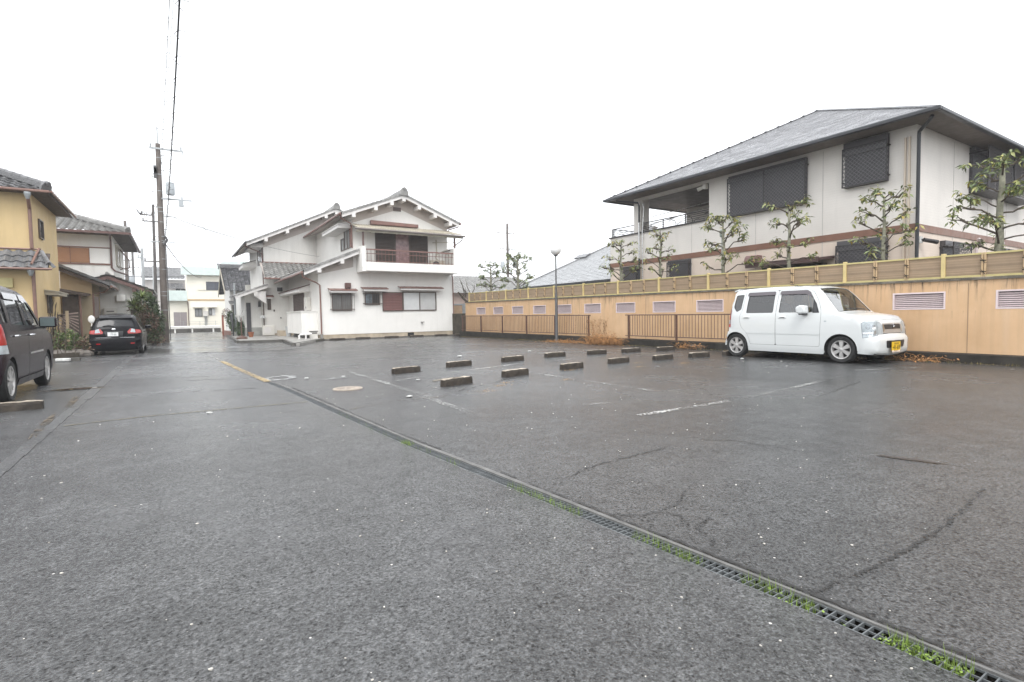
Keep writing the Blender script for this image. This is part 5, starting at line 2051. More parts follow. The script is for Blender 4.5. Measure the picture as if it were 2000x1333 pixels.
tag(MB().box(5.0, 5.7, 32.9, 33.6, .1, .42).build('stone_block', m_found), 'low tan concrete block beside the white bath bay', 'block')
bk = thing('bucket', 'pale grey plastic bucket standing beside the low tan block', 'bucket', (5.35, 31.9, .1))
g = MB()
g.lathe([(.0, .1), (.13, .1), (.17, .62), (.18, .63), (.18, .66), (.15, .66), (.12, .2), (0, .2)], (5.35, 31.9, 0), n=16)
g.build('pail', M('grey_plastic', (0.45, 0.46, 0.46), 0.4, 0.1), bk, smooth='auto')

# paved steps with kerbs in front of the two houses
g = MB()
g.prism([(4.28, 26.75, 0), (3.90, 22.2, 0), (4.1, 22.1, 0), (5.92, 26.3, 0), (5.95, 27.4, 0), (5.95, 35, 0), (4.28, 35, 0)], (0, 0, .10))
g.build('paved_step', m_conc, kind='structure')
g = MB()
g.prism([(2.42, 27.2, 0), (4.27, 26.8, 0), (4.27, 35.6, 0), (2.7, 35.6, 0)], (0, 0, .08))
g.prism([(2.7, 35.61, 0), (4.4, 35.61, 0), (4.4, 42, 0), (3.0, 42, 0)], (0, 0, .08))
g.build('paved_step', m_conc, kind='structure')
g = MB()
for (a, b) in (((4.26, 26.7), (3.86, 22.15)), ((3.86, 22.1), (5.92, 26.25)), ((2.40, 27.15), (4.26, 26.74)), ((2.38, 27.2), (2.98, 42))):
    d = (Vector((*b, 0)) - Vector((*a, 0))).normalized()
    s_ = Vector((-d.y, d.x, 0)) * .06
    A, B = Vector((*a, 0)), Vector((*b, 0))
    g.prism([A - s_, A + s_, B + s_, B - s_], (0, 0, .115))
g.build('kerb', m_conc_dark, kind='structure')
g = MB()
g.prism([(5.9, 26.3, 0), (13.3, 26.62, 0), (13.3, 27.0, 0), (5.95, 27.0, 0)], (0, 0, .05))
g.build('foundation_apron', m_conc_dark, kind='structure')
rp = random.Random(77)
pt = thing('flower_pot', 'terracotta flower pot on the paved step in front of the porch', 'flower pot', (3.6, 33.5, .08))
g = MB()
g.lathe([(0, .08), (.10, .08), (.15, .32), (.17, .33), (.17, .37), (.14, .37), (.13, .3), (0, .3)], (3.6, 33.5, 0), n=14)
g.build('pot', M('terracotta', (0.32, 0.12, 0.06), 0.8, 0.2), pt)
ws = thing('signpost_base', 'brown rusty umbrella stand base at the edge of the paved step', 'stand', (2.85, 30.6, .08))
g = MB()
g.lathe([(0, .08), (.28, .08), (.26, .16), (.08, .24), (.03, .26), (.025, 1.2), (0, 1.2)], (2.85, 30.6, 0), n=14)
g.build('base', m_rail, ws)

# steel gate between the white house and the tan wall
gt = thing('steel_gate', 'light steel framed gate with tan panels between the white house and the tan wall', 'gate', (13.9, 27.2, 0))
F27b = FY(27.4)
for (a, b) in ((13.35, 14.1), (14.35, 15.9)):
    g = MB()
    for (c, d, e, f_) in ((a, a + .07, .02, 1.78), (b - .07, b, .02, 1.78), (a + .07, b - .07, 1.70, 1.78), (a + .07, b - .07, .90, .97), (a + .07, b - .07, .08, .15)):
        g.fbox(F27b, c, d, e, f_, 0, .05)
    g.build('gate_frame', m_galv, gt)
    for (e, f_) in ((.15, .90), (.97, 1.70)):
        g = MB()
        g.fbox(F27b, a + .07, b - .07, e, f_, .015, .03)
        g.build('gate_panel', M('tan_mesh_panel', (0.34, 0.235, 0.15), 0.7, 0.15) if 'tan_mesh_panel' not in bpy.data.materials else bpy.data.materials['tan_mesh_panel'], gt)
g = MB()
g.fbox(F27b, 14.1, 14.35, 0, 1.8, -.05, .08)
g.build('gate_post', m_galv, gt)
# ------------------------------------------------------------------ yellow plastered house on the left
m_yel = M('yellow_plaster', (0.60, 0.45, 0.235), 0.8, 0.08, 0.8, 0.15, 40, streak=0.35, streakc=(0.36, 0.27, 0.15))
m_tanw = M('tan_plaster', (0.50, 0.375, 0.225), 0.8, 0.1, 0.8, 0.15, 40, streak=0.3, streakc=(0.3, 0.22, 0.13))
m_fawn = M('fawn_wall', (0.36, 0.29, 0.19), 0.8, 0.1, 1, 0.1)
m_copper = M('copper_brown_pipe', (0.21, 0.118, 0.092), 0.4, 0.15, 6)
m_wood = M('dark_old_wood', (0.075, 0.055, 0.045), 0.75, 0.25, 5, 0.2)
m_sheet = M('brown_board', (0.33, 0.17, 0.09), 0.7, 0.08, 2)
yh = thing('yellow_house', 'mustard yellow plastered house with grey tiled eaves at the left edge', 'house', (-6, 24, 0))
g = MB()
g.box(-12, -3.80, 22.9, 27.1, 0, 5.3)
g.build('wall', m_yel, yh)
# main roof: eaves at the road side and on the near side (hip)
EZy = 5.34
g = MB()
A, B = Vector((-3.28, 22.5, EZy)), Vector((-3.28, 27.3, EZy))
C0 = Vector((-12.6, 22.5, EZy))
Rg = Vector((-7.0, 25.0, EZy + 1.75))
g.prism([(-12.5, 22.55, EZy - .09), (-3.32, 22.55, EZy - .09), (-3.32, 27.3, EZy - .09), (-12.5, 27.3, EZy - .09)], (0, 0, .05))
g.build('soffit', m_wood, yh)
g = MB()
rq = random.Random(3)
roof_cover(g, C0, A, Vector((-6.2, 25.05, EZy + 1.25)), Vector((-12.6, 25.05, EZy + 1.25)), .28, .25, .034, .042, 5, False, rq)
roof_cover(g, A, B, Vector((-6.2, 27.0, EZy + 1.25)), Vector((-6.2, 25.05, EZy + 1.25)), .28, .25, .034, .042, 5, False, rq)
g.build('roof_tiles', m_kawara, yh, kind='stuff')
g = MB()
ridge_line(g, A + Vector((-.15, .15, .08)), Vector((-6.2, 25.05, EZy + 1.28)), .10, .13, .08)
g.build('hip_ridge', m_kawara, yh)
g = MB()
g.box(-3.25, -3.18, 22.42, 27.35, EZy - .10, EZy - .02)
g.box(-12.5, -3.25, 22.40, 22.47, EZy - .10, EZy - .02)
g.build('gutter', m_copper, yh, bevel=.02)
g = MB()
g.tube([(-3.80, 22.44, EZy - .12), (-3.80, 22.5, EZy - .35), (-3.84, 22.85, 4.75), (-3.84, 22.85, 3.5)], .05, 8)
g.build('downpipe', m_copper, yh, smooth='auto')
g = MB()
g.tube([(-3.84, 22.84, 2.75), (-3.84, 22.84, .2)], .05, 8)
g.build('downpipe', m_copper, yh, smooth='auto')
g = MB()
g.lathe([(.04, 0), (.07, .08), (.09, .16), (.09, .22)], (-3.80, 22.44, EZy - .34), n=10)
g.build('rainwater_head', m_galv, yh)
g = MB()
g.lathe([(.04, 0), (.07, .08), (.09, .16), (.09, .22)], (-3.84, 22.48, 2.58), n=10)
g.build('rainwater_head', m_galv, yh)
# lower pent roof on the near side
g = MB()
roof_cover(g, (-12, 22.42, 2.84), (-3.35, 22.42, 2.84), (-3.65, 22.9, 3.42), (-12, 22.9, 3.42), .28, .25, .034, .042, 5, False, rq)
roof_cover(g, (-3.33, 22.42, 2.84), (-3.33, 22.9, 2.9), (-3.65, 22.9, 3.42), (-3.65, 22.85, 3.42), .2, .25, .034, .042, 5, False, rq)
g.build('pent_tiles', m_kawara, yh, kind='stuff')
g = MB()
g.prism([(-12, 22.46, 2.76), (-3.4, 22.46, 2.76), (-3.4, 22.9, 3.30), (-12, 22.9, 3.30)], (0, 0, .05))
g.build('pent_soffit', m_wood, yh)
g = MB()
g.tube([(-12, 22.37, 2.80), (-3.3, 22.37, 2.80)], .035, 8)
g.tube([(-12, 22.88, 3.47), (-3.62, 22.88, 3.47)], .03, 6)
g.tube([(-3.66, 22.86, 3.50), (-3.80, 22.42, 2.95)], .035, 7)
g.build('pent_gutter', m_copper, yh)
g = MB()
ridge_line(g, (-3.62, 22.85, 3.36), (-3.40, 22.50, 2.95), .05, .05, .05, end=False)
g.build('pent_hip', m_kawara, yh)
g = MB()
g.fbox(FY(22.9), -4.75, -4.34, 2.22, 2.52, 0, .12)
g.build('meter_cabinet', m_yrail, yh)
FYp = FXp(-3.80)
win(yh, FYp, 23.75, 24.4, 3.95, 4.6, 1, m_brnfr, m_glassd)
win(yh, FYp, 24.45, 25.15, 1.42, 2.10, 1, m_brnfr, m_glassd)
awning(yh, FYp, 24.1, 25.9, 2.22, dp=.42, th=.1, top=m_beam, under=m_beam, drop=.06)
# entry wing with its own tiled roof
g = MB()
g.box(-12, -2.9, 28.0, 31.0, 0, 2.4)
g.prism([(-3.9, 28.0, 2.4), (-2.9, 28.0, 2.4), (-2.9, 28.0, 2.72), (-3.9, 28.0, 3.25)], (0, 3, 0))
g.build('wing_wall', m_tanw, yh)
g = MB()
roof_cover(g, (-2.28, 27.6, 2.62), (-2.28, 31.2, 2.62), (-4.2, 31.2, 3.52), (-4.2, 27.6, 3.52), .28, .25, .034, .042, 5, False, rq)
for i in range(8):
    q = i / 8
    g.ct = rq.random()
    g.prism([(-2.26 - 1.95 * q, 27.52, 2.58 + .91 * q), (-2.26 - 1.95 * (q + .13), 27.52, 2.58 + .91 * (q + .13)), (-2.26 - 1.95 * (q + .13), 27.52, 2.68 + .91 * (q + .13)), (-2.26 - 1.95 * q, 27.52, 2.70 + .91 * q)], (0, .12, 0))
g.build('wing_tiles', m_kawara, yh, kind='stuff')
g = MB()
g.prism([(-2.3, 27.56, 2.42), (-4.2, 27.56, 3.31), (-4.2, 27.56, 3.45), (-2.3, 27.56, 2.56)], (0, .05, 0))
g.prism([(-2.34, 27.62, 2.53), (-4.2, 27.62, 3.40), (-4.2, 27.62, 3.46), (-2.34, 27.62, 2.59)], (0, 3.5, 0))
g.build('wing_barge', m_wood, yh)
g = MB()
g.tube([(-2.2, 27.5, 2.55), (-2.2, 31.2, 2.55)], .05, 7)
g.tube([(-2.24, 27.6, 2.5), (-2.5, 27.95, 2.32), (-2.86, 27.97, 2.25), (-2.88, 27.97, .2)], .03, 6)
g.build('wing_gutter', m_copper, yh)
g = MB()
g.prism([(-4.1, 27.0, 2.35), (-2.95, 27.0, 2.12), (-2.95, 28.0, 2.2), (-4.1, 28.0, 2.45)], (0, 0, .06))
g.build('porch_roof', m_wood, yh)
g = MB()
g.box(-3.79, -3.30, 27.4, 28.0, 0, 2.2)
g.build('porch_recess', m_wood, yh)
g = MB()
g.box(-3.29, -2.90, 27.93, 28.0, 0, 2.1)
g.build('porch_side_wall', m_fawn, yh)
g = MB()
g.tube([(-3.22, 27.3, 0), (-3.22, 27.3, 2.2)], .04, 6)
g.build('porch_post', m_copper, yh)
g = MB()
g.box(-2.92, -2.72, 28.02, 28.3, 0, 2.15)
for i in range(24):
    g.box(-2.94, -2.72, 28.0, 28.019, .08 + i * .085, .13 + i * .085)
g.build('louvre_door', M('grey_brown_louvre', (0.23, 0.19, 0.17), 0.6, 0.1), yh)
at = tag(MB().tube([(-3.8, 24.5, 6.2), (-3.8, 24.5, 7.0)], .012, 4).tube([(-4.1, 24.5, 6.98), (-3.5, 24.4, 6.9)], .008, 4).tube([(-4.05, 24.3, 6.97), (-4.05, 24.7, 6.97)], .006, 4).tube([(-3.6, 24.3, 6.92), (-3.6, 24.7, 6.92)], .006, 4).build('tv_antenna', m_steel), 'small television antenna above the roof of the yellow house', 'antenna')

# ------------------------------------------------------------------ white house with brown boards, behind the yellow one
hb = thing('boarded_house', 'white house with brown boarded window and grey tiled roof behind the yellow house', 'house', (-5, 33, 0))
g = MB()
g.box(-12, -2.36, 31.0, 37.2, 0, 5.25)
g.build('wall', m_wht2, hb)
F31 = FY(31.0)
g = MB()
for (a, b) in ((-4.6, -3.92), (-3.90, -3.24)):
    g.fbox(F31, a, b, 3.80, 4.47, .0, .03)
    g.fbox(F31, a + .02, b - .02, 3.82, 4.45, .03, .036)
g.build('boarded_window', m_sheet, hb)
g = MB()
g.fbox(F31, -3.22, -2.5, 3.80, 4.48, 0, .03)
g.build('white_panel', m_wht, hb)
g = MB()
for (a, b, c, d) in ((-4.8, -2.42, 4.49, 4.54), (-4.8, -2.42, 3.73, 3.78), (-3.92, -3.90, 3.78, 4.49), (-3.24, -3.22, 3.78, 4.49)):
    g.fbox(F31, a, b, c, d, 0, .045)
g.build('window_trim', m_rust, hb)
ez = 5.2
g = MB()
g.prism([(-12, 30.3, ez - .1), (-1.72, 30.3, ez - .1), (-1.72, 37.9, ez - .1), (-12, 37.9, ez - .1)], (0, 0, .06))
g.build('soffit', m_wood, hb)
g = MB()
a0, a1 = Vector((-1.68, 30.25, ez)), Vector((-1.68, 37.95, ez))
top = Vector((-5.2, 34.1, ez + 1.35))
roof_cover(g, (-12, 30.25, ez), a0, top, Vector((-12, 34.1, ez + 1.35)), .28, .25, .034, .042, 5, False, rq)
roof_cover(g, a0, a1, top, top, .28, .25, .034, .042, 5, False, rq)
g.build('roof_tiles', m_kawara_old, hb, kind='stuff')
g = MB()
ridge_line(g, a0 + Vector((-.1, .1, .05)), top + Z * .03, .09, .12, .08)
g.build('hip_ridge', m_kawara_old, hb)
g = MB()
g.box(-1.68, -1.58, 30.2, 38, ez - .12, ez - .02)
g.box(-12, -1.68, 30.14, 30.24, ez - .12, ez - .02)
g.build('gutter', m_rustd, hb)
g = MB()
g.tube([(-2.4, 30.2, ez - .1), (-2.42, 30.9, ez - .35), (-2.43, 30.95, 3.6), (-2.30, 30.95, 3.45), (-1.9, 31.8, 3.35)], .04, 7)
g.build('downpipe', m_rustd, hb, smooth='auto')
FBp = FXp(-2.36)
win(hb, FBp, 32.3, 34.2, 3.85, 4.85, 2, m_beam, m_curt2)
g = MB()
g.tube([(-2.33, 34.2, 4.85), (-1.95, 34.3, 4.3), (-1.95, 34.3, 3.9), (-2.33, 34.2, 3.8)], .03, 5)
g.tube([(-2.2, 32.2, 3.75), (-1.9, 34.5, 3.72)], .025, 5)
g.build('window_rail', m_rail, hb)
# annex with a brown gable
g = MB()
g.prism([(-3.6, 30.6, 0), (-1.06, 30.6, 0), (-1.06, 30.6, 2.44), (-2.54, 30.6, 3.05), (-3.6, 30.6, 2.62)], (0, 4.2, 0))
g.build('annex_wall', m_wht2, hb)
g = MB()
roof_cover(g, (-.84, 30.15, 2.50), (-.84, 34.9, 2.50), (-2.55, 34.9, 3.22), (-2.55, 30.15, 3.22), .28, .25, .034, .042, 5, False, rq)
roof_cover(g, (-3.2, 34.9, 2.94), (-3.2, 30.15, 2.94), (-2.55, 30.15, 3.22), (-2.55, 34.9, 3.22), .28, .25, .034, .042, 5, False, rq)
g.build('annex_tiles', m_kawara_old, hb, kind='stuff')
g = MB()
ridge_line(g, (-2.55, 30.1, 3.22), (-2.55, 34.9, 3.22), .07, .06, .06, end=False)
g.build('annex_ridge', m_kawara_old, hb)
g = MB()
g.prism([(-.86, 30.17, 2.31), (-2.55, 30.17, 3.02), (-2.55, 30.17, 3.19), (-.86, 30.17, 2.47)], (0, .06, 0))
g.prism([(-3.2, 30.17, 2.74), (-2.55, 30.17, 3.02), (-2.55, 30.17, 3.19), (-3.2, 30.17, 2.91)], (0, .06, 0))
g.box(-1.65, -1.5, 30.2, 30.6, 2.45, 2.65)
g.build('annex_barge', m_rustd, hb)
g = MB()
g.box(-1.05, -.9, 30.8, 34.6, 2.0, 2.42)
g.build('annex_shade', m_wood, hb)
g = MB()
F33 = FY(30.6)
g.fbox(F33, -2.28, -1.93, 2.02, 2.32, 0, .22)
g.build('vent_cover', m_wht, hb, bevel=.02)
g = MB()
g.fbox(F33, -2.76, -2.28, .8, 1.72, 0, .25)
g.build('heater_cabinet', m_plast, hb, bevel=.01)
g = MB()
g.fbox(F33, -2.66, -2.38, 1.54, 1.58, .25, .256)
g.build('cabinet_slot', m_grille, hb)

# ------------------------------------------------------------------ planting in front of the yellow house
m_dkleaf = M('dark_shrub_leaf', (0.065, 0.105, 0.04), 0.55, 0.4, 6, tint=0.6)
m_midleaf = M('mid_green_leaf', (0.09, 0.13, 0.035), 0.55, 0.35, 6, tint=0.5)
m_yucca = M('yucca_leaf', (0.14, 0.18, 0.05), 0.5, 0.3, 5, tint=0.45)
m_redleaf = M('reddish_leaf', (0.15, 0.095, 0.065), 0.6, 0.3, 6, tint=0.5)


def leafball(g, c, rx, ry, rz, n, rb, ln_=.09, wd=.03, shell=.55, dens=None):
    c = Vector(c)
    for i in range(n):
        d = Vector((rb.gauss(0, 1), rb.gauss(0, 1), rb.gauss(0, 1))).normalized()
        q = (shell + (1 - shell) * rb.random()) * (1 + .12 * math.sin(d.x * 7 + d.y * 5) + .1 * math.sin(d.z * 9 + d.y * 4))
        p = c + Vector((d.x * rx, d.y * ry, d.z * rz)) * q
        if p.z < .02:
            continue
        dd = (d + Vector((rb.uniform(-1, 1), rb.uniform(-1, 1), rb.uniform(-.6, 1)))).normalized()
        leaf(g, p, dd, ln_ * rb.uniform(.6, 1.3), wd * rb.uniform(.7, 1.2), rb, rb.random() * .998 + .001)


rb = random.Random(61)
bs = thing('garden_shrub', 'big dark green garden shrub between the black wagon and the utility pole', 'shrub', (-1.4, 30.5, 0))
g = MB()
for (c, rx, ry, rz, n) in (((-1.20, 29.6, 1.75), .52, .7, .70, 2300), ((-1.0, 29.2, 1.15), .50, .8, .65, 1900), ((-.92, 29.8, .9), .42, .7, .6, 1300), ((-.95, 29.0, .45), .42, .9, .45, 1200)):
    leafball(g, c, rx, ry, rz, n, rb, .11, .038)
g.build('foliage', m_dkleaf, bs, kind='stuff')
g = MB()
for (c, n) in (((-1.0, 28.4, 1.05), 500), ((-.85, 28.6, .35), 350), ((-1.3, 28.2, 1.5), 300)):
    leafball(g, c, .4, .5, .4, n, rb, .10, .03)
g.build('reddish_foliage', m_redleaf, bs, kind='stuff')
g = MB()
for i in range(16):
    a = rb.uniform(0, 6.28)
    p = Vector((-1.2 + rb.uniform(-.3, .3), 29.6 + rb.uniform(-.6, .6), 0))
    e = p + Vector((math.cos(a) * .5, math.sin(a) * .6, rb.uniform(.9, 2.0)))
    m_ = p.lerp(e, .5) + Vector((rb.uniform(-.15, .15), rb.uniform(-.15, .15), .1))
    g.tube([p, m_, e], [.035, .024, .01], 5)
g.build('stems', m_bark, bs)
yc = thing('yucca', 'spiky yucca plant with a bare stem in front of the dark shrub', 'plant', (-1.75, 28.2, 0))
g = MB()
for (bx, by, bz, n) in ((-1.52, 28.1, 1.75, 140), (-1.22, 28.3, 2.1, 120), (-1.35, 28.0, 1.5, 90)):
    for i in range(n):
        d = Vector((rb.gauss(0, 1), rb.gauss(0, 1), abs(rb.gauss(.25, .8)) - .25)).normalized()
        s_ = d.cross(Z).normalized() * .018
        p = Vector((bx, by, bz))
        L_ = rb.uniform(.38, .6)
        g.ct = rb.random() * .99 + .005
        g.add([p - s_, p + s_, p + d * L_ * .6 + s_ * .8, p + d * L_ * .6 - s_ * .8, p + d * L_ - Z * .05], [(0, 1, 2, 3), (3, 2, 4)])
g.build('leaves', m_yucca, yc, kind='stuff')
g = MB()
g.tube([(-1.35, 28.3, 0), (-1.33, 28.2, .9), (-1.47, 28.1, 1.75)], [.07, .06, .05], 7)
g.tube([(-1.33, 28.2, .9), (-1.25, 28.3, 2.0)], [.05, .04], 6)
g.build('stem', m_bark, yc)
pb = thing('rock_planter', 'low rock edged planting bed full of small plants in front of the yellow house', 'planter', (-3.2, 21, 0))
rock0 = None
m_rock = M('dark_garden_rock', (0.13, 0.115, 0.10), 0.8, 0.4, 5, 0.5, 30)
for i in range(22):
    q = i / 21
    x, y = -3.75 + 1.35 * q + rb.uniform(-.06, .06), 20.0 + .6 * math.sin(q * 3) + 1.0 * q + rb.uniform(-.1, .1)
    s_ = rb.uniform(.10, .19)
    g = MB()
    g.sphere((x, y, s_ * .5), s_ * rb.uniform(1, 1.5), s_ * rb.uniform(.9, 1.3), s_ * .85, 7, 5, .16, rb)
    g.build('rock', m_rock, pb)
g = MB()
g.prism([(-3.8, 20.05, 0), (-2.5, 21.1, 0), (-2.6, 27, 0), (-3.8, 27, 0)], (0, 0, .14))
g.build('soil', M('bed_soil', (0.06, 0.048, 0.035), 0.9, 0.4, 5, 0.4), pb)
g = MB()
leafball(g, (-2.95, 21.6, .42), .42, .5, .36, 700, rb, .10, .035)
leafball(g, (-2.7, 22.4, .3), .3, .5, .28, 350, rb, .10, .03)
leafball(g, (-3.5, 21.0, .28), .25, .3, .18, 200, rb, .08, .02)
g.build('green_plants', m_midleaf, pb, kind='stuff')
g = MB()
leafball(g, (-2.5, 21.4, .28), .28, .4, .26, 300, rb, .09, .028)
leafball(g, (-3.3, 21.6, .35), .3, .4, .3, 260, rb, .10, .02)
g.build('dry_plants', m_redleaf, pb, kind='stuff')
g = MB()
for i in range(26):
    p = Vector((rb.uniform(-3.7, -2.6), rb.uniform(20.6, 23.5), .1))
    d = Vector((rb.uniform(-.4, .4), rb.uniform(-.4, .4), rb.uniform(.3, 1.3)))
    g.tube([p, p + d * .5 + Vector((rb.uniform(-.1, .1), 0, 0)), p + d], [.012, .009, .004], 4)
for i in range(9):
    p = Vector((-3.72, 23.9 + .1 * i, .1))
    g.tube([p, p + Vector((rb.uniform(-.05, .15), 0, .7)), p + Vector((rb.uniform(-.1, .2), 0, 1.5 + rb.uniform(-.3, .3)))], [.02, .015, .008], 4)
g.build('bare_stems', m_twig, pb)
tl = thing('trellis', 'weathered diagonal slat trellis on a pale post beside the porch of the yellow house', 'trellis', (-3.2, 24, 0))
g = MB()
g.box(-3.48, -3.44, 23.98, 24.04, .1, 1.36)
g.box(-2.90, -2.86, 23.98, 24.04, .1, 1.36)
g.box(-3.44, -2.90, 23.99, 24.03, 1.31, 1.35)
g.box(-3.44, -2.90, 23.99, 24.03, .55, .59)
g.build('frame', m_wood, tl)
g = MB()
g.box(-3.24, -3.16, 23.90, 23.97, .1, 1.48)
g.build('post', M('pale_bamboo', (0.40, 0.31, 0.20), 0.6, 0.15), tl)
m_slat = M('grey_pink_slat', (0.30, 0.23, 0.20), 0.7, 0.2)
for i in range(9):
    z = .60 + i * .13
    a, b = Vector((-3.44, 24.0, min(1.31, z + .25))), Vector((-2.90, 24.0, max(.59, z - .25)))
    g = MB()
    g.prism([a, a + Z * .045, b + Z * .045, b], (0, .012, 0))
    g.build('slat', m_slat, tl)
tag(MB().box(-3.44, -2.9, 24.1, 24.3, .42, .52).box(-3.40, -3.3, 24.1, 24.28, .1, .42).box(-3.02, -2.92, 24.1, 24.28, .1, .42).build('plant_bench', M('pale_old_wood', (0.32, 0.26, 0.18), 0.8, 0.2)), 'pale old wooden plant bench behind the trellis', 'bench')
tag(MB().sphere((-2.5, 23.6, 1.17), .10, .03, .14, 10, 7).tube([(-2.5, 23.6, 1.04), (-2.53, 23.6, .1)], .012, 4).build('white_paddle', m_wht, smooth=True), 'white oval board on a thin stick left of the black wagon', 'board')
tag(MB().prism([(-2.80, 18.62, .015), (-2.48, 18.45, .015), (-2.48, 18.45, .10), (-2.80, 18.62, .10)], (.03, .14, 0)).build('white_kerb_block', m_white_paint, bevel=.02), 'white painted block lying at the kerb of the planting bed', 'block')
g = MB()
g.prism([(-3.9, 19.1, 0), (-2.3, 18.75, 0), (-2.28, 18.9, 0), (-3.9, 19.25, 0)], (0, 0, .09))
g.build('bed_kerb', m_conc_dark, kind='structure')
g = MB()
g.prism([(-1.3, 26.2, 0), (-.75, 31.3, 0), (-.62, 31.3, 0), (-1.15, 26.2, 0)], (0, 0, .10))
g.build('kerb', m_conc_dark, kind='structure')
tag(MB().box(-1.0, -.85, 28.5, 30.5, .02, .30).build('garden_wall', m_conc_dark), 'low mossy concrete block edging under the dark shrub', 'low wall')

# ------------------------------------------------------------------ cream house at the end of the lane
m_cream = M('cream_render', (0.82, 0.785, 0.68), 0.75, 0.04, 1, 0.05)
m_mint = M('mint_green_metal', (0.64, 0.725, 0.69), 0.4, 0.08, 3)
ch = thing('cream_house', 'cream rendered house with mint green metal roof at the end of the lane', 'house', (3, 58, 0))
g = MB()
g.box(1.0, 9, 58, 66, 0, 5.35)
g.build('wall', m_cream, ch)
g = MB()
g.box(-.7, .99, 58.4, 64, 0, 2.98)
g.build('wing_wall', m_cream, ch)
g = MB()
for i in range(7):
    z0, z1 = 5.36 + i * .112, 5.36 + (i + 1) * .112 - .012
    g.box(.56, 9.4, 57.55 + i * .03, 58.2, z0, z1)
for i in range(6):
    z0, z1 = 6.15 + i * .11, 6.15 + (i + 1) * .11 - .012
    g.prism([(3.3 + i * .14, 58.0 + i * .03, z0), (9.4, 58.0 + i * .03, z0), (9.4, 58.0 + i * .03, z1), (3.4 + i * .14, 58.0 + i * .03, z1)], (0, .6, 0))
g.build('metal_fascia', m_mint, ch)
g = MB()
for i in range(8):
    g.box(-.85, .98, 57.9 + i * .02, 58.4, 2.96 + i * .12, 2.96 + (i + 1) * .12 - .012)
g.build('wing_metal_roof', m_mint, ch)
g = MB()
g.box(.98, 9.02, 57.96, 58.0, 2.98, 3.10)
g.build('tan_band', M('tan_band_paint', (0.50, 0.34, 0.17), 0.6, 0.08), ch)
F58 = FY(58.0)
win(ch, F58, 2.55, 4.08, 3.97, 4.76, 2, m_shut, M('slate_blue_glass', (0.10, 0.11, 0.13), 0.15, 0.2))
g = MB()
g.fbox(F58, 1.87, 2.55, 3.97, 4.76, 0, .06)
g.build('shutter_case', m_cream, ch)
win(ch, F58, 1.55, 2.15, 1.46, 2.22, 2, m_shut, bpy.data.materials['side_glass'])
win(ch, F58, 2.66, 2.95, 1.58, 2.22, 1, m_shut, bpy.data.materials['side_glass'])
win(ch, F58, 2.96, 3.22, 1.56, 2.24, 1, m_trim, m_curt)
awning(ch, F58, 1.4, 2.3, 2.42, dp=.35, th=.06, top=m_cream, under=m_cream, drop=.05)
awning(ch, F58, 2.6, 3.35, 2.42, dp=.35, th=.06, top=m_cream, under=m_cream, drop=.05)
g = MB()
g.fbox(F58, 2.2, 2.6, 1.5, 2.0, 0, .18)
g.build('meter_box', m_plast, ch)
g = MB()
for u_ in (2.32, 2.4, 2.48):
    g.tube([(u_, 57.85, 1.5), (u_ + .03, 57.9, 1.1), (u_, 57.9, .6)], .025, 4)
g.build('pipes', m_galv, ch)
for (a, b) in ((-.15, .36), (.37, .9)):
    g = MB()
    g.fbox(FY(58.4), a, b, .55, 1.9, 0, .04)
    g.fbox(FY(58.4), (b - .09) if a < 0 else a + .04, (b - .05) if a < 0 else a + .08, 1.15, 1.28, .04, .07)
    g.build('door', M('mauve_grey_door', (0.27, 0.24, 0.24), 0.5, 0.1) if 'mauve_grey_door' not in bpy.data.materials else bpy.data.materials['mauve_grey_door'], ch)
g = MB()
g.tube([(1.02, 57.93, .5), (1.02, 57.93, 2.9)], .04, 6)
g.build('downpipe', m_rustd, ch)
at = thing('tv_antenna', 'tall thin television antenna above the mint green roof', 'antenna', (4.3, 59, 6.8))
g = MB()
g.tube([(4.3, 59, 6.7), (4.3, 59, 8.3)], .018, 4)
g.tube([(3.9, 59, 8.2), (4.8, 59, 8.15)], .012, 4)
for k in range(5):
    g.tube([(3.95 + k * .2, 58.7, 8.18), (3.95 + k * .2, 59.3, 8.18)], .008, 3)
g.tube([(3.0, 59, 6.2), (3.0, 59, 6.9)], .014, 4)
g.tube([(2.6, 59, 6.85), (3.3, 59, 6.85)], .01, 4)
g.build('mast', m_steel, at)
gr = thing('guard_rail', 'white corrugated guard rail across the end of the lane', 'guard rail', (1.5, 57, 0))
g = MB()
pr = [(56.98, .36), (56.93, .40), (56.93, .44), (56.98, .47), (56.98, .49), (56.93, .52), (56.93, .57), (56.98, .61), (57.02, .61), (57.02, .36)]
g.prism([(-.5, y, z) for y, z in pr], (4.0, 0, 0))
g.build('rail_beam', m_wht, gr)
for x in (-.1, 1.25, 2.95):
    g = MB()
    g.box(x - .06, x + .06, 57.02, 57.14, 0, .40)
    g.build('post', m_wht, gr)
tag(MB().box(-.8, 3.6, 57.6, 57.75, 0, .34).build('low_wall', m_conc_dark), 'low dark block wall behind the guard rail', 'low wall')
g = MB()
for z in (.6, .8, 1.0):
    g.tube([(-.8, 57.68, z), (3.4, 57.68, z)], .008, 3)
for x in (-.7, .6, 1.9, 3.2):
    g.tube([(x, 57.68, .3), (x, 57.68, 1.05)], .015, 4)
tag(g.build('wire_fence', m_galv), 'thin wire fence behind the guard rail in front of the cream house', 'fence')

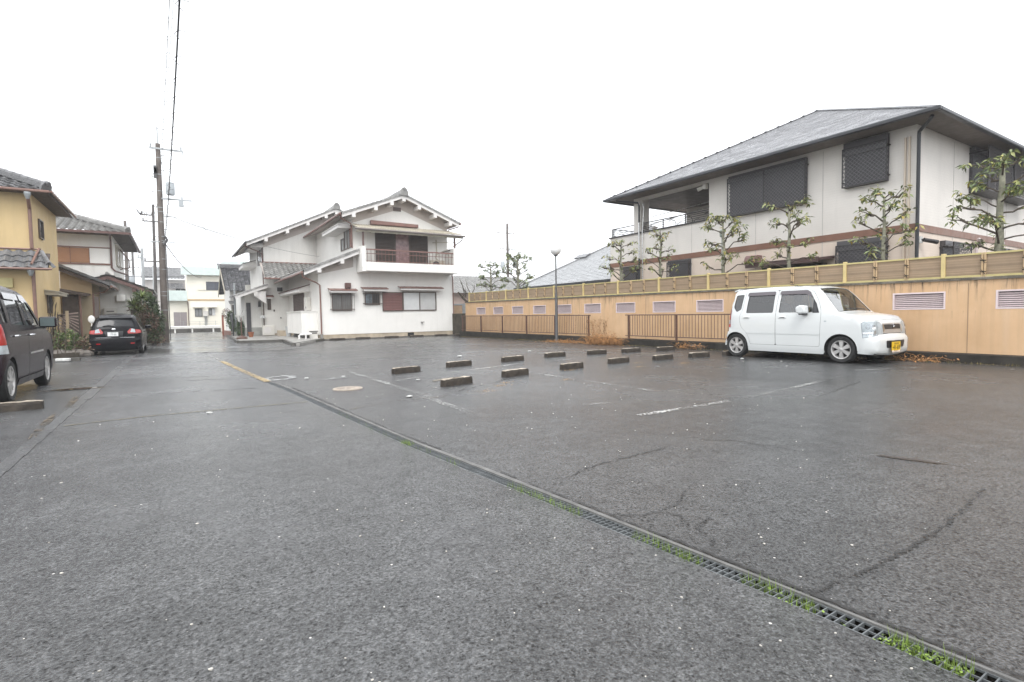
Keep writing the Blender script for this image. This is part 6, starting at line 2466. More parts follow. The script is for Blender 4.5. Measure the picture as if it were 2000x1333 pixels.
# grey house further back
fh = thing('grey_house', 'grey tiled house far back between the pole and the cream house', 'house', (0, 75, 0))
g = MB()
g.box(-3, 4, 75, 80, 0, 6.0)
g.build('wall', M('pale_mauve_wall', (0.52, 0.49, 0.47), 0.8, 0.08), fh)
g = MB()
roof_cover(g, (-3.2, 74.4, 6.1), (1.1, 74.4, 6.1), (1.1, 77.5, 7.7), (-3.2, 77.5, 7.7), .35, .3, .03, .03, 4, False, rq)
g.build('roof_tiles', m_kawara, fh, kind='stuff')
g = MB()
roof_cover(g, (-.6, 73.2, 4.9), (.9, 73.2, 4.9), (.9, 74.9, 5.6), (-.6, 74.9, 5.6), .35, .3, .03, .03, 4, False, rq)
g.build('pent_tiles', m_kawara, fh, kind='stuff')
F75 = FY(75.0)
win(fh, F75, .1, 1.2, 3.9, 5.0, 2, m_trim, m_glassd)
win(fh, F75, -.7, -.1, 3.9, 4.7, 1, m_trim, m_curt2)

# ------------------------------------------------------------------ small dark tiled house behind the rear house
dh = thing('tiled_house', 'low old house with a dark wet tile roof beside the brick planter', 'house', (6, 46, 0))
g = MB()
g.box(3.45, 10, 43.9, 49.4, 0, 3.2)
g.prism([(3.45, 43.9, 3.2), (3.45, 49.4, 3.2), (3.45, 46.6, 4.9)], (6.5, 0, 0))
g.build('wall', m_wht2, dh)
g = MB()
roof_cover(g, (3.05, 43.2, 3.22), (10, 43.2, 3.22), (10, 46.6, 5.12), (3.05, 46.6, 5.12), .28, .25, .034, .042, 5, False, rq)
roof_cover(g, (10, 50, 3.22), (3.05, 50, 3.22), (3.05, 46.6, 5.12), (10, 46.6, 5.12), .5, .5, .026, .03, 3, False, rq)
g.build('roof_tiles', M('black_wet_tile', (0.085, 0.085, 0.09), 0.22, 0.3, 3, 0.1, 30, tint=0.5), dh, kind='stuff')
g = MB()
ridge_line(g, (3.0, 46.6, 5.12), (10, 46.6, 5.12), .13, .22, .09)
g.build('roof_ridge', m_kawara, dh)
g = MB()
g.prism([(3.02, 43.2, 2.98), (3.02, 46.6, 4.88), (3.02, 46.6, 5.08), (3.02, 43.2, 3.18)], (.06, 0, 0))
g.prism([(3.02, 50, 2.98), (3.02, 46.6, 4.88), (3.02, 46.6, 5.08), (3.02, 50, 3.18)], (.06, 0, 0))
g.build('barge_board', m_beam, dh)
awning(dh, FY(43.9), 3.3, 4.8, 2.5, dp=.7, th=.1, top=m_kawara, under=m_trim, drop=.2)
g = MB()
for x in (3.55, 3.95, 4.4):
    g.box(x, x + .12, 43.84, 43.9, 0, 2.3)
g.build('wall_post', m_wood, dh)
g = MB()
g.fbox(FY(43.9), 4.08, 4.38, .1, 2.2, 0, .04)
g.build('door', m_sheet, dh)

# brick planter with plants, dark mesh fence and posts
bp = thing('brick_planter', 'red brick planter with shrubs and dark mesh fence right of the lane', 'planter', (2.9, 42, 0))
m_brick = M('dull_red_brick', (0.24, 0.115, 0.085), 0.8, 0.2, 6)
bk0 = None
for row in range(4):
    for i in range(26):
        y = 37.0 + i * .225 + (.11 if row % 2 else 0)
        if bk0 is None:
            g = MB()
            g.box(2.86, 2.96, y, y + .212, .02, .095)
            bk0 = g.build('brick', m_brick, bp)
            y00 = y
        else:
            share(bk0, bp, (.012 * (y - y00) * 0, y - y00, row * .085))
g = MB()
g.box(2.875, 3.4, 37, 42.9, 0, .345)
g.build('mortar_core', m_conc, bp)
g = MB()
leafball(g, (3.15, 38.0, .75), .22, .6, .45, 500, rb, .11, .035)
leafball(g, (3.15, 40.5, 1.1), .25, .8, .6, 700, rb, .11, .035)
leafball(g, (3.3, 36.2, .55), .25, .5, .4, 400, rb, .11, .035)
g.build('foliage', m_dkleaf, bp, kind='stuff')
g = MB()
leafball(g, (3.0, 41.6, 1.5), .3, .5, .35, 260, rb, .1, .03)
g.build('reddish_foliage', m_redleaf, bp, kind='stuff')
g = MB()
for y in (37.0, 38.5):
    g.box(2.96, 3.02, y - .03, y + .03, 0, 1.55)
for i in range(14):
    g.box(2.98, 3.0, 37.05 + i * .11, 37.09 + i * .11, .4, 1.45)
g.box(2.97, 3.01, 37, 38.5, 1.42, 1.48)
g.build('mesh_fence', m_gutter, bp)
tag(MB().box(2.78, 2.90, 43.0, 43.15, 0, 1.45).build('gate_post', M('brick_red_post', (0.30, 0.10, 0.06), 0.6, 0.1)), 'square brick red gate post at the end of the planter', 'post')
tag(MB().tube([(3.18, 37.6, 0), (3.18, 37.6, 1.2), (3.2, 37.6, 3.4)], .06, 7).build('grey_post', m_galv), 'slim grey steel pole standing beside the brick planter', 'post')
cp = thing('tube_frame', 'bent white tube frame gate on the paved step beside the brick planter', 'gate', (3.6, 36.4, 0))
g = MB()
g.tube([(3.05, 36.2, 1.32), (3.6, 36.2, 1.34), (3.78, 36.2, 1.25), (3.82, 36.2, 1.05), (3.82, 36.2, .1)], .035, 7)
g.tube([(3.6, 35.9, 1.2), (3.62, 35.9, 1.45), (3.75, 35.9, 1.56), (4.1, 35.9, 1.58)], .03, 6)
g.tube([(3.4, 36.5, 1.4), (3.5, 36.5, 1.6), (3.7, 36.5, 1.64), (3.9, 36.5, 1.64)], .03, 6)
g.build('white_tube', m_wpipe, cp, smooth='auto')
g = MB()
for x in (3.1, 3.3, 3.5, 3.7):
    g.tube([(x, 36.2, .1), (x, 36.2, 1.32)], .014, 4)
g.tube([(3.05, 36.2, .2), (3.8, 36.2, .2)], .02, 5)
g.build('gate_bars', m_galv, cp)
g = MB()
leafball(g, (3.5, 36.9, .6), .3, .3, .4, 420, rb, .12, .04)
tag(g.build('porch_plant', m_midleaf), 'green potted plants behind the white tube frame', 'plant')

# ------------------------------------------------------------------ utility poles and cables
m_pole = M('stained_concrete_pole', (0.125, 0.105, 0.092), 0.7, 0.3, 2, 0.2, streak=0.6, streakc=(0.09, 0.065, 0.05))
m_pole2 = M('dark_concrete_pole', (0.10, 0.09, 0.085), 0.7, 0.3, 2)
m_pole3 = M('pale_steel_pole', (0.42, 0.44, 0.45), 0.5, 0.1, 2)
m_trans = M('grey_transformer', (0.40, 0.43, 0.45), 0.5, 0.08, 3)
m_cable = M('black_cable', (0.03, 0.027, 0.03), 0.6, 0.1)
m_thin = M('grey_line', (0.16, 0.16, 0.165), 0.6, 0.1)
up = thing('utility_pole', 'nearest stained concrete utility pole with transformer and crossarms beside the lane', 'utility pole', (-.40, 31.2, 0), group='utility poles')
g = MB()
g.tube([(-.46, 31.2, 0), (-.45, 31.2, 1.2), (-.43, 31.2, 5.0), (-.40, 31.2, 9.7)], [.165, .16, .14, .105], 14)
g.build('shaft', m_pole, up, smooth='auto')
g = MB()
g.tube([(-.40, 31.2, 9.7), (-.40, 31.2, 10.5)], .03, 6)
g.tube([(-.40, 31.2, 10.46), (-.2, 31.2, 10.42), (-.12, 31.2, 10.42)], .015, 4)
g.build('top_rod', m_galv, up)
for (x0, x1, z, s_) in ((-.76, .64, 9.45, .04), (-.35, .92, 7.06, .035), (-.3, .2, 6.2, .03), (-.9, .15, 4.95, .02)):
    g = MB()
    g.box(x0, x1, 31.08, 31.08 + s_ * 2, z - s_, z + s_)
    g.build('crossarm', m_pole3, up)
g = MB()
g.tube([(.60, 31.1, 9.45), (.62, 31.1, 9.2), (.95, 31.1, 9.05)], .022, 5)
for x in (-.70, .55):
    g.lathe([(.02, 0), (.045, .04), (.02, .08), (.05, .12), (.02, .17)], (x, 31.1, 9.49), n=8)
g.lathe([(.02, 0), (.045, .04), (.02, .08), (.05, .12)], (.5, 31.1, 7.1), n=8)
g.build('insulators', m_trans, up)
g = MB()
g.lathe([(.0, 7.24), (.17, 7.24), (.19, 7.3), (.19, 7.78), (.16, 7.84), (0, 7.86)], (.03, 31.0, 0), n=14)
g.build('transformer', m_trans, up, smooth='auto')
g = MB()
g.box(.36, .56, 31.0, 31.15, 6.72, 7.0)
g.build('switch_box', m_trans, up)
g = MB()
for z in (9.0, 8.2, 7.4, 6.6, 6.4, 5.9, 5.2, 5.0, 4.9, 4.1, 3.6, 2.5, 2.3, 1.6):
    rr_ = .165 - .006 * z + .006
    g.lathe([(rr_, 0), (rr_, .03)], (-.455 + .006 * z, 31.2, z), n=12)
g.build('pole_bands', m_galv, up)
g = MB()
for i in range(12):
    z = 5.2 + i * .36
    s_ = 1 if i % 2 else -1
    g.tube([(-.43, 31.2, z), (-.43 + s_ * .3, 31.2, z + .01)], .011, 4)
for (a, b) in ((8.0, 8.5), (8.2, 8.6)):
    g.box(-.62, -.5, 31.0, 31.1, a, b)
g.tube([(-.62, 31.1, 7.7), (-.7, 31.1, 8.1), (-.5, 31.1, 8.4)], .012, 4)
g.tube([(-.28, 31.0, 8.8), (-.2, 31.0, 8.2), (-.18, 31.0, 7.9)], .012, 4)
g.tube([(-.28, 31.0, 5.2), (-.2, 31.0, 5.05), (-.34, 31.0, 4.8)], .06, 6)
g.build('fittings', m_lamp, up)
g = MB()
g.tube([(-.25, 31.02, .1), (-.27, 31.02, 5.0)], .022, 5)
g.build('cable_duct', m_lamp, up)


def pole(x, y, h, r0, r1, mat, label, arms=(), trans=None, lean=0):
    th = thing('utility_pole', label, 'utility pole', (x, y, 0), group='utility poles')
    g = MB()
    g.tube([(x, y, 0), (x + lean, y, h)], [r0, r1], 10)
    g.build('shaft', mat, th, smooth='auto')
    for (a, b, z) in arms:
        g = MB()
        g.box(x + a, x + b, y - .12, y - .04, z - .035, z + .035)
        for q in (a + .05, b - .05):
            g.tube([(x + q, y - .08, z), (x + q, y - .08, z + .2)], .04, 5)
        g.build('crossarm', mat, th)
    if trans:
        for (dx, z) in trans:
            g = MB()
            g.lathe([(0, 0), (.26, 0), (.28, .1), (.28, .75), (.22, .85), (0, .87)], (x + dx, y - .3, z), n=12)
            g.build('transformer', m_trans, th, smooth='auto')
    return th


p2 = pole(-1.08, 42, 8.7, .11, .075, m_pole2, 'second dark utility pole, close behind the nearest one', arms=((-.55, .1, 8.0), (-.5, .6, 7.6), (-.5, .4, 5.0)), lean=.12)
g = MB()
g.tube([(-.95, 42, 8.6), (-.93, 42, 9.6)], .02, 4)
for k in range(9):
    a = R.uniform(0, 6.28)
    g.tube([(-1.5 + R.uniform(-.2, .2), 41.9, 7.95), (-1.6 + R.uniform(-.3, .3), 41.9, 8.1 + R.uniform(-.15, .3))], .02, 4)
g.build('fittings', m_lamp, p2)
pole(-4.9, 80, 13.4, .24, .16, m_pole, 'far utility pole with a transformer bank behind the boarded house', arms=((-.7, .6, 12.4), (-.5, .9, 10.4), (-.6, .6, 8.6)), trans=((.55, 5.9), (-.5, 6.0)), lean=.15)
pole(-4.95, 95, 12.6, .2, .14, m_pole2, 'slim far utility pole right of the transformer bank', arms=((-.6, .6, 11.6), (-.4, .7, 9.0)))
pole(-1.6, 40, 5.6, .10, .075, m_pole3, 'short pale steel pole rising behind the dark shrub', arms=((-.25, .0, 5.0),))
pole(-1.85, 70, 7.2, .13, .11, m_pole3, 'distant pale pole between the short steel pole and the nearest pole')
pole(37.7, 60, 13.3, .22, .15, m_pole, 'far utility pole behind the trees and the wet grey roof', arms=((-1.6, 1.0, 12.0), (-1.2, .3, 9.9)), trans=((-1.0, 7.4), (.9, 7.4)))
g = MB()
g.tube([(37.55, 60, 12.5), (37.55, 60, 14.2)], .03, 4)
g.tube([(37.95, 60, 12.5), (37.95, 60, 14.2)], .03, 4)
g.tube([(37.7, 60, 9.7), (38.7, 60, 10.0), (39.2, 60, 9.6)], .05, 5)
g.build('top_rods', m_galv, [o for o in bpy.data.objects if o.name.startswith('utility_pole')][-1] if False else bpy.data.objects['utility_pole.006'])


def cable(a, b, sag, rad, name, label, mat=m_cable, n=24, ties=0, group='overhead cables'):
    a, b = Vector(a), Vector(b)
    P = [a.lerp(b, i / n) - Z * sag * 4 * (i / n) * (1 - i / n) for i in range(n + 1)]
    g = MB()
    g.tube(P, rad, 5)
    if ties:
        for i in range(ties):
            q = i / ties
            p = a.lerp(b, q) - Z * sag * 4 * q * (1 - q)
            g.tube([p, p + Vector((-.05, 0, -.07)), p + Vector((.03, 0, -.14))], .006, 3)
            g.tube([p, p + Vector((.11, 0, .0))], .005, 3)
    return tag(g.build(name, mat), label, 'cable', group)


cable((-.30, 31.1, 5.05), (.48, -4, 6.35), .75, .013, 'telephone_cable', 'thick dark bundled cable rising overhead from the band on the nearest pole', ties=46)
cable((-.3, 31.1, 8.7), (.64, -4, 7.6), .2, .008, 'telephone_cable', 'beaded overhead cable left of the thick bundled cable', ties=34)
cable((-.2, 31.1, 9.4), (.78, -4, 8.0), .2, .007, 'power_line', 'thin overhead line between the beaded cable and the thick bundle', m_thin)
cable((-.7, 31.1, 9.6), (-.10, -4, 8.7), .1, .006, 'power_line', 'leftmost thin overhead line from the top crossarm', m_thin)
cable((-.5, 31.1, 9.55), (.68, -4, 8.7), .1, .004, 'power_line', 'faint overhead line second from the left at the top crossarm', m_thin)
cable((.55, 31.1, 9.6), (.80, -4, 8.75), .1, .006, 'power_line', 'rightmost thin overhead line from the top crossarm', m_thin)
cable((-.3, 31.2, 4.9), (2.2, 57.8, 5.2), .5, .022, 'service_cable', 'dark cable from the nearest pole to the cream house', m_cable)
cable((.5, 31.2, 6.9), (5.5, 43, 4.6), .5, .012, 'service_cable', 'cable descending from the nearest pole to the dark tiled roof', m_thin)
cable((.1, 31.2, 6.2), (4.7, 35, 5.6), .12, .014, 'service_cable', 'short cable from the nearest pole to the eaves of the rear house', m_thin)
cable((.1, 31.2, 6.15), (9, 34.9, 4.9), .3, .010, 'service_cable', 'thin cable crossing the white side wall of the rear house', m_thin)
cable((-.5, 31.2, 4.95), (-30, 45, 6.0), .6, .012, 'service_cable', 'line running left from the lowest arm of the nearest pole', m_thin)
cable((-5, 80, 12.2), (-1, 42, 8.2), .6, .015, 'power_line', 'line from the far transformer pole to the second pole', m_thin)
cable((-1, 42, 8.0), (-.5, 31.2, 7.0), .2, .012, 'power_line', 'line between the second pole and the nearest pole', m_thin)
cable((-40, 70, 7.2), (12, 70, 6.4), .8, .035, 'telephone_cable', 'thick sagging cable crossing the lane in front of the mint green roof', m_cable)
cable((-50, 90, 14.5), (40, 90, 12.5), .9, .022, 'power_line', 'upper line crossing far behind the poles', m_thin)
cable((-50, 90, 12.2), (40, 90, 10.6), .9, .022, 'power_line', 'lower line crossing far behind the poles', m_thin)
cable((37.7, 60, 12.1), (15, 62, 11.4), .5, .02, 'power_line', 'upper line left of the far pole behind the trees', m_thin)
cable((37.2, 60, 10.0), (12, 62, 9.0), .6, .02, 'power_line', 'middle line left of the far pole behind the trees', m_thin)
cable((37.7, 60, 6.9), (12, 62, 6.5), .4, .03, 'telephone_cable', 'thick low cable left of the far pole behind the trees', m_cable)
cable((37.7, 60, 5.6), (12, 62, 5.4), .3, .02, 'telephone_cable', 'lowest cable left of the far pole, behind the bare tree', m_cable)
cable((37.9, 60, 12.0), (70, 70, 9.0), .8, .02, 'power_line', 'upper line sloping right from the far pole behind the trees', m_thin)
cable((38.2, 60, 10.0), (70, 68, 6.0), .8, .02, 'power_line', 'lower line sloping right from the far pole behind the trees', m_thin)

# small far house and bare tree seen between the white house and the tan wall
sh = thing('far_house', 'small far house with dark tiled eave seen above the steel gate', 'house', (22, 44, 0))
g = MB()
g.box(20.5, 30, 42, 50, 0, 3.2)
g.build('wall', M('pink_plaster', (0.55, 0.42, 0.36), 0.8, 0.1), sh)
g = MB()
roof_cover(g, (19.8, 41.2, 3.1), (30, 41.2, 3.1), (30, 46, 5.0), (21.5, 46, 5.0), .3, .28, .026, .03, 4, False, rq)
g.build('roof_tiles', m_kawara_old, sh, kind='stuff')
bt = thing('bare_tree', 'small leafless tree behind the left end of the reed fence', 'tree', (15.2, 27.8, 0))
g = MB()
base = Vector((15.2, 27.8, 0))
g.tube([base, base + Vector((-.2, 0, 1.6)), base + Vector((-.75, .2, 2.1)), base + Vector((-1.1, .2, 2.5))], [.1, .08, .06, .04], 6)
for i in range(9):
    p = base + Vector((-.2 - .9 * rb.random(), .1, 1.7 + .8 * rb.random()))
    d = Vector((rb.uniform(-.5, .5), rb.uniform(-.3, .3), rb.uniform(.4, 1.0)))
    g.tube([p, p + d * .5 + Vector((rb.uniform(-.1, .1), 0, 0)), p + d], [.03, .02, .008], 4)
    g.tube([p + d * .6, p + d * .6 + Vector((rb.uniform(-.4, .4), 0, .25))], [.014, .005], 3)
g.build('trunk', m_twig, bt)
# ------------------------------------------------------------------ car builder
def paint(name, c, rough=0.22, metal=0.0, coat=0.6, spec=0.5):
    t = NT(name)
    n = t.noise(1.5, 3)
    t.base(t.mix(n, sc(c, 0.97), sc(c, 1.03)))
    t.set(Roughness=rough, Metallic=metal, Coat_Weight=coat, Specular_IOR_Level=spec)
    t.b.inputs['Coat Roughness'].default_value = 0.05
    return t.m


m_tyre = M('tyre_rubber', (0.018, 0.018, 0.018), 0.75, 0.2, 10)
m_alloy = M('silver_alloy', (0.50, 0.49, 0.48), 0.35, 0.08, 10, metal=0.5)
m_under = M('black_underbody', (0.010, 0.010, 0.010), 0.8, 0.1)
m_trimk = M('black_trim', (0.018, 0.018, 0.02), 0.4, 0.1)
m_chrome = M('chrome', (0.75, 0.75, 0.76), 0.10, 0.02, metal=1.0)
m_red = M('red_lens', (0.42, 0.012, 0.015), 0.12, 0.05, coat=0.8)
m_redl = M('bright_red_lens', (0.36, 0.022, 0.02), 0.12, 0.05, coat=0.8)
m_clear = M('clear_lens', (0.36, 0.40, 0.42), 0.10, 0.25, 14, coat=0.5)
m_lamp_in = M('lamp_reflector', (0.35, 0.38, 0.40), 0.2, 0.3, 30, metal=0.6)
m_seat = M('grey_seat_fabric', (0.10, 0.10, 0.11), 0.9, 0.2, 10)
g_front = glass_mat('car_glass_clear', (0.55, 0.62, 0.60), 0.02, 0.10)
g_dark = glass_mat('car_glass_privacy', (0.10, 0.105, 0.11), 0.02, 0.06)
g_wind = glass_mat('windscreen_glass', (0.60, 0.66, 0.64), 0.02, 0.22)
m_visor = M('smoke_visor', (0.10, 0.085, 0.095), 0.15, 0.05, coat=0.5)


def lerp_tab(tab, v):
    if v <= tab[0][0]:
        return tab[0][1]
    for (a, x), (b, y) in zip(tab, tab[1:]):
        if v <= b:
            q = (v - a) / (b - a)
            return x + (y - x) * q
    return tab[-1][1]


def round_poly(P, r_=.04, n=4):
    out = []
    N_ = len(P)
    for i in range(N_):
        a, b, c = Vector((*P[i - 1], 0)), Vector((*P[i], 0)), Vector((*P[(i + 1) % N_], 0))
        d1, d2 = a - b, c - b
        q = min(r_, d1.length * .45, d2.length * .45)
        p, s_ = b + d1.normalized() * q, b + d2.normalized() * q
        for k in range(n + 1):
            t_ = k / n
            v = p * (1 - t_) ** 2 + b * 2 * t_ * (1 - t_) + s_ * t_ * t_
            out.append((v.x, v.y))
    return out


def arc(cx, cz, r_, a0, a1, n=18):
    return [(cx + r_ * math.cos(math.radians(a0 + (a1 - a0) * i / n)), cz + r_ * math.sin(math.radians(a0 + (a1 - a0) * i / n))) for i in range(n + 1)]


class Car:
    def __init__(s, th, sil, W, r_=.05, pf=(.3, .12), pr=(.25, .08), bulge=.05, zf=.9, zr=.9):
        s.th = th
        P = [Vector((a, b, 0)) for a, b in sil]
        D = []
        for i in range(len(P) - 1):            # Catmull-Rom
            p0, p1, p2, p3 = P[max(0, i - 1)], P[i], P[i + 1], P[min(len(P) - 1, i + 2)]
            n = max(2, int((p2 - p1).length / .03))
            for k in range(n):
                t_ = k / n
                D.append(.5 * ((2 * p1) + (p2 - p0) * t_ + (2 * p0 - 5 * p1 + 4 * p2 - p3) * t_ * t_ + (3 * p1 - p0 - 3 * p2 + p3) * t_ ** 3))
        D.append(P[-1])
        s.D = [(v.x, v.y) for v in D]
        s.L = [0]
        for a, b in zip(s.D, s.D[1:]):
            s.L.append(s.L[-1] + math.hypot(b[0] - a[0], b[1] - a[1]))
        s.W, s.r, s.pf, s.pr, s.bul = W, r_, pf, pr, bulge
        s.pmax = max(a for a, b in s.D)
        s.front = [(b, a) for a, b in s.D if a < .35 and b < zf]
        s.front = s.mono(s.front)
        s.rear = s.mono([(b, a) for a, b in s.D if a > s.pmax - .4 and b < zr][::-1])

    nose = 1.0                                 # how far the nose is drawn out

    def mapp(s, p):
        return p if p > .38 else .38 - (.38 - p) * s.nose

    def mono(s, T):
        out = []
        for z, p in sorted(T):
            if not out or z > out[-1][0] + 1e-4:
                out.append((z, p))
        return out

    def dist(s, p, z):
        best = 9
        D = s.D
        for i in range(0, len(D) - 1):
            ax, ay = D[i]
            bx, by = D[i + 1]
            if abs(ax - p) > .2 or abs(ay - z) > .2 or ay < .32:
                continue
            dx, dy = bx - ax, by - ay
            l2 = dx * dx + dy * dy
            t_ = max(0, min(1, ((p - ax) * dx + (z - ay) * dy) / l2)) if l2 else 0
            q = math.hypot(ax + dx * t_ - p, ay + dy * t_ - z)
            if q < best:
                best = q
        return best

    def hw(s, p, z):
        w_ = lerp_tab(s.W, z)
        Rf, Af = s.pf
        d = p - lerp_tab(s.front, z)
        if d < Rf:
            k = min(1, max(0, (Rf - d) / Rf))
            w_ -= Af * (1 - math.sqrt(max(0, 1 - k * k)))
        Rr, Ar = s.pr
        d = lerp_tab(s.rear, z) - p
        if d < Rr:
            k = min(1, max(0, (Rr - d) / Rr))
            w_ -= Ar * (1 - math.sqrt(max(0, 1 - k * k)))
        d = s.dist(p, z)
        if d < s.r:
            k = (s.r - d) / s.r
            w_ -= s.r * (1 - math.sqrt(max(0, 1 - k * k)))
        return w_

    def side(s, sg, off=0):
        def fn(q):
            p, z = q
            return Vector((s.mapp(p), sg * (s.hw(p, z) + off), z))
        return fn

    def at(s, l_):
        L = s.L
        l_ = max(0, min(L[-1] - 1e-6, l_))
        lo, hi = 0, len(L) - 1
        while hi - lo > 1:
            m_ = (lo + hi) // 2
            if L[m_] <= l_:
                lo = m_
            else:
                hi = m_
        q = (l_ - L[lo]) / (L[hi] - L[lo])
        a, b = s.D[lo], s.D[hi]
        a0, b0 = s.D[max(0, lo - 1)], s.D[min(len(s.D) - 1, hi + 1)]
        d = Vector((b0[0] - a0[0], b0[1] - a0[1], 0)).normalized()
        return a[0] + (b[0] - a[0]) * q, a[1] + (b[1] - a[1]) * q, Vector((-d.y, 0, d.x))

    def S(s, p, z):
        """arc length of the nearest silhouette point"""
        i = min(range(len(s.D)), key=lambda k: (s.D[k][0] - p) ** 2 + (s.D[k][1] - z) ** 2)
        return s.L[i]

    def top(s, off=0):
        cache = {}
        def fn(q):
            l_, t_ = q
            if l_ not in cache:
                p, z, n = s.at(l_)
                cache[l_] = (p, z, n, s.hw(p, z))
            p, z, n, yb = cache[l_]
            return Vector((s.mapp(p), t_ * yb, z)) + n * (s.bul * (1 - t_ * t_) + off)
        return fn

    def patch(s, name, fn, outer, holes, cell, mat, par=None, flip=False, kind=None, g=None):
        """panel cut to an outline (with openings), triangulated and laid on the curved body"""
        def inside(P, x, y):
            c = False
            for i in range(len(P)):
                (xa, ya), (xb, yb) = P[i - 1], P[i]
                if (ya > y) != (yb > y) and x < (xb - xa) * (y - ya) / (yb - ya) + xa:
                    c = not c
            return c
        def fine(P):
            Q = []
            for i in range(len(P)):
                a, b = P[i], P[(i + 1) % len(P)]
                n = max(1, int(max(abs(b[0] - a[0]) / cell[0], abs(b[1] - a[1]) / cell[1]) + .5))
                if math.hypot(b[0] - a[0], b[1] - a[1]) < 1e-5:
                    continue
                Q += [(a[0] + (b[0] - a[0]) * k / n, a[1] + (b[1] - a[1]) * k / n) for k in range(n)]
            return Q
        loops = [fine(outer)] + [fine(h) for h in holes]
        vs, es = [], []
        for Lp in loops:
            n0 = len(vs)
            vs += [Vector(p) for p in Lp]
            es += [(n0 + i, n0 + (i + 1) % len(Lp)) for i in range(len(Lp))]
        B_ = [tuple(v) for v in vs]
        x0, x1 = min(p[0] for p in B_), max(p[0] for p in B_)
        y0, y1 = min(p[1] for p in B_), max(p[1] for p in B_)
        nx, ny = int((x1 - x0) / cell[0]) + 1, int((y1 - y0) / cell[1]) + 1
        grid = {}
        for p in B_:
            grid.setdefault((int(p[0] / cell[0] * 2), int(p[1] / cell[1] * 2)), 1)
        for i in range(1, nx):
            for j in range(1, ny):
                x, y = x0 + (x1 - x0) * i / nx, y0 + (y1 - y0) * j / ny
                k = (int(x / cell[0] * 2), int(y / cell[1] * 2))
                if any((k[0] + dx, k[1] + dy) in grid for dx in (-1, 0, 1) for dy in (-1, 0, 1)):
                    if k in grid:
                        continue
                if inside(loops[0], x, y) and not any(inside(h, x, y) for h in loops[1:]):
                    vs.append(Vector((x, y)))
        ov, oe, of, _, _, _ = delaunay_2d_cdt(vs, es, [], 0, 1e-6)
        own = g is None
        g = g or MB()
        fs = []
        for t_ in of:
            cx, cy = sum(ov[i].x for i in t_) / 3, sum(ov[i].y for i in t_) / 3
            if inside(loops[0], cx, cy) and not any(inside(h, cx, cy) for h in loops[1:]):
                a_, b_, c_ = (ov[i] for i in t_)
                ccw = (b_.x - a_.x) * (c_.y - a_.y) - (b_.y - a_.y) * (c_.x - a_.x) > 0
                fs.append(tuple(t_) if ccw != flip else tuple(t_[::-1]))
        g.add([fn((v.x, v.y)) for v in ov], fs)
        if own:
            return g.build(name, mat, par or s.th, smooth='auto', local=True, kind=kind)

    def edge(s, sa, sb, n=10):
        """silhouette points between two arc lengths, for lamps that wrap round the corner"""
        return [s.at(sa + (sb - sa) * i / n)[:2] for i in range(n + 1)]

    def both(s, name, outer, holes, cell, mat, off=0, par=None, sides=(1, -1)):
        res = []
        for sg in sides:
            res.append(s.patch(name, s.side(sg, off), outer, holes, cell, mat, par, flip=(sg > 0)))
        return res

    def wheel(s, p, sg, y, R_=.275, wd=.165, rim=.185, spokes=6, style='flat'):
        g = MB()
        pr = [(rim, -.07), (rim + .01, -.078), (R_ - .03, -.083), (R_ - .006, -.066), (R_, -.04), (R_, .04), (R_ - .006, .066), (R_ - .03, .083), (rim, .07)]
        g.lathe(pr, (p, sg * y, R_), 'y', 32)
        w_ = g.build('wheel', m_tyre, s.th, smooth='auto', local=True)
        g = MB()
        o_ = sg * .06
        yy = sg * y
        g.lathe([(rim + .004, o_ + sg * .014), (rim - .012, o_ + sg * .010), (rim - .022, o_ - sg * .02), (rim - .03, o_ - sg * .09)], (p, yy, R_), 'y', 32)
        g.lathe([(0, o_ + sg * .014), (.03, o_ + sg * .014), (.045, o_ + sg * .004), (.055, o_ - sg * .03)], (p, yy, R_), 'y', 16)
        for k in range(spokes):
            a = 2 * math.pi * (k + .5) / spokes
            d, e = Vector((math.cos(a), 0, math.sin(a))), Vector((-math.sin(a), 0, math.cos(a)))
            c = Vector((p, yy, R_))
            w0, w1 = (.024, .042) if style == 'flat' else (.016, .02)
            v = []
            for (rr, ww, oo) in ((.03, w0, .008), (rim * .6, (w0 + w1) / 2, .006), (rim - .01, w1, .004)):
                for q in (-1, 1):
                    v.append(c + d * rr + e * ww * q + Vector((0, o_ + sg * oo, 0)))
                for q in (-1, 1):
                    v.append(c + d * rr + e * ww * q * 1.1 + Vector((0, o_ - sg * .035, 0)))
            g.add(v, [(0, 1, 5, 4), (4, 5, 9, 8), (0, 4, 6, 2), (4, 8, 10, 6), (1, 3, 7, 5), (5, 7, 11, 9)])
        g.build('rim', m_alloy, w_, smooth='auto', local=True)
        g = MB()
        g.lathe([(rim - .02, o_ - sg * .05), (0, o_ - sg * .05)], (p, yy, R_), 'y', 20)
        g.build('brake_shadow', m_under, w_, local=True)
        return w_

    def arch(s, p, r_, zc_, name='wheel_well'):
        for sg in (1, -1):
            g = MB()
            n = 16
            A = arc(p, zc_, r_, -20, 200, n)
            vs = []
            for (a, z) in A:
                vs += [Vector((a, sg * (s.hw(a, max(z, .2)) - .004), z)), Vector((a, sg * .42, z))]
            g.add(vs, [(2 * i, 2 * i + 2, 2 * i + 3, 2 * i + 1) for i in range(n)])
            g.poly([Vector((a, sg * .43, z)) for a, z in A])
            g.build(name, m_under, s.th, local=True)


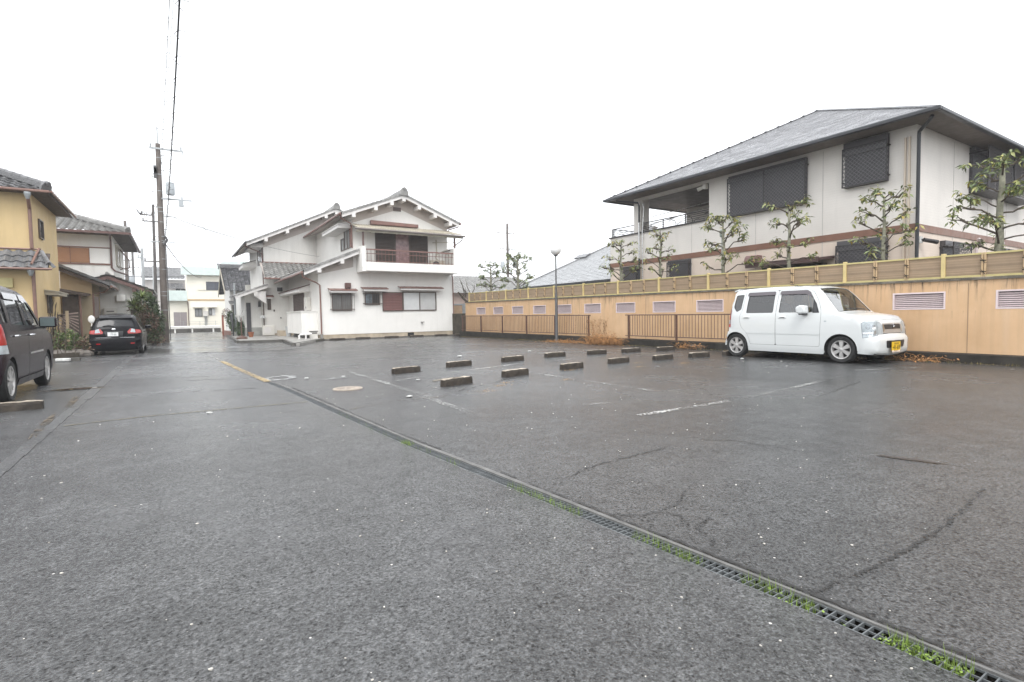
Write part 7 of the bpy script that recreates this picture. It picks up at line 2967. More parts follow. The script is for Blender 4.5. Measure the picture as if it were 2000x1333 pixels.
def text_mesh(body, size, mat, par, M_, name='lettering', ext=.001, sx=1.0):
    cu = bpy.data.curves.new(name, 'FONT')
    cu.body = body
    cu.size = size
    cu.extrude = ext
    cu.align_x = 'CENTER'
    cu.align_y = 'CENTER'
    tmp = bpy.data.objects.new('tmp_text', cu)
    COL.objects.link(tmp)
    bpy.context.view_layer.update()
    me = bpy.data.meshes.new_from_object(tmp.evaluated_get(bpy.context.evaluated_depsgraph_get()))
    bpy.data.objects.remove(tmp)
    bpy.data.curves.remove(cu)
    me.transform(Matrix.Diagonal((sx, 1, 1, 1)))
    me.transform(M_)
    me.materials.clear()
    me.materials.append(mat)
    me.name = name
    o = bpy.data.objects.new(name, me)
    COL.objects.link(o)
    o.parent = par
    return o


def basis(c, ux, uy):
    """matrix placing text at c: text x along ux, text y along uy"""
    ux, uy = Vector(ux).normalized(), Vector(uy).normalized()
    n = ux.cross(uy)
    return Matrix(((ux.x, uy.x, n.x, c[0]), (ux.y, uy.y, n.y, c[1]), (ux.z, uy.z, n.z, c[2]), (0, 0, 0, 1)))


def seats(car, rows, w_=.5, mat=m_seat):
    for (p, z, n) in rows:
        for sg in ((1, -1) if n == 2 else (0,)):
            y = sg * .33
            ww = .24 if n == 2 else .58
            g = MB()
            g.box(p - .45, p + .02, y - ww, y + ww, z - .22, z)
            g.prism([(p - .02, y - ww, z - .05), (p + .12, y - ww, z - .05), (p + .26, y - ww, z + .58), (p + .16, y - ww, z + .60)], (0, 2 * ww, 0))
            for yy in ((y,) if n == 2 else (-.33, .33)):
                g.box(p + .19, p + .29, yy - .13, yy + .13, z + .62, z + .80)
            g.build('seat', mat, car.th, local=True, bevel=.03)


# ================================================================== white tall wagon on the right
m_wpaint = paint('white_car_paint', (0.66, 0.68, 0.675), 0.25)
tw = thing('white_car', 'white boxy mini wagon parked nose out along the tan wall', 'car', (11.74, 4.55, 0), math.radians(88.0))
SW = [(.10, .19), (.035, .235), (.005, .36), (0, .49), (.03, .545), (.075, .575), (.085, .68), (.11, .79), (.16, .865), (.27, .92), (.50, .970), (.76, 1.015), (.84, 1.07), (1.02, 1.29), (1.18, 1.475), (1.28, 1.54), (1.45, 1.58), (1.85, 1.603), (2.4, 1.61), (2.85, 1.598), (3.08, 1.578), (3.17, 1.55), (3.215, 1.46), (3.27, 1.18), (3.31, .95), (3.33, .75), (3.345, .625), (3.385, .575), (3.395, .42), (3.37, .25), (3.31, .20)]
Car.nose = .76
tw.scale = (1, 1, .98)
car = Car(tw, SW, [(.15, .70), (.26, .722), (.36, .728), (.60, .735), (.80, .734), (.96, .724), (1.04, .712), (1.30, .662), (1.55, .600), (1.65, .575)], r_=.05, pf=(.30, .155), pr=(.30, .10), bulge=.03)
PF, PR, AR = .715, 3.075, .318
CELL = (.055, .055)
silu = car.D
bottom = [(3.31, .20)] + arc(PR, .275, AR, -14, 194)[::-1][::-1]
lowr = [(3.395 - .06, .22)]
outer = list(silu) + arc(PR, .275, AR, -12, 192) + [(2.74, .165), (1.06, .165)] + arc(PF, .275, AR, -12, 192)
doors = round_poly([(1.125, .315), (2.70, .315), (2.735, .45), (2.80, .58), (2.93, .70), (2.985, .86), (2.975, 1.0), (2.925, 1.10), (2.90, 1.30), (2.87, 1.545), (1.40, 1.545), (1.29, 1.475), (1.185, 1.31), (1.115, 1.12), (1.10, 1.0)], .04, 3)
qwin = round_poly([(2.955, 1.12), (3.07, 1.06), (3.165, 1.18), (3.125, 1.46), (2.915, 1.475)], .035, 3)
car.both('body', outer, [doors, qwin], CELL, m_wpaint)
fd = round_poly([(1.130, .32), (2.080, .32), (2.085, 1.0), (2.06, 1.54), (1.402, 1.54), (1.294, 1.47), (1.19, 1.305), (1.12, 1.115), (1.105, 1.0)], .035, 3)
rd = round_poly([(2.090, .32), (2.697, .32), (2.731, .45), (2.796, .58), (2.925, .70), (2.98, .86), (2.97, 1.0), (2.92, 1.10), (2.895, 1.30), (2.865, 1.54), (2.066, 1.54), (2.092, 1.0)], .035, 3)
fw = round_poly([(1.275, 1.035), (2.02, 1.035), (2.00, 1.49), (1.46, 1.49), (1.37, 1.455), (1.275, 1.32)], .03, 3)
fq = [(1.15, 1.03), (1.275, 1.03), (1.275, 1.20)]
rw = round_poly([(2.155, 1.035), (2.82, 1.035), (2.785, 1.49), (2.145, 1.49)], .035, 3)
for sg in (1, -1):
    d1 = car.patch('door', car.side(sg), fd, [fw], CELL, m_wpaint, flip=sg > 0)
    d2 = car.patch('door', car.side(sg), rd, [rw], CELL, m_wpaint, flip=sg > 0)
    for d_, win_, gm in ((d1, fw, g_front), (d2, rw, g_dark)):
        car.patch('window', car.side(sg, -.012), [(q[0], q[1]) for q in win_], [], (.12, .12), gm, d_, flip=sg > 0)
    car.patch('quarter_window', car.side(sg, -.012), qwin, [], (.1, .1), g_dark, flip=sg > 0)
    car.patch('mirror_triangle', car.side(sg, .004), [(1.14, 1.025), (1.28, 1.025), (1.28, 1.325), (1.21, 1.22)], [], (.1, .1), m_trimk, d1, flip=sg > 0)
    car.patch('triangle_glass', car.side(sg, .006), [(1.185, 1.06), (1.255, 1.06), (1.255, 1.22), (1.225, 1.17)], [], (.1, .1), m_glassd, d1, flip=sg > 0)
    car.patch('visor', car.side(sg, .018), round_poly([(1.30, 1.33), (1.38, 1.40), (1.46, 1.43), (2.03, 1.435), (2.02, 1.515), (1.43, 1.515), (1.35, 1.465)], .03, 3), [], (.06, .06), m_visor, d1, flip=sg > 0)
    car.patch('visor', car.side(sg, .018), round_poly([(2.135, 1.435), (2.82, 1.435), (2.80, 1.515), (2.13, 1.515)], .03, 3), [], (.06, .06), m_visor, d2, flip=sg > 0)
    fsl = car.side(sg, 0.0)
    for d_, p in ((d1, 1.93), (d2, 2.80)):
        g = MB()
        c = fsl((p, .93))
        g.box(c.x - .085, c.x + .085, c.y - .012, c.y + .012, .905, .957)
        g.build('handle', m_wpaint, d_, local=True, bevel=.008)
        g = MB()
        g.box(c.x - .055, c.x + .055, c.y - sg * .002 - .014, c.y - sg * .002 + .014, .918, .938)
        g.build('handle_recess', m_trimk, d_, local=True)
    # pressed line along the doors
    car.patch('side_moulding', car.side(sg, .007), [(1.14, .565), (2.07, .565), (2.07, .595), (1.14, .595)], [], (.1, .1), m_wpaint, d1, flip=sg > 0)
    car.patch('side_moulding', car.side(sg, .007), [(2.10, .565), (2.76, .565), (2.78, .595), (2.10, .595)], [], (.1, .1), m_wpaint, d2, flip=sg > 0)
    car.patch('side_skirt', car.side(sg, .012), [(1.045, .165), (2.755, .165), (2.735, .27), (2.715, .30), (1.07, .30), (1.05, .25)], [], (.08, .05), m_wpaint, flip=sg > 0)
    car.patch('side_repeater', car.side(sg, .006), round_poly([(.985, .835), (1.035, .835), (1.035, .86), (.985, .86)], .01, 2), [], (.05, .05), m_clear, flip=sg > 0)
    for pc in (PF, PR):                          # flared arch lips
        ring = arc(pc, .275, AR + .045, -2, 182, 26)
        inn = arc(pc, .275, AR - .002, 182, -2, 26)
        car.patch('arch_lip', car.side(sg, .010), ring + inn, [], (.05, .05), m_wpaint, flip=sg > 0)
    g = MB()                                     # dark shell behind the shut lines
    car.patch('x', car.side(sg, -.02), [(q[0], q[1]) for q in round_poly([(1.10, .30), (2.70, .30), (3.0, .80), (3.0, 1.02), (1.09, 1.02)], .02, 2)], [], (.15, .15), m_under, flip=sg > 0, g=g)
    g.build('inner_shell', m_under, tw, local=True)
    g = MB()
    c = fsl((1.42, 1.05))
    y0 = c.y + sg * .03
    g.prism([(1.33, y0, 1.02), (1.44, y0, 1.0), (1.52, y0, 1.03), (1.53, y0, 1.15), (1.44, y0, 1.19), (1.34, y0, 1.18)], (0, sg * .19, 0))
    mr = g.build('mirror', m_wpaint, tw, local=True, bevel=.035, smooth='auto')
    mr.modifiers[0].segments = 3
    g = MB()
    g.box(1.38, 1.50, min(c.y, y0 + sg * .1), max(c.y, y0 + sg * .1), .985, 1.02)
    g.build('mirror_foot', m_trimk, mr, local=True)
T = car.top
s_gr0, s_gr1 = car.S(.08, .60), car.S(.11, .79)
s_hood, s_cowl, s_ws1 = car.S(.15, .86), car.S(.78, 1.03), car.S(1.24, 1.525)
s_roof2, s_rear, s_rb = car.S(3.15, 1.585), car.S(3.31, .95), car.S(3.345, .625)
TE = .999
car.patch('front_bumper', T(), [(0, -TE), (car.S(.06, .568), -TE), (car.S(.06, .568), TE), (0, TE)], [], (.04, .10), m_wpaint)
car.patch('nose_panel', T(), [(car.S(.06, .568), -TE), (s_hood - .02, -TE), (s_hood - .02, TE), (car.S(.06, .568), TE)], [], (.04, .10), m_wpaint)
car.patch('bonnet', T(), [(s_hood - .014, -TE), (s_cowl - .03, -TE), (s_cowl - .03, TE), (s_hood - .014, TE)], [], (.06, .12), m_wpaint)
car.patch('cowl', T(-.004), [(s_cowl - .03, -.97), (s_cowl + .03, -.97), (s_cowl + .03, .97), (s_cowl - .03, .97)], [], (.06, .12), m_trimk)
wsp = round_poly([(s_cowl + .015, -.93), (s_ws1, -.91), (s_ws1, .91), (s_cowl + .015, .93)], .05, 4)
car.patch('windscreen', T(-.006), wsp, [], (.10, .14), g_wind)
car.patch('pillar', T(), [(s_cowl - .03, -TE), (s_ws1 + .03, -TE), (s_ws1 + .03, TE), (s_cowl - .03, TE)], [wsp], (.06, .12), m_wpaint)
car.patch('windscreen_seal', T(.002), round_poly([(s_cowl + .005, -.945), (s_ws1 + .008, -.925), (s_ws1 + .008, .925), (s_cowl + .005, .945)], .05, 4), [wsp], (.1, .14), m_trimk)
car.patch('roof', T(), [(s_ws1 + .03, -TE), (s_roof2, -TE), (s_roof2, TE), (s_ws1 + .03, TE)], [], (.10, .12), m_wpaint)
rwp = round_poly([(s_roof2 + .10, -.88), (s_rear - .12, -.9), (s_rear - .12, .9), (s_roof2 + .10, .88)], .06, 4)
car.patch('tailgate', T(), [(s_roof2, -TE), (s_rb, -TE), (s_rb, TE), (s_roof2, TE)], [rwp], (.06, .12), m_wpaint)
car.patch('rear_window', T(-.006), rwp, [], (.1, .14), g_dark)
car.patch('rear_bumper', T(), [(s_rb + .004, -TE), (car.L[-1], -TE), (car.L[-1], TE), (s_rb + .004, TE)], [], (.05, .12), m_wpaint)
g = MB()
g.prism([(3.05, -.53, 1.60), (3.20, -.53, 1.555), (3.27, -.53, 1.545), (3.26, -.53, 1.575), (3.15, -.53, 1.608)], (0, 1.06, 0))
g.build('roof_spoiler', m_wpaint, tw, local=True, bevel=.012)
# front: grille, lamps, plate
gz0, gz1, gz2 = car.S(.08, .60), car.S(.10, .695), car.S(.115, .80)
car.patch('grille', T(.006), round_poly([(gz0, -.60), (gz2, -.66), (gz2, .66), (gz0, .60)], .02, 2), [], (.03, .12), m_alloy)
car.patch('grille_mesh', T(.012), round_poly([(gz1, -.56), (gz2 - .025, -.60), (gz2 - .025, .60), (gz1, .56)], .02, 2), [], (.03, .12), m_trimk)
for k in range(3):
    z = gz1 + .02 + k * .028
    car.patch('grille_bar', T(.02), [(z, -.57), (z + .007, -.57), (z + .007, .57), (z, .57)], [], (.02, .12), m_lamp)
car.patch('grille_gap', T(.004), [(car.S(.062, .57), -.70), (gz0 - .006, -.66), (gz0 - .006, .66), (car.S(.062, .57), .70)], [], (.02, .12), m_trimk)
for q in (-1, 1):
    car.patch('grille_chrome', T(.016), sorted([(gz1 - .005, q * .60), (gz2 - .02, q * .64), (gz2 - .02, q * .67), (gz0, q * .66)], key=lambda v: 0), [], (.04, .1), m_chrome)
p_, z_, n_ = car.at((gz1 + gz2) / 2 - .01)
em = MB()
cx = Vector((car.mapp(p_), 0, z_)) + n_ * (.03 + .03)
for (a, b) in (((.028, .04), (-.026, .012)), ((-.026, .012), (.026, -.012)), ((.026, -.012), (-.028, -.04))):
    v0, v1 = cx + Vector((0, a[0], a[1])), cx + Vector((0, b[0], b[1]))
    em.tube([v0, v1], .011, 4)
em.build('emblem', m_chrome, tw, local=True)
hl_front = lambda q: [(car.S(.065, .57), q * .70), (car.S(.10, .76), q * .70), (car.S(.13, .825), q * .80), (car.S(.14, .835), q * TE), (car.S(.065, .57), q * TE)]
for q in (1, -1):
    side_poly = [(.27, .53), (.315, .80), (.26, .835)] + car.edge(car.S(.14, .838), car.S(.072, .535), 12)
    hl = car.patch('headlight', car.side(q, .008), side_poly, [], (.045, .05), m_clear, flip=q > 0)
    car.patch('headlight_front', T(.010), hl_front(q), [], (.04, .08), m_clear, hl)
    car.patch('lamp_reflector', car.side(q, .011), arc(.18, .735, .05, 0, 350, 14), [], (.04, .04), m_lamp_in, hl, flip=q > 0)
    car.patch('indicator', car.side(q, .011), [(.10, .60), (.275, .595), (.283, .63), (.10, .635)], [], (.05, .05), m_chrome, hl, flip=q > 0)
    car.patch('lamp_seal', car.side(q, .006), [(.285, .518), (.33, .805), (.26, .85)] + car.edge(car.S(.15, .85), car.S(.07, .525), 12), [], (.045, .05), m_lamp_in, hl, flip=q > 0)
    tl_ = car.patch('tail_lamp', car.side(q, .008), [(3.225, .70)] + car.edge(car.S(3.335, .70), car.S(3.262, 1.21), 10)[::1] + [(3.23, 1.21), (3.235, 1.0)], [], (.04, .05), m_red, flip=q > 0)
    car.patch('tail_lamp_clear', car.side(q, .010), [(3.235, .78)] + car.edge(car.S(3.325, .78), car.S(3.315, .88), 4) + [(3.235, .88)], [], (.04, .05), m_clear, tl_, flip=q > 0)
    car.patch('tail_lamp_rear', T(.008), [(car.S(3.33, .70), q * .86), (car.S(3.26, 1.2), q * .90), (car.S(3.26, 1.2), q * TE), (car.S(3.33, .70), q * TE)], [], (.05, .08), m_red, tl_)
i0, i1 = car.S(.004, .31), car.S(0, .455)
car.patch('lower_intake', T(.005), round_poly([(i0, -.62), (i1, -.66), (i1, .66), (i0, .62)], .03, 3), [], (.03, .12), m_trimk)
for k in range(4):
    z = i0 + .02 + k * .034
    car.patch('intake_slat', T(.014), [(z, -.62), (z + .010, -.62), (z + .010, .62), (z, .62)], [], (.02, .12), m_lamp)
car.patch('bumper_crease', T(.006), [(car.S(.03, .245), -TE), (car.S(.02, .262), -TE), (car.S(.02, .262), TE), (car.S(.03, .245), TE)], [], (.03, .1), m_wpaint)
pl = MB()
py = .10
pl.box(.012, .019, py - .165, py + .165, .265, .435)
plate = pl.build('number_plate', M('yellow_plate', (0.72, 0.46, 0.015), 0.4, 0.04), tw, local=True, bevel=.004)
m_ink = M('black_ink', (0.015, 0.015, 0.01), 0.5, 0.05)
text_mesh('41-69', .125, m_ink, plate, basis((.0105, py - .012, .325), (0, -1, 0), (0, 0, 1)), 'lettering', .001, .88)
text_mesh('\u30fb', .06, m_ink, plate, basis((.0105, py + .142, .325), (0, -1, 0), (0, 0, 1)), 'lettering')
g = MB()
for (a, b) in ((.075, .012), (.045, .03), (.008, .03), (-.03, .02), (-.055, .02), (-.08, .02)):
    for (z0, z1) in ((.386, .392), (.398, .404), (.412, .418)):
        g.box(.0102, .011, py + a - b * .5, py + a + b * .5, z0, z1)
g.build('small_lettering', m_ink, plate, local=True)
g = MB()
g.box(.010, .023, py - .13, py + .13, .235, .262)
for q in (-.12, .12):
    g.sphere((.012, py + q, .245), .012, .032, .028, 8, 5)
g.build('plate_ornament', M('cream_ornament', (0.62, 0.5, 0.42), 0.4, 0.3, 40), plate, local=True)
wpm = MB()
for (a, b) in ((-.50, -.02), (.02, .52)):
    P = [T(.03)((s_cowl + .02, a)), T(.028)((s_cowl + .05, (a + b) / 2)), T(.018)((s_cowl + .06, b))]
    wpm.tube(P, .009, 4)
wpm.build('wiper', m_trimk, tw, local=True)
g = MB()
g.tube([(1.72, .44, 1.60), (1.77, .44, 1.63), (1.92, .44, 1.66)], .006, 4)
g.box(1.66, 1.80, .40, .48, 1.59, 1.615)
g.build('roof_aerial', m_trimk, tw, local=True)
for sg in (1, -1):
    car.wheel(PF, sg, .635)
    car.wheel(PR, sg, .635)
car.arch(PF, AR, .275)
car.arch(PR, AR, .275)
g = MB()
g.box(.15, 3.3, -.60, .60, .17, .24)
g.box(.95, 2.8, -.66, .66, .18, .32)
g.box(.3, 3.25, -.42, .42, .24, .5)
g.build('underbody', m_under, tw, local=True)
g = MB()
g.prism([(.86, -.62, .70), (1.22, -.62, .80), (1.16, -.62, 1.0), (.86, -.62, 1.03)], (0, 1.24, 0))
g.box(.9, 3.25, -.62, .62, .40, .46)
g.build('dashboard', m_under, tw, local=True)
g = MB()
g.lathe([(.17, 0), (.19, .012), (.17, .024), (.155, .012), (.17, 0)], (1.36, .33, .98), 'x', 18)
g.build('steering_wheel', m_trimk, tw, local=True)
seats(car, ((1.98, .66, 2), (2.82, .70, 1)))

# ================================================================== maroon minivan at the left edge
m_mar = paint('maroon_car_paint', (0.016, 0.008, 0.012), 0.25, 0.0, 0.0, 0.22)
mv = thing('maroon_van', 'dark maroon tall minivan parked at the left edge with alloy wheels and red tail lamp', 'van', (-2.62, 12.72, 0), math.radians(-90))
SV = [(.12, .20), (.04, .25), (.0, .40), (.0, .55), (.05, .70), (.12, .82), (.25, .90), (.55, .97), (.85, 1.03), (1.0, 1.10), (1.35, 1.36), (1.58, 1.51), (1.75, 1.565), (2.1, 1.60), (2.6, 1.61), (3.05, 1.595), (3.25, 1.57), (3.33, 1.52), (3.37, 1.40), (3.42, 1.10), (3.45, .90), (3.46, .66), (3.50, .60), (3.51, .42), (3.48, .26), (3.42, .2)]
Car.nose = 1.0
car = Car(mv, SV, [(.15, .69), (.28, .725), (.45, .735), (.62, .745), (.85, .74), (.98, .725), (1.05, .71), (1.35, .65), (1.6, .575)], r_=.07, pf=(.35, .16), pr=(.25, .08), bulge=.05)
PF, PR, AR = .76, 3.12, .325
outer = list(car.D) + arc(PR, .285, AR, -12, 192) + [(2.78, .19), (1.10, .19)] + arc(PF, .285, AR, -12, 192)
doors = round_poly([(1.17, .30), (2.74, .30), (2.80, .55), (2.95, .70), (3.02, .90), (3.0, 1.3), (2.95, 1.525), (1.75, 1.525), (1.60, 1.46), (1.25, 1.17), (1.15, 1.0)], .04, 3)
qwin = round_poly([(3.06, 1.06), (3.26, 1.08), (3.24, 1.36), (3.20, 1.46), (3.03, 1.46)], .04, 3)
car.both('body', outer, [doors, qwin], (.06, .06), m_mar)
fd = round_poly([(1.175, .305), (2.10, .305), (2.11, 1.0), (2.09, 1.52), (1.75, 1.52), (1.604, 1.455), (1.256, 1.168), (1.156, 1.0)], .035, 3)
rd = round_poly([(2.112, .305), (2.736, .305), (2.796, .55), (2.945, .70), (3.015, .90), (2.995, 1.3), (2.945, 1.52), (2.10, 1.52), (2.122, 1.0)], .035, 3)
fw = round_poly([(1.24, 1.03), (2.05, 1.03), (2.04, 1.455), (1.76, 1.455), (1.64, 1.41), (1.30, 1.13)], .03, 3)
rw = round_poly([(2.17, 1.03), (2.92, 1.05), (2.88, 1.455), (2.16, 1.455)], .035, 3)
for sg in (1, -1):
    d1 = car.patch('door', car.side(sg), fd, [fw], (.06, .06), m_mar, flip=sg > 0)
    d2 = car.patch('door', car.side(sg), rd, [rw], (.06, .06), m_mar, flip=sg > 0)
    car.patch('window', car.side(sg, -.01), fw, [], (.12, .12), g_front, d1, flip=sg > 0)
    car.patch('window', car.side(sg, -.01), rw, [], (.12, .12), g_dark if False else g_front, d2, flip=sg > 0)
    car.patch('quarter_window', car.side(sg, -.01), qwin, [], (.1, .1), g_dark, flip=sg > 0)
    car.patch('visor', car.side(sg, .018), round_poly([(1.62, 1.38), (2.06, 1.40), (2.05, 1.49), (1.76, 1.49)], .02, 2), [], (.06, .06), m_visor, d1, flip=sg > 0)
    car.patch('visor', car.side(sg, .018), round_poly([(2.15, 1.40), (2.92, 1.40), (2.90, 1.49), (2.14, 1.49)], .02, 2), [], (.06, .06), m_visor, d2, flip=sg > 0)
    for d_, p in ((d1, 1.97), (d2, 2.85)):
        c = car.side(sg)((p, .88))
        g = MB()
        g.tube([(p - .09, c.y + sg * .005, .885), (p - .06, c.y + sg * .035, .89), (p + .06, c.y + sg * .035, .89), (p + .09, c.y + sg * .005, .885)], .014, 6)
        g.build('handle', m_chrome, d_, local=True)
    car.patch('side_skirt', car.side(sg, .012), [(1.09, .19), (2.79, .19), (2.77, .28), (1.11, .28)], [], (.08, .05), m_alloy if False else M('dark_grey_skirt', (0.06, 0.055, 0.06), 0.4, 0.1) if 'dark_grey_skirt' not in bpy.data.materials else bpy.data.materials['dark_grey_skirt'], flip=sg > 0)
    car.patch('door_moulding', car.side(sg, .008), [(1.18, .60), (2.095, .60), (2.095, .625), (1.18, .635)], [], (.1, .1), m_alloy, d1, flip=sg > 0)
    g = MB()
    car.patch('x', car.side(sg, -.02), [(1.14, .29), (2.72, .29), (3.03, .85), (3.03, 1.01), (1.13, 1.01)], [], (.15, .15), m_under, flip=sg > 0, g=g)
    g.build('inner_shell', m_under, mv, local=True)
    c = car.side(sg)((1.4, 1.05))
    y0 = c.y + sg * .04
    g = MB()
    g.prism([(1.30, y0, 1.0), (1.40, y0, .985), (1.44, y0, 1.02), (1.44, y0, 1.14), (1.40, y0, 1.165), (1.30, y0, 1.15)], (0, sg * .22, 0))
    mr = g.build('mirror', m_mar, mv, local=True, bevel=.02)
    g = MB()
    g.box(1.4405, 1.446, min(y0 + sg * .02, y0 + sg * .20), max(y0 + sg * .02, y0 + sg * .20), 1.01, 1.145)
    g.build('mirror_glass', M('mirror_glass', (0.10, 0.13, 0.13), 0.12, 0.1) if 'mirror_glass' not in bpy.data.materials else bpy.data.materials['mirror_glass'], mr, local=True)
    g = MB()
    g.box(1.33, 1.42, min(c.y, y0 + sg * .08), max(c.y, y0 + sg * .08), .97, 1.0)
    g.build('mirror_foot', m_trimk, mr, local=True)
    tl_ = car.patch('tail_lamp', car.side(sg, .008), [(3.33, .78)] + car.edge(car.S(3.455, .78), car.S(3.427, 1.05), 6) + [(3.36, 1.05)], [], (.04, .05), m_redl, flip=sg > 0)
    car.patch('tail_lamp_clear', car.side(sg, .009), [(3.29, .66)] + car.edge(car.S(3.46, .665), car.S(3.455, .775), 4) + [(3.325, .775)], [], (.04, .05), m_clear, tl_, flip=sg > 0)
    car.patch('tail_lamp_rear', car.top(.008), [(car.S(3.46, .78), sg * .72), (car.S(3.425, 1.05), sg * .80), (car.S(3.425, 1.05), sg * .999), (car.S(3.46, .78), sg * .999)], [], (.05, .08), m_redl, tl_)
    car.patch('tail_lamp_rear_clear', car.top(.009), [(car.S(3.46, .67), sg * .72), (car.S(3.46, .775), sg * .72), (car.S(3.46, .775), sg * .999), (car.S(3.46, .67), sg * .999)], [], (.05, .08), m_clear, tl_)
    car.wheel(PF, sg, .645, R_=.285, rim=.20, spokes=9, style='thin')
    car.wheel(PR, sg, .645, R_=.285, rim=.20, spokes=9, style='thin')
    car.patch('headlight', car.side(sg, .008), [(.05, .66), (.34, .70), (.42, .88), (.20, .875), (.08, .74)], [], (.05, .05), m_clear, flip=sg > 0)
T = car.top
s0, s1, s2, s3, s4 = car.S(.9, 1.05), car.S(1.60, 1.52), car.S(3.30, 1.55), car.S(3.45, .92), car.S(3.46, .64)
TE = .999
wsp = round_poly([(s0 + .02, -.93), (s1, -.91), (s1, .91), (s0 + .02, .93)], .05, 4)
rwp = round_poly([(s2 + .07, -.88), (s3 - .04, -.9), (s3 - .04, .9), (s2 + .07, .88)], .06, 4)
car.patch('bonnet', T(), [(0, -TE), (s0 - .02, -TE), (s0 - .02, TE), (0, TE)], [], (.07, .14), m_mar)
car.patch('pillar', T(), [(s0 - .02, -TE), (s1 + .03, -TE), (s1 + .03, TE), (s0 - .02, TE)], [wsp], (.07, .14), m_mar)
car.patch('windscreen', T(-.006), wsp, [], (.12, .2), g_wind)
car.patch('roof', T(), [(s1 + .03, -TE), (s2, -TE), (s2, TE), (s1 + .03, TE)], [], (.1, .12), m_mar)
car.patch('tailgate', T(), [(s2, -TE), (s4, -TE), (s4, TE), (s2, TE)], [rwp], (.06, .12), m_mar)
car.patch('rear_window', T(-.006), rwp, [], (.12, .2), g_dark)
car.patch('rear_bumper', T(.004), [(s4, -TE), (car.L[-1], -TE), (car.L[-1], TE), (s4, TE)], [], (.05, .12), m_mar)
g = MB()
c = T(.012)((s2 + .32, .74))
g.lathe([(.0, 0), (.045, 0), (.045, .004), (0, .004)], (c.x + .006, c.y, c.z + .03), 'x', 14)
g.build('green_sticker', M('green_sticker', (0.25, 0.5, 0.2), 0.5, 0.1), mv, local=True)
g = MB()
g.lathe([(.0, 0), (.045, 0), (.045, .004), (0, .004)], (c.x + .014, c.y, c.z - .07), 'x', 14)
g.build('blue_sticker', M('blue_sticker', (0.2, 0.35, 0.62), 0.5, 0.1), mv, local=True)
car.arch(PF, AR, .285)
car.arch(PR, AR, .285)
g = MB()
g.box(.2, 3.4, -.62, .62, .17, .25)
g.box(.3, 3.35, -.42, .42, .25, .5)
g.box(1.0, 3.35, -.62, .62, .42, .46)
g.build('underbody', m_under, mv, local=True)
g = MB()
g.prism([(.95, -.62, .70), (1.3, -.62, .80), (1.25, -.62, .98), (.95, -.62, 1.0)], (0, 1.24, 0))
g.build('dashboard', m_under, mv, local=True)
seats(car, ((2.02, .64, 2), (2.9, .66, 1)))

# ================================================================== black station wagon, seen from behind
m_blk = paint('black_car_paint', (0.006, 0.006, 0.008), 0.2, 0.0, 0.0, 0.12)
bwg = thing('black_wagon', 'black station wagon seen from behind, parked beside the planting bed', 'car', (-1.66, 25.0, 0), math.radians(-90))
SB = [(.12, .20), (.03, .28), (.0, .45), (.04, .60), (.15, .70), (.45, .80), (1.05, .90), (1.25, .97), (1.75, 1.30), (2.05, 1.46), (2.4, 1.52), (3.0, 1.535), (3.7, 1.49), (4.0, 1.455), (4.12, 1.42), (4.22, 1.32), (4.36, 1.08), (4.43, .98), (4.47, .80), (4.47, .66), (4.53, .60), (4.545, .45), (4.52, .28), (4.46, .20)]
car = Car(bwg, SB, [(.15, .78), (.3, .835), (.55, .848), (.8, .845), (.95, .82), (1.0, .80), (1.3, .66), (1.52, .56)], r_=.07, pf=(.5, .25), pr=(.40, .14), bulge=.06, zr=1.0)
bwg.scale = (.84, .84, .85)
PF, PR, AR = .90, 3.60, .345
outer = list(car.D) + arc(PR, .31, AR, -12, 192) + [(3.22, .2), (1.28, .2)] + arc(PF, .31, AR, -12, 192)
wins = [round_poly([(1.62, .98), (2.35, .98), (2.37, 1.43), (2.10, 1.41), (1.80, 1.25)], .04, 3), round_poly([(2.43, .98), (3.22, 1.0), (3.20, 1.42), (2.45, 1.43)], .04, 3), round_poly([(3.30, 1.01), (4.0, 1.08), (3.92, 1.30), (3.75, 1.38), (3.28, 1.42)], .05, 3)]
car.both('body', outer, wins, (.08, .07), m_blk)
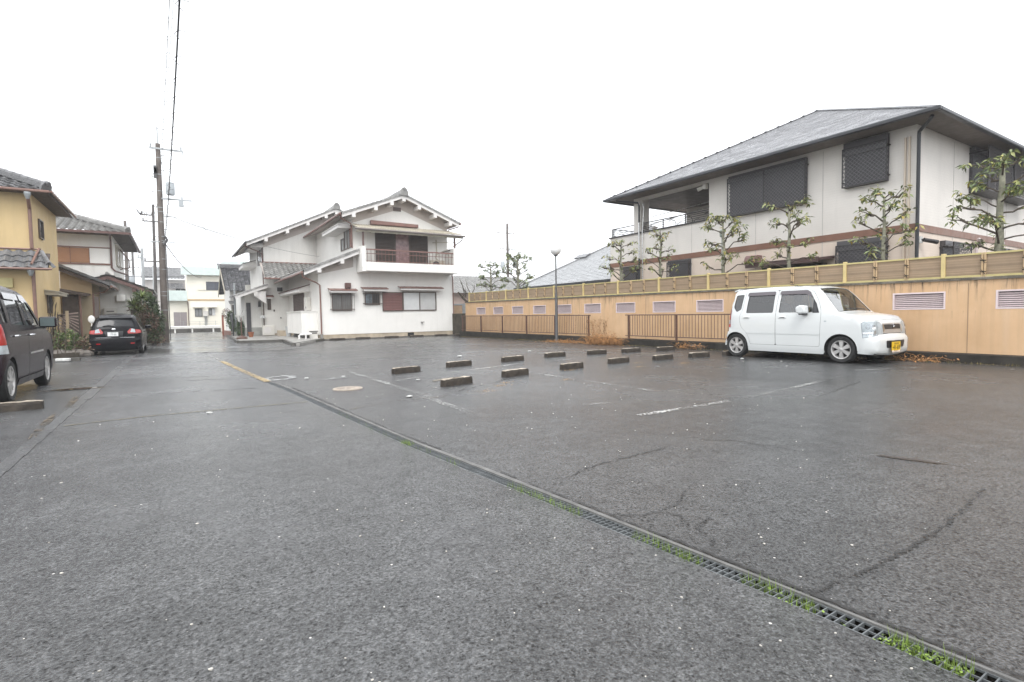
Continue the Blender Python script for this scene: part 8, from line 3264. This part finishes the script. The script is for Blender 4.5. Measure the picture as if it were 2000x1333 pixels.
for sg in (1, -1):
    for w_ in wins:
        car.patch('window', car.side(sg, -.006), w_, [], (.12, .12), g_dark, flip=sg > 0)
    for p in (1.45, 2.39, 3.30):
        car.patch('door_gap', car.side(sg, .0015), [(p, .3), (p + .008, .3), (p + .008, .97), (p, .97)], [], (.1, .1), m_under, flip=sg > 0)
    for p in (2.2, 3.1):
        c = car.side(sg)((p, .84))
        g = MB()
        g.tube([(p - .09, c.y, .84), (p - .06, c.y + sg * .03, .845), (p + .06, c.y + sg * .03, .845), (p + .09, c.y, .84)], .014, 5)
        g.build('handle', m_blk, bwg, local=True)
    c = car.side(sg)((1.75, 1.0))
    g = MB()
    y0 = c.y + sg * .04
    g.prism([(1.66, y0, .97), (1.78, y0, .96), (1.80, y0, 1.08), (1.68, y0, 1.10)], (0, sg * .2, 0))
    g.box(1.68, 1.76, min(c.y - sg * .03, y0 + sg * .05), max(c.y - sg * .03, y0 + sg * .05), .95, .985)
    g.build('mirror', m_blk, bwg, local=True, bevel=.02)
    car.wheel(PF, sg, .745, R_=.31, wd=.2, rim=.21, spokes=10, style='thin')
    car.wheel(PR, sg, .745, R_=.31, wd=.2, rim=.21, spokes=10, style='thin')
    sA, sB_ = car.S(4.47, .80), car.S(4.437, .945)
    sM = sA + (sB_ - sA) * .45
    tl_ = car.patch('tail_lamp', car.top(.012), [(sA, sg * .62), (sM, sg * .60), (sB_ - .03, sg * .78), (sB_, sg * .999), (sA, sg * .999)], [], (.04, .08), m_redl)
    car.patch('tail_lamp_clear', car.top(.016), [(sM + .02, sg * .74), (sB_ - .03, sg * .84), (sB_ - .012, sg * .999), (sM + .035, sg * .999)], [], (.04, .08), m_clear, tl_)
    car.patch('tail_lamp_side', car.side(sg, .010), [(4.32, .84)] + car.edge(car.S(4.47, .805), car.S(4.44, .94), 6) + [(4.30, .92)], [], (.05, .05), m_redl, tl_, flip=sg > 0)
    car.patch('reflector', car.top(.012), [(car.S(4.54, .42), sg * .74), (car.S(4.545, .46), sg * .74), (car.S(4.545, .46), sg * .93), (car.S(4.54, .42), sg * .93)], [], (.04, .08), m_red)
T = car.top
s0, s1, s2, s3, s4 = car.S(1.22, .96), car.S(2.0, 1.44), car.S(4.08, 1.43), car.S(4.42, 1.0), car.S(4.475, .63)
wsp = round_poly([(s0 + .03, -.92), (s1, -.9), (s1, .9), (s0 + .03, .92)], .05, 4)
rwp = round_poly([(s2 + .10, -.86), (s3 - .06, -.93), (s3 - .06, .93), (s2 + .10, .86)], .07, 4)
car.patch('bonnet', T(), [(0, -TE), (s0, -TE), (s0, TE), (0, TE)], [], (.1, .2), m_blk)
car.patch('pillar', T(), [(s0, -TE), (s1 + .03, -TE), (s1 + .03, TE), (s0, TE)], [wsp], (.1, .2), m_blk)
car.patch('windscreen', T(-.006), wsp, [], (.15, .2), g_wind)
car.patch('roof', T(), [(s1 + .03, -TE), (s2, -TE), (s2, TE), (s1 + .03, TE)], [], (.1, .15), m_blk)
car.patch('tailgate', T(), [(s2, -TE), (s4, -TE), (s4, TE), (s2, TE)], [rwp], (.05, .1), m_blk)
car.patch('rear_window', T(-.006), rwp, [], (.08, .14), M('black_wagon_glass', (0.02, 0.021, 0.024), 0.08, 0.1, spec=0.3))
car.patch('rear_bumper', T(.012), [(s4, -TE), (car.L[-1], -TE), (car.L[-1], TE), (s4, TE)], [], (.05, .1), m_blk)
car.patch('bumper_line', T(.020), [(car.S(4.52, .30), -.93), (car.S(4.525, .325), -.93), (car.S(4.525, .325), .93), (car.S(4.52, .30), .93)], [], (.03, .1), m_alloy)
MB().box(4.535, 4.562, -.60, .60, .640, .668).build('chrome_strip', m_chrome, bwg, local=True, bevel=.004)
car.patch('plate_recess', T(.006), round_poly([(car.S(4.47, .70), -.44), (car.S(4.455, .90), -.56), (car.S(4.455, .90), .40), (car.S(4.47, .70), .34)], .03, 2), [], (.05, .1), m_trimk)
g = MB()
g.prism([(4.0, -.52, 1.52), (4.26, -.50, 1.42), (4.30, -.50, 1.40), (4.28, -.50, 1.36), (4.05, -.52, 1.44)], (0, 1.02, 0))
g.build('tail_spoiler', m_blk, bwg, local=True, bevel=.012)
g = MB()
g.box(4.535, 4.545, -.24, .09 + .0, .715, .865)
plate = g.build('number_plate', M('white_plate', (0.72, 0.72, 0.72), 0.4, 0.03), bwg, local=True)
m_pale_ink = M('green_grey_ink', (0.16, 0.2, 0.18), 0.5, 0.05)
text_mesh('77-66', .10, m_pale_ink, plate, basis((4.5465, -.06, .775), (0, 1, 0), (0, 0, 1)), 'lettering', .001, .8)
g = MB()
for y in (-.12, -.08, -.04, .0):
    g.box(4.5455, 4.547, y - .012, y + .012, .835, .855)
g.build('small_lettering', m_pale_ink, plate, local=True)
g = MB()
c = T(.02)((car.S(4.44, .955), -.08))
g.sphere((c.x, c.y, c.z), .012, .065, .042, 12, 6)
g.build('emblem', m_chrome, bwg, local=True)
g = MB()
P = [T(.03)((s3 - .05, -.10)), T(.03)((s3 - .02, .0)), T(.024)((s3 - .10, -.30)), T(.02)((s3 - .07, -.62))]
g.tube([P[1], P[0], P[2], P[3]], .014, 5)
g.build('rear_wiper', m_trimk, bwg, local=True)
g = MB()
g.box(4.50, 4.53, -.30, -.08, .205, .255)
g.build('tow_cover', m_alloy, bwg, local=True)
car.arch(PF, AR, .31)
car.arch(PR, AR, .31)
g = MB()
g.box(.2, 4.45, -.72, .72, .17, .26)
g.box(.3, 4.4, -.48, .48, .26, .6)
g.box(1.1, 4.3, -.70, .70, .5, .56)
g.build('underbody', m_under, bwg, local=True)
seats(car, ((2.4, .62, 2), (3.3, .64, 1)))
# ------------------------------------------------------------------ rainy air
g = MB()
g.box(-302, 302, -302, 402, -1.2, 16)
hz = bpy.data.materials.new('rain_haze')
hz.use_nodes = True
hn = hz.node_tree
hn.nodes.clear()
pv = hn.nodes.new('ShaderNodeVolumePrincipled')
pv.inputs['Color'].default_value = (0.985, 0.99, 0.995, 1)
pv.inputs['Density'].default_value = 0.0014
pv.inputs['Anisotropy'].default_value = 0.1
ho = hn.nodes.new('ShaderNodeOutputMaterial')
hn.links.new(pv.outputs[0], ho.inputs['Volume'])
o = g.build('haze', hz, kind='stuff')
tag(o, 'thin pale rain haze over the car park and the houses', 'haze')
